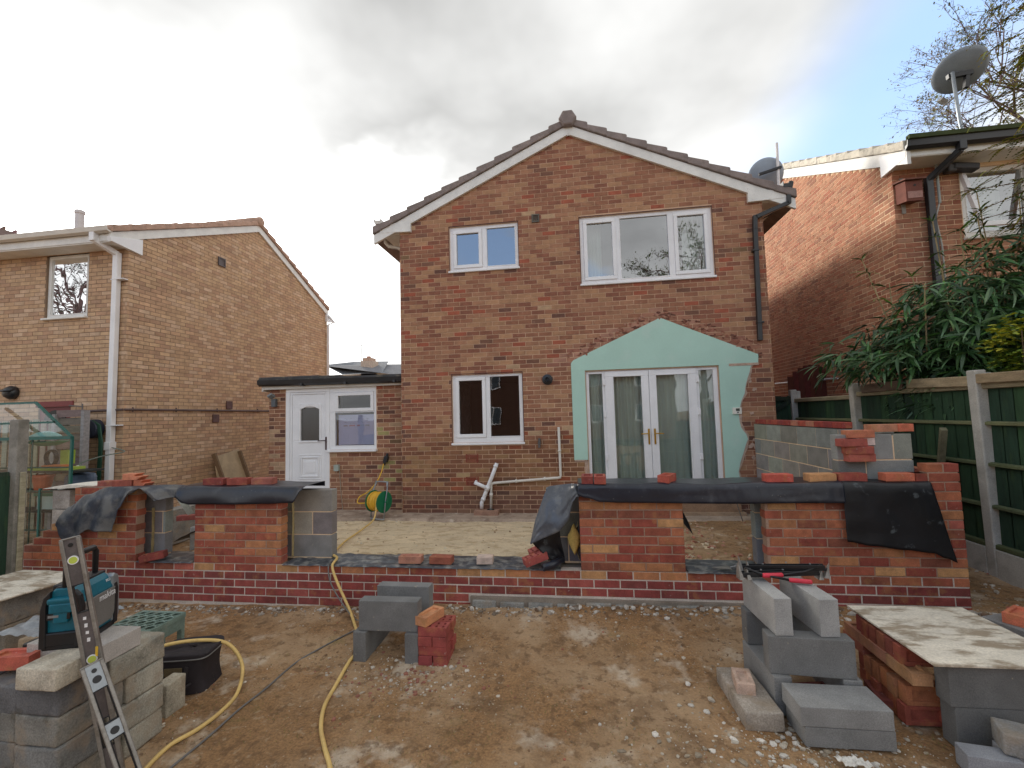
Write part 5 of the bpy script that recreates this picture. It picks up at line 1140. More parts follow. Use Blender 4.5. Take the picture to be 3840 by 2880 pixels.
# folded sheet thrown on the slab behind the small opening, and the tip behind the central pier
t = MB(); t.grid(lambda s, v: (-5.35 + .95 * s, 5.35 + .35 * v, .22 + .22 * math.sin(s * 2.2) * (1 - v) + .03 * noise.noise((s * 6, v * 4, 1))), 30, 12); o = t.build('membrane', M_DPM_DARK, None, smooth=True); tag(o, 'black sheet heaped on the slab behind the small left opening', 'plastic sheet')
loose(-5.20, 5.45, .50, R(25), 'red brick on rubble behind the small left opening', 'plain', C(150, 70, 60)); blk(-4.85, 5.55, .12, (.55, .2, .30), 'grey block half hidden behind the small left opening', rz=R(18), style='rough', col=C(148, 148, 147), seed=70)
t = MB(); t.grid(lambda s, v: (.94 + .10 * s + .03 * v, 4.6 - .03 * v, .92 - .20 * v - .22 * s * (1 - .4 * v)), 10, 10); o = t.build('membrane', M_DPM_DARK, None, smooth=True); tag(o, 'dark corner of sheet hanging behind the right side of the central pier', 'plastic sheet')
t = MB(); t.grid(lambda s, v: (-6.0 + .75 * s, 4.5 + .3 * v, .62 + .16 * s + .02 * noise.noise((s * 6, v * 5, 3))), 18, 8); o = t.build('membrane', M_DPM_DUSTY, None, smooth=True); tag(o, 'grey sheet sloping behind the stepped left end of the wall', 'plastic sheet')
# trowel and small tools in the right opening
tr = thing('trowel', 'muddy trowel with a blue handle lying in the opening right of the central pier', 'trowel', (1.35, 4.15, SILL + .02))
t = MB(); t.prism([(-.09, 0), (.06, .05), (.06, -.05)], 0, .003, lambda u, w, z: (1.20 + u, 4.16 + z, SILL + .03 + w), C(110, 108, 104)); t.build('blade', M_METAL, tr)
t = MB(); t.tube([(1.26, 4.155, SILL + .035), (1.31, 4.15, SILL + .05)], .006, 6); t.build('tang', M_METAL, tr); t = MB(); t.tube([(1.31, 4.15, SILL + .05), (1.40, 4.14, SILL + .045)], .015, 10); t.build('handle', mat('blue_handle', C(40, 110, 170), .5), tr, smooth=True)
# ------------------------------------------------------------------ site radio
RXc, RYc, RZ = -2.665, 2.135, .662
ra = thing('site_radio', 'teal and black portable work radio with a carrying handle standing on the left block stack', 'radio', (RXc, RYc, RZ))
ra.rotation_euler = (0, 0, R(20))
def rp(x, y, z): return (RXc + x, RYc + y, RZ + z)
t = MB()      # body: long along Y, narrow along X; front grille faces +X
t.prism([(-.075, .02), (.075, .02), (.08, .06), (.08, .22), (.06, .27), (.03, .30), (-.04, .30), (-.065, .27), (-.08, .20), (-.08, .06)], -.125, .125, lambda u, w, z: rp(u, w, z))
bevel(t.build('casing', M_TEAL, ra), .01, 2)
t = MB(); t.obox(rp(0, 0, .012), (.17, .27, .03)); t.obox(rp(0, -.128, .05), (.17, .02, .07)); bevel(t.build('base', M_TOOLBLACK, ra), .008, 2)
for s in (-1, 1):
    for yy in (-.128, .132): t = MB(); t.prism([(s * .062, .01), (s * .092, .01), (s * .092, .20), (s * .078, .26), (s * .05, .29), (s * .05, .25), (s * .066, .22)], yy - .014, yy + .014, lambda u, w, z: rp(u, w, z)); bevel(t.build('bumper', M_TOOLBLACK, ra), .005, 2)
t = MB(); t.prism([(-.04, .288), (.035, .288), (.035, .305), (-.04, .305)], -.12, .13, lambda u, w, z: rp(u, w, z)); t.obox(rp(-.03, -.06, .295), (.07, .09, .03)); bevel(t.build('top_panel', M_TOOLBLACK, ra), .006, 2)
t = MB(); t.prism([(-.085, -.0), (-.02, .0), (-.015, .10), (-.06, .11), (-.085, .09)], -.02, .0, lambda u, w, z: rp(u + .05, -.125 + w, z + .13)); t.obox(rp(0, -.135, .205), (.10, .03, .05)); t.obox(rp(.0, -.135, .24), (.12, .03, .03), (.3, 0, 0)); bevel(t.build('end_moulding', M_TEAL, ra), .008, 2)
t = MB(); t.obox(rp(-.01, -.1405, .165), (.10, .006, .030)); t.build('power_socket', M_TOOLBLACK, ra)
t = MB(); t.obox(rp(-.03, -.1445, .167), (.045, .003, .012)); t.build('socket_label', M_GALV, ra)
t = MB(); t.prism([(-.115, .045), (.10, .045), (.125, .08), (.125, .215), (-.115, .215)], 0, .008, lambda u, w, z: rp(.081 + w, u, z)); bevel(t.build('speaker_grille', M_GRILLE, ra), .006, 2)
t = MB(); t.tube([rp(0, .10, .28), rp(0, .10, .42), rp(0, .08, .445), rp(0, -.075, .445), rp(0, -.10, .425), rp(0, -.11, .405)], [.013, .015, .016, .016, .015, .012], 10); t.tube([rp(0, -.105, .44), rp(0, -.12, .42), rp(0, -.12, .30)], .011, 8); bevel(t.build('handle', M_TOOLBLACK, ra, smooth=True), .001)
t = MB(); t.prism([(-.02, 0), (.03, 0), (.045, .03), (.04, .20), (.03, .25), (-.01, .27), (-.02, .25)], -.10, .10, lambda u, w, z: rp(w * .85, .13 + u, z + .02)); bevel(t.build('end_guard', M_GALV, ra), .012, 2)
def lettering(txt, size, pos, rot, m_, parent, name='lettering', th=.0008):
    cu = bpy.data.curves.new(name, 'FONT'); cu.body = txt; cu.size = size; cu.extrude = th; cu.align_x = 'CENTER'
    o = bpy.data.objects.new(name, cu); COL.objects.link(o); bpy.context.view_layer.update()
    me_ = bpy.data.meshes.new_from_object(o.evaluated_get(bpy.context.evaluated_depsgraph_get())); bpy.data.objects.remove(o); me_.materials.clear(); me_.materials.append(m_); me_.name = name
    return link(name, me_, parent, pos, rot=rot)
lettering('makita', .050, rp(.0905, .055, .175), (R(90), 0, R(90)), M_UPVC, ra)
lettering('XGT', .020, rp(.0705, .095, .252), (R(68), 0, R(90)), M_UPVC, ra)
# ------------------------------------------------------------------ spirit levels
def level(name, label, a, b, w, d, face, vials, slots, mats=(M_METAL, M_METAL_DARK)):
    """box-section level from a (foot) to b (top); `face` = direction its face looks"""
    a = Vector(a); b = Vector(b); ax = (b - a).normalized(); L = (b - a).length; f = Vector(face); f = (f - ax * f.dot(ax)).normalized(); s = ax.cross(f).normalized()
    m3 = Matrix((s, f, ax)).transposed(); th = thing(name, label, 'spirit level', a)
    def q(u, v, t): return a + s * u + f * v + ax * t
    mb = MB()
    def bb(u0, u1, v0, v1, t0, t1): mb.add([q(u, v, t) for t in (t0, t1) for v in (v0, v1) for u in (u0, u1)], [(0, 2, 3, 1), (4, 5, 7, 6), (0, 1, 5, 4), (2, 6, 7, 3), (0, 4, 6, 2), (1, 3, 7, 5)])
    bb(-w / 2, -w / 2 + .016, -d / 2, d / 2, 0, L); bb(w / 2 - .016, w / 2, -d / 2, d / 2, 0, L)
    bevel(mb.build('flange', mats[0], th), .003, 2)
    cuts = sorted(slots); t0 = .0
    for c, h in cuts + [(L, 0)]:
        mb = MB(); bb(-w / 2 + .016, w / 2 - .016, -d / 2 + .007, d / 2 - .007, t0, c - h / 2); t0 = c + h / 2; mb.build('web', mats[1], th)
    for c, h in cuts:
        mb = MB(); bb(-w / 2 + .016, -w / 2 + .021, -d / 2 + .003, d / 2 - .003, c - h / 2, c + h / 2); bb(w / 2 - .021, w / 2 - .016, -d / 2 + .003, d / 2 - .003, c - h / 2, c + h / 2)
        bb(-w / 2 + .016, w / 2 - .016, -d / 2 + .003, d / 2 - .003, c - h / 2 - .005, c - h / 2); bb(-w / 2 + .016, w / 2 - .016, -d / 2 + .003, d / 2 - .003, c + h / 2, c + h / 2 + .005); bevel(mb.build('hand_slot', M_TOOLBLACK, th), .003, 2)
    for c, kind in vials:
        mb = MB(); mb.lathe([(.021, -d / 2 + .002), (.021, d / 2 - .001)], q(0, 0, c), 20, axis=m3 @ Matrix(((1, 0, 0), (0, 0, 1), (0, -1, 0)))); vr = mb.build('vial_ring', M_UPVC, th)
        mb = MB(); mb.lathe([(.016, d / 2 - .002), (.016, d / 2 + .001)], q(0, 0, c), 20, axis=m3 @ Matrix(((1, 0, 0), (0, 0, 1), (0, -1, 0)))); mb.build('vial', M_LIME, vr)
    mb = MB(); mb.lathe([(.010, -d / 2 + .002), (.010, d / 2 - .004)], q(0, 0, L - .03), 14, axis=m3 @ Matrix(((1, 0, 0), (0, 0, 1), (0, -1, 0)))); mb.build('hanging_hole', M_TOOLBLACK, th)
    mb = MB(); bb(-w / 2 + .001, w / 2 - .001, -d / 2 + .001, d / 2 - .001, L, L + .006); bevel(mb.build('end_cap', M_METAL, th), .002)
    return th, q
A0 = (-2.27, 2.02, 0.0); B0_ = (-2.487, 1.93, 1.232)
t1, q1 = level('spirit_level', 'tall scratched aluminium spirit level leaning up past the front of the radio', A0, B0_, .078, .026, (.75, -1.0, .1), [(1.15, 'end'), (.66, 'end')], [(.96, .13), (.30, .13)])
mb = MB(); mb.obox(q1(.022, .014, .69), (.012, .003, .045), None, C(235, 190, 60)); mb.build('yellow_sticker', M_SOLID, t1)
for k, c in enumerate((.86, .825, .79, .755)): mb = MB(); mb.obox(q1(0, .0065, c), (.012, .001, .014 + .004 * (k % 2)), (0, 0, R(35))); mb.build('paint_spot', M_UPVC, t1)
A1 = (-2.03, 1.93, 0.0); B1 = (-2.295, 1.895, .665)
t2, q2 = level('spirit_level', 'shorter pale aluminium level with cut-out slots propped against the side of the left stack', A1, B1, .085, .040, (.85, -.6, .3), [], [(.52, .15), (.28, .17), (.07, .10)], (M_METAL, M_GALV))
mb = MB()
for c in (.645, .40): mb.lathe([(.0165, -.004), (.0165, .006)], q2(0, .010, c), 16, axis=Matrix((q2(1, 0, 0) - q2(0, 0, 0), q2(0, 0, 1) - q2(0, 0, 0), q2(0, 1, 0) - q2(0, 0, 0))).transposed(), col=(1, 1, 1))
mb.build('vial_hole', M_TOOLBLACK, t2)
# ------------------------------------------------------------------ charger, bag, crate, left board
ch = thing('battery_charger', 'black battery charger with a cable lying between the radio and the left frame edge', 'charger', (-2.86, 2.19, .66))
t = MB(); t.prism([(-.09, 0), (.09, 0), (.085, .05), (.02, .075), (-.08, .06)], -.06, .06, lambda u, w, z: (-2.90 + u, 2.16 + w, .57 + z)); bevel(t.build('body', M_TOOLBLACK, ch), .008, 2)
t = MB(); t.obox((-2.815, 2.20, .665), (.09, .09, .06), (0, 0, .3)); bevel(t.build('battery', M_TOOLBLACK, ch), .01, 2)
t = MB(); t.obox((-2.842, 2.152, .68), (.035, .004, .010), (0, 0, .3)); t.obox((-2.842, 2.152, .660), (.035, .004, .010), (0, 0, .3)); t.build('indicator_label', M_UPVC, ch)
t = MB(); t.tube([(-2.84, 2.15, .66), (-2.87, 2.10, .60), (-2.92, 2.09, .575), (-2.99, 2.12, .57)], .004, 6); t.build('lead', M_TOOLBLACK, ch)
t = MB(); t.grid(lambda s, v: (-3.45 + .42 * s, 2.28 + .42 * v, .57 + .05 * abs(noise.noise((s * 5, v * 5, 1))) + .03 * math.sin(s * 6) * v), 24, 24); o = t.build('plastic_wrap', mat('grey_polythene', C(130, 134, 138), .3, .15, 8, bump=.3, bscale=30), None, smooth=True); tag(o, 'crumpled grey polythene sheet at the left frame edge behind the charger', 'plastic sheet')
bag = thing('cool_bag', 'dusty black fabric bag with a zipped lid standing behind the left stack', 'bag', (-2.70, 2.86, 0))
BR = R(12); cb, sb_ = math.cos(BR), math.sin(BR)
def bgp(u, v, z): return (-2.695 + u * cb - v * sb_, 2.87 + u * sb_ + v * cb, z)
t = MB(); t.grid(lambda s, v: bgp((.17 - .02 * math.sin(v * math.pi)) * math.copysign(abs(math.cos(2 * math.pi * s)) ** .35, math.cos(2 * math.pi * s)), .13 * math.copysign(abs(math.sin(2 * math.pi * s)) ** .35, math.sin(2 * math.pi * s)), .22 * v + .008 * noise.noise((s * 12, v * 5, 3))), 48, 10); t.build('bag_body', M_FABRIC, bag, smooth=True)
t = MB(); t.grid(lambda s, v: bgp((.178 * (1 - .0 * v)) * (1 if v < .5 else (1 - (v - .5) * 2)) * math.copysign(abs(math.cos(2 * math.pi * s)) ** .35, math.cos(2 * math.pi * s)), .138 * (1 if v < .5 else (1 - (v - .5) * 2)) * math.copysign(abs(math.sin(2 * math.pi * s)) ** .35, math.sin(2 * math.pi * s)), .215 + .035 * min(1, v * 2) + .012 * noise.noise((s * 7, v * 6, 3))), 48, 12); t.build('lid', M_FABRIC, bag, smooth=True)
t = MB(); t.tube([bgp(.178 * math.copysign(abs(math.cos(a)) ** .35, math.cos(a)), .138 * math.copysign(abs(math.sin(a)) ** .35, math.sin(a)), .222) for a in [i * 2 * math.pi / 40 for i in range(40)]], .005, 5, closed=True); t.build('zip', M_GREYCABLE, bag)
t = MB(); t.obox(bgp(-.02, -.137, .15), (.11, .006, .05), (0, 0, BR), C(110, 96, 70)); t.obox(bgp(.05, -.136, .10), (.025, .006, .16), (0, .2, BR), C(58, 52, 54)); t.build('pocket_strap', M_ROUGH, bag)
t = MB(); t.tube([bgp(-.10, -.14, .20), bgp(-.06, -.17, .10), bgp(.02, -.16, .03), bgp(.10, -.15, .08)], .008, 6); t.build('shoulder_strap', M_FABRIC, bag, smooth=True)
cr = thing('bottle_crate', 'dusty green plastic bottle crate turned over behind the left stack', 'crate', (-3.28, 3.13, 0))
x0, x1, y0, y1, h = -3.50, -3.12, 2.97, 3.27, .29
t = MB()
for a, b, c, d in ((x0, x1, y0, y0 + .012), (x0, x1, y1 - .012, y1), (x0, x0 + .012, y0 + .013, y1 - .013), (x1 - .012, x1, y0 + .013, y1 - .013)): t.box(a, b, c, d, h - .11, h - .002); t.box(a, b, c, d, 0, .05)
for a in (x0, (x0 + x1) / 2 - .02, x1 - .04):
    for c in (y0, y1 - .03): t.box(a, a + .04, c + .001, c + .029, .05, h - .11)
t.box(x0 - .008, x1 + .008, y0 - .008, y0, h - .03, h); t.box(x1, x1 + .008, y0, y1, h - .03, h); t.build('side_panel', M_CRATE, cr)
for i in range(5):
    for j in range(4):
        t = MB(); cx = x0 + .038 + i * .076; cy = y0 + .0375 + j * .075; pts = [(cx + .034 * math.cos(a), cy + .034 * math.sin(a), h) for a in [k * 2 * math.pi / 14 for k in range(14)]]
        t.tube(pts, .005, 4, closed=True); t.build('bottle_ring', M_CRATE, cr)
t = MB(); t.tube([(x0, y0, h), (x1, y0, h), (x1, y1, h), (x0, y1, h)], .007, 4, closed=True)
for i in range(1, 5): t.box(x0 + i * .076 - .003, x0 + i * .076 + .003, y0, y1, h - .03, h - .004)
for j in range(1, 4): t.box(x0, x1, y0 + j * .075 - .003, y0 + j * .075 + .003, h - .031, h - .005)
t.build('base_grid', M_CRATE, cr)
t = MB(); t.grid(lambda s, v: (-5.30 + .80 * s + .10 * v, 2.95 + .70 * v - .02 * s, .455 + .006 * noise.noise((s * 5, v * 5, 1))), 20, 20); o = t.build('scaffold_board', M_SLABW, None, smooth=True); m = o.modifiers.new('s', 'SOLIDIFY'); m.thickness = .016; tag(o, 'pale splattered board resting on blocks behind the left stack', 'board')
for i, (x, y, lb) in enumerate(((-4.66, 3.30, 'shaded grey block under the right edge of the left splattered board'), (-5.05, 3.25, 'dark block deep under the left splattered board'))):
    blk(x, y, 0, (.20, .44, .215), 'lower ' + lb, style='rough', col=C(120, 112, 100), seed=80 + i, rz=R(4)); blk(x, y, .218, (.20, .44, .215), 'upper ' + lb, style='rough', col=C(118, 116, 112), seed=82 + i, rz=R(2))
blk(-4.12, 3.10, -.01, (.30, .22, .20), 'rough brownish stone block on the soil between the crate and the left board', style='worn', col=C(150, 132, 108), seed=85, rz=R(12))
# ------------------------------------------------------------------ brick tongs
def tongs(label, x, y, z, rz, flip):
    th = thing('brick_tongs', label, 'tongs', (x, y, z)); c, s = math.cos(rz), math.sin(rz)
    def q(u, v, w): return (x + u * c - v * s, y + u * s + v * c, z + w)
    t = MB(); t.bar(q(-.26, 0, .018), q(.26, 0, .03 + .02 * flip), .032, .014); t.bar(q(-.25, .018, .034), q(.24, .018, .048 + .02 * flip), .005, .022); t.bar(q(-.25, -.018, .034), q(.24, -.018, .048 + .02 * flip), .005, .022); bevel(t.build('channel', M_TOOLBLACK, th), .002)
    k = 1 if flip else -1
    t = MB(); t.tube([q(k * .22, 0, .07), q(k * .12, -.03, .035), q(k * -.02, -.07, .016)], .008, 8); t.build('lever', M_TOOLBLACK, th, smooth=True)
    t = MB(); t.tube([q(k * -.02, -.07, .016), q(k * -.025, -.072, .016), q(k * -.14, -.10, .014), q(k * -.145, -.101, .014)], [.010, .0145, .0145, .011], 12); t.build('grip', M_RED, th, smooth=True)
    for u, d, hh in ((-.25, -1, .10), (-.20, -1, .07), (.25, 1, .09)):
        t = MB(); t.add([q(u - .02, -.03, .0), q(u - .02, .03, .0), q(u + d * .02, .01, hh), q(u + d * .015, -.008, hh), q(u + .01, -.03, .0), q(u + .01, .03, .0)], [(0, 1, 2, 3), (4, 5, 2, 3), (0, 3, 4), (1, 5, 2), (0, 1, 5, 4)]); t.build('jaw', M_METAL, th)
    for u in (-.12, .02, .16): t = MB(); t.lathe([(.006, 0), (.006, .006)], q(u, -.0, .055 + .02 * flip * (u > 0)), 8); t.build('rivet', M_GALV, th)
tongs('black brick tongs with a level red grip, the nearer pair on the two top blocks', 1.30, 3.265, .652, R(4), 0)
tongs('black brick tongs with a raised red grip, crossing over the other pair', 1.335, 3.30, .670, R(-9), 1)
# ------------------------------------------------------------------ hose reel
hr = thing('cable_reel', 'green drum reel of yellow hose on a tubular stand by the white door wall', 'reel', (-3.35, 7.1, .16))
dc = Vector((-3.24, 7.08, .43)); axv = Vector((.92, -.38, .0)).normalized(); am = Matrix((Vector((0, 0, 1)).cross(axv), Vector((0, 0, 1)), axv)).transposed()
for s in (-1, 1):
    t = MB(); t.lathe([(.165, -.004), (.175, 0), (.165, .004)], dc + axv * (.125 * s), 28, axis=am); t.build('flange', M_GREENPL, hr, smooth=False)
    t = MB()
    base = dc + axv * (.15 * s)
    t.tube([base + Vector((0, -.06, -.265)), base + Vector((0, -.0, 0)), base + Vector((.02, .04, .22)), base + Vector((.03 - .03 * s, .06, .31))], .011, 8); t.build('stand_tube', M_GALV, hr, smooth=True)
t = MB(); t.tube([dc - axv * .15 + Vector((.02, .04, .22)), dc - axv * .14 + Vector((.03, .06, .31)), dc + axv * .14 + Vector((.03, .06, .31)), dc + axv * .15 + Vector((.02, .04, .22))], .011, 8); t.tube([dc - axv * .15 + Vector((0, -.06, -.255)), dc - axv * .14 + Vector((0, -.07, -.268)), dc + axv * .14 + Vector((0, -.07, -.268)), dc + axv * .15 + Vector((0, -.06, -.255))], .011, 8); t.build('stand_rail', M_GALV, hr, smooth=True)
t = MB(); rr = random.Random(4)
for lay in range(3):
    for i in range(11): 
        rd = .10 + lay * .022 + rr.uniform(-.004, .004); off = -.11 + i * .022 + rr.uniform(-.004, .004)
        t.tube([dc + axv * (off + .004 * math.sin(a * 2 + i)) + am @ Vector((rd * math.cos(a), rd * math.sin(a), 0)) for a in [k * 2 * math.pi / 22 for k in range(22)]], .0105, 6, closed=True)
t.build('coiled_hose', M_YELLOW, hr, smooth=True)
t = MB(); t.tube([dc + axv * .13, dc + axv * .20, dc + axv * .20 + Vector((0, 0, .06))], .012, 8); t.tube([dc - axv * .13, dc - axv * .19], .02, 8); t.build('crank', M_GREENPL, hr)
def cable(name, label, pts, r, m_, cat='cable', n=8, parent=None):
    P_ = [Vector(p) for p in pts]; out = []
    for i in range(len(P_) - 1):
        p0 = P_[max(i - 1, 0)]; p1 = P_[i]; p2 = P_[i + 1]; p3 = P_[min(i + 2, len(P_) - 1)]
        for k in range(8):
            t = k / 8; out.append(.5 * ((2 * p1) + (-p0 + p2) * t + (2 * p0 - 5 * p1 + 4 * p2 - p3) * t * t + (-p0 + 3 * p1 - 3 * p2 + p3) * t ** 3))
    out.append(P_[-1]); mb = MB(); mb.tube(out, r, n); o = mb.build(name, m_, parent, smooth=True)
    return tag(o, label, cat) if not parent else o
cable('lead', None, [(-3.385, 7.60, .98), (-3.38, 7.5, .85), (-3.42, 7.4, .70), (-3.50, 7.25, .56), (-3.58, 7.1, .50), (-3.56, 7.0, .42), (-3.40, 7.02, .42)], .010, M_YELLOW, parent=hr)
def gz(x, y): return ground_h(x, y) + .012
H1 = [(-3.20, 6.92, .48), (-3.19, 6.80, .22), (-3.18, 6.4, .16), (-3.10, 5.7, .16), (-2.93, 5.0, .155), (-2.70, 4.50, .30), (-2.50, 4.30, SILL + .02), (-2.42, 4.08, SILL + .015), (-2.36, 3.98, .30), (-2.13, 3.82, .12), (-1.98, 3.72, .03), (-1.80, 3.62, gz(-1.8, 3.6)), (-1.72, 3.40, gz(-1.7, 3.4)), (-1.71, 3.22, gz(-1.7, 3.22)), (-1.665, 2.96, gz(-1.66, 2.96)), (-1.62, 2.74, gz(-1.62, 2.74)), (-1.53, 2.55, gz(-1.53, 2.55)), (-1.42, 2.40, gz(-1.42, 2.4)), (-1.29, 2.24, gz(-1.29, 2.24)), (-1.15, 2.0, gz(-1.15, 2))]
# the hose leaves the sill where the photograph shows it and falls behind the block stand
H1[5:12] = [(-2.80, 4.62, .26), (-2.735, 4.42, SILL + .02), (-2.42, 4.30, SILL + .022), (-2.33, 4.07, SILL + .01), (-2.25, 4.00, .30), (-2.10, 3.93, .10), (-1.98, 3.80, gz(-1.98, 3.8))]
cable('hose', 'dusty yellow hose running from the reel over the low sill and across the soil', H1, .0125, M_HOSE, 'hose')
cable('hose', 'dusty yellow hose looping out of the black bag and back past the left stack', [(-2.92, 2.72, .20), (-2.86, 2.80, .27), (-2.66, 2.90, .275), (-2.50, 2.98, .22), (-2.36, 2.95, .10), (-2.27, 2.80, gz(-2.27, 2.8)), (-2.235, 2.62, gz(-2.2, 2.6)), (-2.25, 2.46, gz(-2.25, 2.46)), (-2.29, 2.33, gz(-2.29, 2.33)), (-2.285, 2.20, gz(-2.28, 2.2)), (-2.22, 2.0, gz(-2.2, 2.0))], .012, M_HOSE, 'hose')
cable('cable', 'thin grey cable trailing over the soil from the block stand to the bottom left', [(-2.40, 4.2, SILL + .02), (-2.37, 4.07, SILL + .0), (-2.28, 3.98, .25), (-2.02, 3.86, .04)] + [(x, y, gz(x, y) - .006) for x, y in ((-1.80, 3.74), (-1.89, 3.65), (-2.04, 3.38), (-2.12, 3.18), (-2.13, 2.89), (-2.145, 2.66), (-2.15, 2.43), (-2.155, 2.19), (-2.15, 1.9))], .006, M_GREYCABLE)
cable('cable', 'thin grey wire looped up from the slab beneath the patio doors', [(2.30, 6.9, .18), (2.20, 6.8, .55), (2.35, 6.75, .70), (2.45, 6.9, .45), (2.50, 7.0, .2)], .006, M_GREYCABLE)
# ------------------------------------------------------------------ fences
FX = 3.80
fr_ = thing('garden_fence', 'dark green boarded fence with concrete posts and mossy rails on the right', 'fence', (FX, 5, .2))
GW = [C(44, 72, 50), C(38, 64, 48), C(50, 80, 52), C(36, 58, 44)]
posts = [1.20, 3.03, 4.86, 6.76, 8.52]
for y in posts:
    t = MB(); t.obox((FX + .012, y - .012, .99), (.10, .10, 2.19), (R(.8), R(-1.4), 0)); bevel(t.build('post', M_CONC, fr_), .012, 2)
    t = MB(); t.box(FX + .05, FX + .11, y - .045, y + .045, 1.6, 2.06); bevel(t.build('post_stub', M_CONC, fr_), .012, 2)
MOSS = C(118, 120, 86)
for i in range(len(posts) - 1):
    y0, y1 = posts[i] + .052, posts[i + 1] - .052
    tz = 1.965 if i < 3 else 1.93
    t = MB(); t.box(FX - .02, FX + .03, y0, y1, -.08, .42 if i < 3 else .38); bevel(t.build('gravel_board', M_CONC, fr_), .006)
    n = 13; w_ = (y1 - y0) / n
    for k in range(n):
        t = MB(); a = y0 + k * w_; t.prism([(a, .43), (a + w_ + .008, .43), (a + w_ + .008, tz - .06 + rnd.uniform(-.01, .01)), (a, tz - .06)], 0, .012, lambda u, w, z: (FX + .030 + w + (.006 if z else 0), u, z), rnd.choice(GW))
        t.build('board', M_GREENWOOD, fr_)
    for z, hh, col in ((tz, .065, C(150, 138, 112)), (1.60, .04, MOSS), (1.22, .04, C(96, 104, 74)), (.83, .04, C(92, 100, 72)), (.47, .05, C(84, 92, 62))):
        t = MB(); t.prism([(0, z - hh), (-.045, z - hh + .004), (-.045, z - .008), (-.02, z), (0, z)], y0, y1, lambda u, w, zz: (FX + .028 + u, w, zz), col); bevel(t.build('rail', M_PALEWOOD, fr_), .004)
t = MB(); t.obox((FX - .04, 5.28, 1.995), (.035, .82, .10), (R(2), 0, 0), C(168, 150, 120)); bevel(t.build('capping_board', M_PALEWOOD, fr_), .006)
t = MB(); t.obox((FX - .035, 6.15, 2.0), (.03, .75, .11), (R(-1), 0, 0), C(118, 100, 86)); bevel(t.build('capping_board', M_PALEWOOD, fr_), .006)
t = MB(); t.obox((FX - .04, 3.95, 1.985), (.035, 1.7, .09), (R(1), 0, 0), C(160, 140, 112)); bevel(t.build('capping_board', M_PALEWOOD, fr_), .006)
t = MB(); t.bar((3.74, 5.30, 1.10), (3.66, 5.10, 1.52), .05, .06, C(120, 116, 92)); t.build('brace', M_PALEWOOD, fr_)
bf = thing('side_gate', 'dark green boarded gate closing the passage beside the main house', 'gate', (3.4, 8.5, .2))
for k in range(7): t = MB(); x = 3.10 + k * .10; t.box(x, x + .097, 8.50, 8.52, .2, 1.98 - .01 * (k % 2), rnd.choice(GW)); t.build('board', M_GREENWOOD, bf)
t = MB(); t.bar((3.12, 8.48, 1.5), (3.75, 8.48, 1.9), .03, .07, C(30, 44, 36)); t.box(3.10, 3.79, 8.46, 8.49, 1.90, 1.97, C(40, 50, 38)); t.build('brace', M_GREENWOOD, bf)
lf_ = thing('garden_fence', 'dark green fence with a speckled concrete post at the left frame edge', 'fence', (-5.85, 3.95, 0))
t = MB(); t.box(-5.815, -5.705, 3.90, 4.0, -.1, 1.875); bevel(t.build('post', M_CONC_L, lf_), .008, 2)
t = MB(); t.box(-5.703, -5.685, 3.93, 3.98, -.05, 1.33, C(170, 162, 138)); bevel(t.build('batten', M_PALEWOOD, lf_), .004)
for k in range(14):
    y = 3.90 - (k + 1) * .125; t = MB(); t.box(-5.79, -5.77, y, y + .123, .30, 1.30, rnd.choice(GW)); t.build('board', M_GREENWOOD, lf_)
t = MB(); t.box(-5.80, -5.75, 2.1, 3.89, -.05, .29); t.build('gravel_board', M_CONC, lf_)
t = MB(); t.box(-5.805, -5.77, 2.1, 3.89, 1.30, 1.34, C(50, 66, 54)); t.build('rail', M_GREENWOOD, lf_)
sf = thing('slatted_screen', 'silvery grey horizontal slatted timber panel by the left house wall', 'fence', (-8.6, 6.6, 0))
for k in range(15):
    z = 2.07 - k * .135; t = MB(); t.obox((-8.57, 6.60 + (.012 if k % 2 else -.012), z - .055), (.56, .014, .12), (.05 * (-1) ** k, rnd.uniform(-.01, .01), 0), tuple(c * rnd.uniform(.8, 1.1) for c in C(128, 116, 108))); t.build('slat', M_GREYWOOD, sf)
for x in (-8.87, -8.29): t = MB(); t.box(x - .03, x + .03, 6.55, 6.65, 0, 2.06 - (.05 if x < -8.5 else 0), C(150, 146, 146)); t.build('post', M_GREYWOOD, sf)
sf2 = thing('pale_fence', 'weathered vertical board fence seen through the greenhouse glass', 'fence', (-9.7, 6.7, 0))
for k in range(14):
    x = -10.9 + k * .16; t = MB(); t.box(x, x + .105, 6.68, 6.70, 0, 1.92 + rnd.uniform(-.02, .02), tuple(c * rnd.uniform(.75, 1.1) for c in C(150, 142, 130))); t.build('board', M_GREYWOOD, sf2)
t = MB(); t.box(-10.9, -8.8, 6.70, 6.74, 1.5, 1.57, C(120, 112, 100)); t.box(-10.9, -8.8, 6.70, 6.74, .5, .57, C(120, 112, 100)); t.build('rail', M_GREYWOOD, sf2)
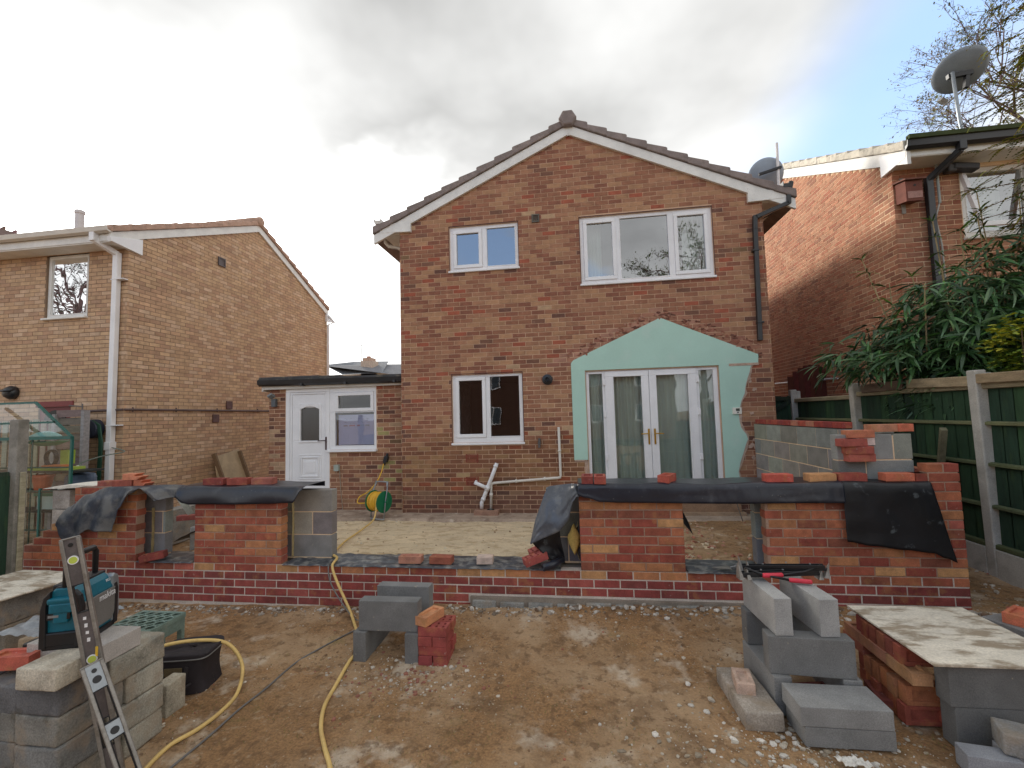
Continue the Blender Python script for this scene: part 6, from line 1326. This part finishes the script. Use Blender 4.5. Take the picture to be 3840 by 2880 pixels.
# ------------------------------------------------------------------ greenhouse and what stands in it
gh = thing('greenhouse', 'small greenhouse with green metal glazing bars at the left edge', 'greenhouse', (-8.2, 5.4, 0))
MGB = mat('green_glazing_bar', C(24, 92, 84, .95), .4, .1, 6)
gx1, gx0, gy0, gy1, gez, grz = -7.27, -9.6, 5.05, 5.65, 1.63, 2.16
ridx = -7.93
def gbar(a, b, r=.03): t = MB(); t.bar(a, b, r, r); t.build('glazing_bar', MGB, gh)
E1, E2 = (gx1, 5.62, gez), (gx0, 5.62, gez)
R1, R2 = (ridx, 5.62, grz), (gx0, 5.62, grz)
gbar(R1, R2); gbar(R1, E1); gbar(E1, E2, .045); gbar(E1, (gx1, 5.62, 0)); gbar((gx1 - .0, 5.62, gez), (gx1 - .12, 5.66, 0), .02)
gbar((-7.555, 5.62, 1.86), (gx0, 5.62, 1.86), .03); gbar((-8.16, 5.3, 1.63), (-8.9, 5.3, 2.1), .035); gbar((-8.16, 5.3, 1.58), (gx0, 5.3, 1.58), .035)
for z in (1.20, .86, .30): gbar((gx1, 5.63, z), (gx0, 5.63, z), .02)
gbar((-7.78, 5.62, .90), (-7.78, 5.62, 0), .03); gbar((-7.95, 5.62, gez), (-7.95, 5.62, 0), .015)
for pts in ([(ridx, 5.61, grz), (gx0, 5.61, grz), (gx0, 5.61, 1.87), (-7.56, 5.61, 1.87)], [(-7.55, 5.61, 1.85), (gx0, 5.61, 1.85), (gx0, 5.61, 1.64), (gx1, 5.61, 1.64)], [(gx1, 5.61, 1.6), (-7.95, 5.61, 1.6), (-7.95, 5.61, .9), (gx1, 5.61, .9)], [(-7.96, 5.61, 1.6), (gx0, 5.61, 1.6), (gx0, 5.61, .9), (-7.96, 5.61, .9)], [(gx1, 5.61, .88), (gx0, 5.61, .88), (gx0, 5.61, .05), (gx1, 5.61, .05)]):
    t = MB(); t.add(pts, [tuple(range(4))]); t.build('pane', G_GREEN, gh)
for z, d in ((1.12, .30), (.82, .25), (.52, .3)): t = MB(); t.box(-9.3, -7.40, 5.9, 5.9 + d, z - .03, z, C(40, 44, 44)); t.build('shelf', M_SOLID, gh)
def simple(name, label, cat, build, m_=None): t = MB(); build(t); o = t.build(name, m_ or M_SOLID, None); return tag(o, label, cat)
simple('plant_pot', 'terracotta plastic pot on the middle greenhouse shelf', 'pot', lambda t: t.lathe([(.09, 0), (.125, .20), (.14, .20), (.14, .24), (.12, .24)], (-8.20, 5.95, .82), 16, C(200, 96, 62)))
simple('watering_tray', 'green plastic dish hanging at the eaves inside the greenhouse', 'tray', lambda t: t.lathe([(.10, 0), (.22, .05), (.24, .07)], (-8.20, 6.0, 1.50), 18, C(70, 150, 120)))
simple('cloche', 'pale blue-green plastic dome on the top greenhouse shelf', 'cloche', lambda t: t.lathe([(.20, 0), (.18, .06), (.10, .11), (.02, .13)], (-8.25, 6.0, 1.60), 18, C(130, 180, 180)))
simple('seed_tray', 'orange seed tray with a yellow-green one on the greenhouse shelf', 'tray', lambda t: (t.box(-8.2, -7.85, 5.92, 6.1, 1.16, 1.20, C(205, 110, 60)), t.box(-8.55, -7.75, 5.95, 6.2, 1.12, 1.16, C(170, 190, 80)), t.box(-8.1, -7.95, 6.1, 6.2, 1.2, 1.42, C(150, 170, 60))))
simple('coiled_tube', 'dark coil of tube standing on the greenhouse shelf', 'hose', lambda t: [t.tube([(-8.32 + .10 * math.cos(a), 6.12 + k * .02, 1.30 + .12 * math.sin(a)) for a in [i * math.pi / 8 for i in range(16)]], .014, 6, C(50, 50, 54), closed=True) for k in range(3)])
simple('storage_box', 'translucent white box on the lowest greenhouse shelf', 'box', lambda t: (t.box(-8.22, -7.92, 5.9, 6.1, .54, .74, C(190, 210, 205)), t.box(-8.26, -7.88, 5.88, 6.12, .74, .79, C(60, 120, 95))))
simple('white_box', 'small white box beside the translucent box in the greenhouse', 'box', lambda t: t.box(-7.86, -7.74, 5.9, 6.0, .70, .88, C(215, 215, 208)))
simple('rain_tub', 'squat blue-grey lidded water tub with a thin hose beside the greenhouse', 'tub', lambda t: (t.lathe([(.15, .0), (.185, .02), (.19, .95), (.18, .97)], (-7.83, 6.2, 0), 22, C(84, 100, 122)), t.lathe([(.195, .97), (.17, 1.03), (.05, 1.06), (.02, 1.07)], (-7.83, 6.2, 0), 22, C(84, 100, 122)), t.lathe([(.02, 1.06), (.03, 1.14), (.015, 1.17)], (-7.90, 6.2, 0), 10, C(225, 225, 220))))
cable('hose', 'thin grey-green hose looping from the water tub to the wall', [(-7.90, 6.2, 1.16), (-7.85, 6.25, 1.22), (-7.65, 6.4, 1.30), (-7.5, 6.6, 1.35), (-8.1, 6.9, 1.40)], .010, mat('grey_green_hose', C(110, 120, 110), .5), 'hose')
hw = thing('hose_reel', 'dark wall-mounted hose hanger with green hose loops beside the white downpipe', 'hose reel', (-8.43, 6.9, 1.6))
t = MB(); t.lathe([(.02, 0), (.17, .02), (.17, .12), (.15, .16), (.03, .17)], (-8.50, 6.98, 1.74), 22, C(44, 50, 66), Matrix(((1, 0, 0), (0, 0, -1), (0, 1, 0)))); t.build('hub', M_SOLID, hw)
t = MB()
for k in range(6):
    w_ = .13 + .012 * k; t.tube([(-8.43 - w_ + .015 * k, 6.86, .85), (-8.43 - w_, 6.85, 1.5), (-8.43 - w_ * .7, 6.85, 1.78), (-8.43, 6.84, 1.86 + .006 * k), (-8.43 + w_ * .7, 6.85, 1.80), (-8.43 + w_, 6.85, 1.5), (-8.43 + w_ - .03, 6.86, .85), (-8.43, 6.86, .70)], .014, 6, C(30, 70, 54), closed=True)
t.build('hose_loops', M_SOLID, hw, smooth=True)
simple('white_board', 'white warped board lying on the short block stub at the left', 'board', lambda t: t.prism([(-6.32, 1.055), (-6.05, 1.06), (-5.60, 1.075), (-5.60, 1.09), (-5.9, 1.10), (-6.15, 1.085)], 0, .35, lambda u, w, z: (u, 4.58 + w, z), C(225, 220, 208)), M_ROUGH)
pl = thing('leaning_board', 'plywood offcut with battens leaning on the left house wall', 'board', (-7.9, 9.3, .4))
def plp(u, v, w): return (-7.62 - .30 * v + w, 8.80 + 1.0 * u + .08 * v, .35 + .80 * v)
t = MB(); t.add([plp(0, 0, 0), plp(1, 0, 0), plp(.82, 1, 0), plp(.05, .86, 0), plp(0, 0, -.02), plp(1, 0, -.02), plp(.82, 1, -.02), plp(.05, .86, -.02)], [(0, 1, 2, 3), (7, 6, 5, 4), (0, 4, 5, 1), (1, 5, 6, 2), (2, 6, 7, 3), (3, 7, 4, 0)]); t.build('sheet', M_PLY, pl)
for u in (.03, .78): t = MB(); t.bar(plp(u + .1, 0, .03), plp(u, .95, .03), .05, .09, C(120, 96, 72)); t.build('batten', M_ROUGH, pl)
# ------------------------------------------------------------------ satellite dishes, bird box
def dish(label, c, rad, nrm, polebase, col=C(120, 130, 140)):
    th = thing('satellite_dish', label, 'satellite dish', c); c = Vector(c); n = Vector(nrm).normalized(); x = n.orthogonal().normalized(); y = n.cross(x); m = Matrix((x, y, n)).transposed()
    t = MB(); t.lathe([(.02, .0), (rad * .5, rad * .06), (rad * .85, rad * .17), (rad, rad * .24), (rad, rad * .24 + .012), (rad * .85, rad * .17 + .012), (rad * .5, rad * .06 + .012), (.02, .012)], c, 36, col, m); t.build('reflector', M_SOLID, th, smooth=True)
    return th, m, c, n
th, m, c, n = dish('grey satellite dish seen from behind on a tall bent pole above the right-hand house', (5.66, 6.98, 6.50), .31, (.20, .52, .80), None, C(136, 146, 156))
t = MB(); t.bar(c - n * .03 + Vector((-.19, 0, -.03)), c - n * .03 + Vector((.13, 0, -.0)), .05, .06); t.bar(c - n * .02 + Vector((.07, 0, 0)), c - n * .03 + Vector((.03, .0, -.22)), .05, .05); t.build('bracket', M_TOOLBLACK, th)
t = MB(); t.tube([(5.50, 6.92, 6.48), (5.53, 6.92, 5.75), (5.545, 6.91, 5.55), (5.50, 6.95, 5.40), (5.42, 7.0, 5.33)], .022, 10); t.build('pole', M_GALV, th, smooth=True)
t = MB(); t.tube([c + Vector((.03, .0, -.24)), c + Vector((-.05, .30, -.30))], .012, 6); t.obox((5.44, 7.05, 6.15), (.09, .09, .05), (.5, .6, .2)); t.build('feed_arm', M_METAL, th)
th, m, c, n = dish('satellite dish half hidden behind the right end of the main roof', (3.66, 8.62, 6.08), .30, (.15, .75, .35), None, C(150, 160, 172))
t = MB(); t.tube([(3.82, 8.5, 6.6), (3.80, 8.5, 5.5)], .025, 8, C(225, 220, 218)); t.build('mast', M_SOLID, th); t = MB(); t.bar((3.48, 8.5, 6.04), (3.86, 8.48, 6.13), .05, .04); t.build('bracket', M_TOOLBLACK, th)
bb_ = thing('bird_box', 'red-brown wooden bird box on the right-hand house wall near its corner', 'bird box', (5.0, 7.1, 4.85)); CB = C(120, 72, 60)
t = MB(); t.add([(4.88, 7.29, 5.06), (4.88, 7.29, 4.76), (4.88, 7.08, 5.02), (4.88, 7.08, 4.72), (5.10, 7.29, 5.06), (5.10, 7.29, 4.76), (5.10, 7.08, 5.02), (5.10, 7.08, 4.72)], [(0, 1, 3, 2), (4, 6, 7, 5), (2, 3, 7, 6), (1, 5, 7, 3)], CB); t.build('box', M_ROUGH, bb_)
t = MB(); t.obox((4.99, 7.17, 5.06), (.28, .28, .018), (R(11), 0, 0), C(128, 86, 74)); t.build('lid', M_ROUGH, bb_)
t = MB(); t.lathe([(.016, 0), (.016, .004)], (5.0, 7.078, 4.95), 12, C(15, 12, 12), Matrix(((1, 0, 0), (0, 0, -1), (0, 1, 0)))); t.build('entrance_hole', M_SOLID, bb_)
t = MB(); t.box(4.95, 5.0, 7.285, 7.298, 4.62, 5.16, C(150, 146, 140)); t.build('backing_strip', M_SOLID, bb_)
t = MB(); t.box(4.90, 5.09, 7.072, 7.08, 4.76, 4.86, C(170, 130, 120)); t.build('front_flap', M_ROUGH, bb_)
# ------------------------------------------------------------------ stones and rubble on the soil
def stones(name, n, region, smin, smax, cols, seed, label=None):
    r = random.Random(seed); ico = bmesh.new(); bmesh.ops.create_icosphere(ico, subdivisions=1, radius=1); iv = [v.co.copy() for v in ico.verts]; if_ = [tuple(v.index for v in f.verts) for f in ico.faces]; ico.free()
    mb = MB()
    for _ in range(n):
        x, y = region(r); s = smin * (smax / smin) ** (r.random() ** 2.2); k = (r.uniform(.7, 1.4), r.uniform(.6, 1.1), r.uniform(.4, .8)); a = r.uniform(0, 6.28); ca, sa = math.cos(a), math.sin(a); z = ground_h(x, y) + s * .12
        vs = []
        for v in iv:
            j = r.uniform(.72, 1.15); px, py, pz = v.x * k[0] * s * j, v.y * k[1] * s * j, v.z * k[2] * s * j
            vs.append((x + px * ca - py * sa, y + px * sa + py * ca, z + pz))
        c = r.choice(cols); f = r.uniform(.8, 1.1); mb.add(vs, if_, tuple(q * f for q in c))
    return mb.build(name, M_STONE, None, kind='stuff')
PST = [C(186, 174, 156), C(166, 148, 124), C(142, 120, 94), C(204, 194, 178), C(128, 104, 80), C(160, 100, 80), C(140, 120, 96)]
def reg_yard(r):
    while True:
        x = r.uniform(-3.4, 3.4); y = 1.9 + 2.1 * r.random()
        if r.random() < .25 + noise.noise((x * 1.8, y * 1.8, 3)) * 1.1: return x, y
stones('gravel', 6500, reg_yard, .002, .010, PST + [C(150, 122, 94), C(166, 138, 106), C(130, 100, 74)] * 2, 1)
stones('pebbles', 110, reg_yard, .008, .017, [C(196, 184, 166), C(180, 162, 138), C(160, 136, 108)], 2)
stones('wall_rubble', 1500, lambda r: (r.uniform(-5.9, 3.3), 4.06 - abs(r.gauss(0, .08))), .006, .032, [C(190, 184, 174), C(160, 150, 138), C(130, 116, 100), C(206, 200, 190), C(120, 96, 76)], 3)
stones('stand_rubble', 900, lambda r: (r.gauss(1.15, .42), r.gauss(2.62, .22)), .004, .024, [C(210, 204, 194), C(186, 176, 160), C(160, 146, 126)], 4)
stones('stand_rubble', 420, lambda r: (r.gauss(-1.25, .30), r.gauss(3.12, .14)), .004, .020, [C(200, 190, 176), C(170, 156, 138), C(150, 100, 84)], 5)
stones('fence_rubble', 600, lambda r: (r.uniform(3.05, 3.8), r.uniform(3.2, 6.0)), .005, .03, PST, 6)
t = MB(); r = random.Random(8)
for k in range(2600):
    x, y = r.uniform(-2.6, 2.4), r.uniform(2.15, 3.3)
    if noise.noise((x * 1.6, y * 1.6, 8)) < .12 - .3 * (y < 2.7): continue
    z = ground_h(x, y); a = r.uniform(0, 6.28); h_ = r.uniform(.006, .022); w_ = .0016
    t.add([(x - w_ * math.cos(a), y - w_ * math.sin(a), z), (x + w_ * math.cos(a), y + w_ * math.sin(a), z), (x + .01 * math.sin(a), y + .01 * math.cos(a), z + h_)], [(0, 1, 2)], r.choice([C(110, 118, 56), C(96, 100, 50), C(140, 130, 70)]))
t.build('grass', M_LEAF_DULL, None, kind='stuff')
t = MB(); t.grid(lambda s, v: (1.25 + .13 * s - .03 * v, 2.53 + .06 * v, .012 + .035 * abs(noise.noise((s * 6, v * 5, 2)))), 14, 8, C(222, 218, 210)); o = t.build('paper_scrap', M_ROUGH, None); tag(o, 'torn scrap of white paper on the soil in front of the flat grey blocks', 'paper')
# ------------------------------------------------------------------ planting
def leaf_mesh(L, W, droop, col, fold=.25):
    mb = MB(); n = 5; vs = []
    for i in range(n + 1):
        s = i / n; w = W * math.sin(math.pi * min(1, s * .92 + .06)) ** .8 * (1 - .35 * s) if i < n else 0
        x = L * s; z = -droop * L * s * s
        vs += [(x, -w, z + fold * w), (x, 0, z), (x, w, z + fold * w)]
    fs = []
    for i in range(n):
        a = i * 3; fs += [(a, a + 1, a + 4, a + 3), (a + 1, a + 2, a + 5, a + 4)]
    return vs, fs
def xf(vs, loc, dirv, roll=0.0, k=1.0):
    d = Vector(dirv).normalized(); up = Vector((0, 0, 1)); s = up.cross(d)
    s = s.normalized() if s.length > 1e-3 else Vector((0, 1, 0)); u = d.cross(s)
    s2 = s * math.cos(roll) + u * math.sin(roll); u2 = d.cross(s2)
    return [Vector(loc) + d * (x * k) + s2 * (y * k) + u2 * (z * k) for x, y, z in vs], Matrix((d, s2, u2)).transposed()
bam = thing('bamboo', 'big dark green broad-leaved bamboo clump behind the right-hand fence', 'shrub', (4.7, 5.8, .2))
BCOL = [C(52, 88, 46), C(66, 104, 54), C(42, 70, 40), C(80, 118, 62), C(100, 132, 92), C(56, 84, 54)]
r = random.Random(21); nodes = []
blobs = [((4.55, 5.75, 2.30), (1.0, .70, 1.0)), ((5.35, 5.8, 2.60), (.90, .75, 1.2)), ((3.80, 5.95, 2.15), (.75, .55, .62)), ((4.95, 5.35, 2.1), (1.0, .6, .75)), ((6.2, 5.8, 2.4), (.8, .8, 1.1))]
while len(nodes) < 3400:
    (cx, cy, cz), (a, b, c) = blobs[r.choices(range(5), (4, 4, 1.2, 3, 3))[0]]
    d = Vector((r.gauss(0, 1), r.gauss(0, 1), r.gauss(0, 1))).normalized(); k = r.uniform(.45, 1.06)
    p = Vector((cx + a * d.x * k, cy + b * d.y * k, cz + c * d.z * k))
    if p.z < 1.55 or p.y > 7.0 or p.x < 3.05: continue
    if p.x < FX + .1 and p.z < 2.15: continue
    nodes.append(p)
shoots = [((4.05, 5.9), (4.3, 5.85), 3.30, 1.9), ((4.45, 5.7), (4.55, 5.8), 3.75, 1.9), ((4.80, 5.9), (4.9, 5.85), 3.95, 1.9), ((5.5, 5.9), (5.4, 5.9), 4.05, 2.0), ((3.52, 5.9), (4.15, 5.85), 3.55, 1.9), ((4.25, 5.8), (4.45, 5.85), 3.92, 1.9), ((4.15, 5.6), (4.35, 5.7), 3.30, 1.8), ((4.62, 5.8), (4.60, 5.8), 3.55, 1.9), ((4.98, 6.1), (5.2, 6.1), 4.35, 2.2), ((5.25, 5.9), (5.1, 5.9), 4.15, 2.2), ((3.75, 5.8), (4.0, 5.8), 2.95, 1.8)]
canes = []
for (tx, ty), (bx, by), tz, bz in shoots:
    canes.append(((bx, by, 1.2), (tx, ty, tz)))
for k in range(22): x = r.uniform(3.9, 5.9); canes.append(((x, r.uniform(5.5, 6.1), .3), (x + r.uniform(-.2, .2), r.uniform(5.5, 6.1), r.uniform(2.4, 3.3))))
for a, b in canes:
    t = MB(); t.tube([a, tuple((Vector(a) + Vector(b)) / 2 + Vector((.02, 0, 0))), b], [.011, .009, .006], 5, C(160, 142, 104)); t.build('cane', M_BARK, bam)
leafs = []
V0, F0 = leaf_mesh(1.0, .078, .40, None)
for p in nodes:
    base = Vector((p.x - 4.9, p.y - 6.1, .1)); ba = math.atan2(base.y, base.x)
    for k in range(r.randint(4, 6)):
        a = ba + r.gauss(0, 1.0); e = r.uniform(-.75, .35); d = Vector((math.cos(a) * math.cos(e), math.sin(a) * math.cos(e), math.sin(e))); leafs.append((p + d * .02, d, r.gauss(0, .5), r.uniform(.14, .28), r.choice(BCOL)))
for (tx, ty), (bx, by), tz, bz in shoots:
    A, B = Vector((bx, by, 1.2)), Vector((tx, ty, tz))
    for f, n in ((1.0, 8), (.93, 6), (.86, 5), (.78, 4)):
        p = A.lerp(B, f)
        for k in range(n):
            a = k * 2.4 + f * 5; e = r.uniform(-.2, .5) if f < 1 else r.uniform(0, .9); d = Vector((math.cos(a) * math.cos(e), math.sin(a) * math.cos(e), math.sin(e))); leafs.append((p, d, r.gauss(0, .4), r.uniform(.12, .20), C(96, 132, 50) if r.random() < .35 else C(60, 92, 44)))
info = sorted(range(len(leafs)), key=lambda i: (leafs[i][0] - EYE).length if seen(leafs[i][0]) else 1e5); top300 = set(info[:230]) | set(range(len(leafs) - 70, len(leafs)))
LMESH = {}; mb = MB()
for i, (p, d, ro, L, c) in enumerate(leafs):
    if i in top300:
        key = (tuple(round(x, 3) for x in c), round(L * 25))
        if key not in LMESH: t = MB(); t.add([(x * round(L * 25) / 25, y * round(L * 25) / 25, z * round(L * 25) / 25) for x, y, z in V0], F0, c); m_ = t.mesh('leaf', smooth=True); m_.materials.append(M_LEAF); LMESH[key] = m_
        _, m3 = xf([], p, d, ro); link('leaf', LMESH[key], bam, p, rot=m3.to_euler())
    else: vs, _ = xf(V0, p, d, ro, L); mb.add(vs, F0, tuple(q * r.uniform(.85, 1.15) for q in c))
mb.build('foliage', M_LEAF, bam, smooth=True, kind='stuff')
# yellow-green shrub at the right edge
ys = thing('golden_shrub', 'bright yellow-green leafy shrub over the fence at the right edge', 'shrub', (4.3, 4.75, .3))
V1, F1 = leaf_mesh(1.0, .26, .2, None, .15); mb = MB()
for k in range(420):
    d = Vector((r.gauss(0, 1), r.gauss(0, 1), r.gauss(0, 1))).normalized(); q = r.uniform(.6, 1.0); p = Vector((4.32 + .50 * d.x * q, 4.72 + .35 * d.y * q, 2.30 + .34 * d.z * q + .35 * max(0, d.x) * q))
    if p.x < FX + .0 and p.z < 2.1: continue
    for j in range(6):
        a = j * 1.05 + r.random(); e = r.uniform(-.2, .5); dd = Vector((math.cos(a) * math.cos(e), math.sin(a) * math.cos(e), math.sin(e))); vs, _ = xf(V1, p, dd, r.gauss(0, .3), r.uniform(.045, .075)); mb.add(vs, F1, r.choice([C(186, 186, 60), C(206, 200, 78), C(150, 162, 52), C(104, 128, 44)] if p.z > 2.25 else [C(104, 128, 44), C(70, 100, 36), C(150, 160, 50)]))
mb.build('foliage', M_LEAF, ys, smooth=True, kind='stuff')
t = MB()
for k in range(9): t.tube([(4.4, 4.8, .3), (4.3 + r.uniform(-.2, .3), 4.8, 1.4), (4.3 + r.uniform(-.4, .5), 4.7 + r.uniform(-.2, .2), 2.4)], [.012, .009, .004], 5, C(90, 76, 56))
t.build('stem', M_BARK, ys)
# conifer whose sprays hang into the right edge
cf = thing('conifer', 'yellow-green conifer with drooping sprays at the right edge by the open window', 'tree', (5.9, 5.3, 0)); mb = MB(); t = MB(); t.tube([(5.9, 5.3, 0), (5.85, 5.3, 3.5), (5.8, 5.3, 7.5)], [.12, .09, .02], 10, C(96, 76, 60)); t.build('trunk', M_BARK, cf)
limbs = MB()
for k in range(120):
    z = r.uniform(3.0, 7.0); a = r.uniform(2.2, 4.6); L = r.uniform(.7, 1.45) * (1.15 - .09 * (z - 3)); A = Vector((5.85, 5.3, z)); 
    B = A + Vector((math.cos(a) * L, math.sin(a) * L * .8, r.uniform(-.35, .15))); limbs.tube([A, A.lerp(B, .5) + Vector((0, 0, .08)), B], [.012, .008, .003], 4, C(110, 84, 60))
    for q in range(30):
        f = r.uniform(.25, 1.02); p = A.lerp(B, f) + Vector((0, 0, .08 * math.sin(f * 3.1))); dirn = (B - A).normalized(); sd_ = Vector((-dirn.y, dirn.x, 0)) * r.choice((-1, 1)); d = (dirn * r.uniform(.4, 1.0) + sd_ * r.uniform(.2, .9) + Vector((0, 0, r.uniform(-.5, .1)))).normalized(); Lq = r.uniform(.07, .20)
        col = r.choice([C(150, 152, 50), C(112, 124, 44), C(80, 100, 40), C(172, 164, 60), C(62, 82, 36)])
        for j in range(7):
            u = j / 7; pp = p + d * (Lq * u) - Vector((0, 0, .05 * u * u)); ww = .020 * (1 - u * .6); s3 = d.cross(Vector((0, 0, 1))).normalized()
            mb.add([pp, pp + s3 * ww + d * .012, pp + d * .026, pp - s3 * ww + d * .012], [(0, 1, 2, 3)], col)
mb.build('foliage', M_LEAF_DULL, cf, kind='stuff'); limbs.build('branch', M_BARK, cf)
# tall thinning tree behind the right-hand house
def big_tree(label, x, y, H, seed, leafcols, spread, nleaf, start=2.5):
    th = thing('deciduous_tree', label, 'tree', (x, y, 0)); r = random.Random(seed); tw = MB(); lv = MB(); tr_ = MB(); tr_.tube([(x, y, 0), (x + .1, y, H * .35), (x - .1, y, H * .62)], [.22, .16, .09], 9, C(90, 78, 72)); tr_.build('trunk', M_BARK, th)
    tips = []
    def grow(p, d, L, rad, dep):
        q = p + d * L; m_ = p.lerp(q, .5) + Vector((r.gauss(0, .04), r.gauss(0, .04), r.gauss(0, .04))) * L
        tw.tube([p, m_, q], [rad, rad * .8, rad * .62], 4 if dep > 1 else 6, C(104, 84, 84), caps=False)
        if dep >= 5: tips.append((p, q)); return
        for k in range(r.choice((2, 3, 3))):
            nd = (d + Vector((r.gauss(0, .55), r.gauss(0, .55), r.gauss(0, .38) + .04))).normalized(); grow(p.lerp(q, r.uniform(.6, 1)), nd, L * r.uniform(.62, .82), rad * .58, dep + 1)
        if dep >= 3: tips.append((p, q))
    for k in range(16):
        a = k * 2.4 + r.random(); z = H * (.25 + .42 * k / 16); grow(Vector((x, y, z)), Vector((math.cos(a) * spread, math.sin(a) * spread, .55 + .04 * k)).normalized(), H * .16, .055, 0)
    tw.build('crown', M_BARK, th, kind='stuff')
    for k in range(nleaf):
        p, q = r.choice(tips); c = p.lerp(q, r.random()) + Vector((r.gauss(0, .06), r.gauss(0, .06), r.gauss(0, .06))); s = r.uniform(.025, .06); n1_ = Vector((r.gauss(0, 1), r.gauss(0, 1), r.gauss(0, 1))).normalized(); n2_ = n1_.orthogonal().normalized()
        lv.add([c - n1_ * s, c + n2_ * s * .6, c + n1_ * s, c - n2_ * s * .6], [(0, 1, 2, 3)], r.choice(leafcols))
    lv.build('foliage', M_LEAF_DULL, th, kind='stuff')
LC = [C(150, 132, 60), C(128, 118, 70), C(96, 100, 50), C(160, 140, 90), C(110, 90, 70)]
big_tree('tall thin-leaved tree with purplish twigs behind the right-hand house', 14.4, 14.5, 14.0, 5, LC, 1.0, 30000)
big_tree('olive-leaved tree crowding the top right corner nearer the camera', 12.3, 11.5, 12.5, 9, [C(120, 120, 52), C(96, 104, 44), C(70, 84, 38), C(150, 140, 70)], .9, 26000)

big_tree('leafy dark tree behind the camera, mirrored in the large upstairs window', 6.6, -9.5, 12.0, 31, [C(60, 80, 40), C(84, 96, 44)], .5, 7000)
big_tree('leafy dark tree at the side garden, mirrored in the left-hand house window', -21.5, -2.5, 11.5, 33, [C(40, 56, 34), C(56, 72, 40)], .5, 7000)
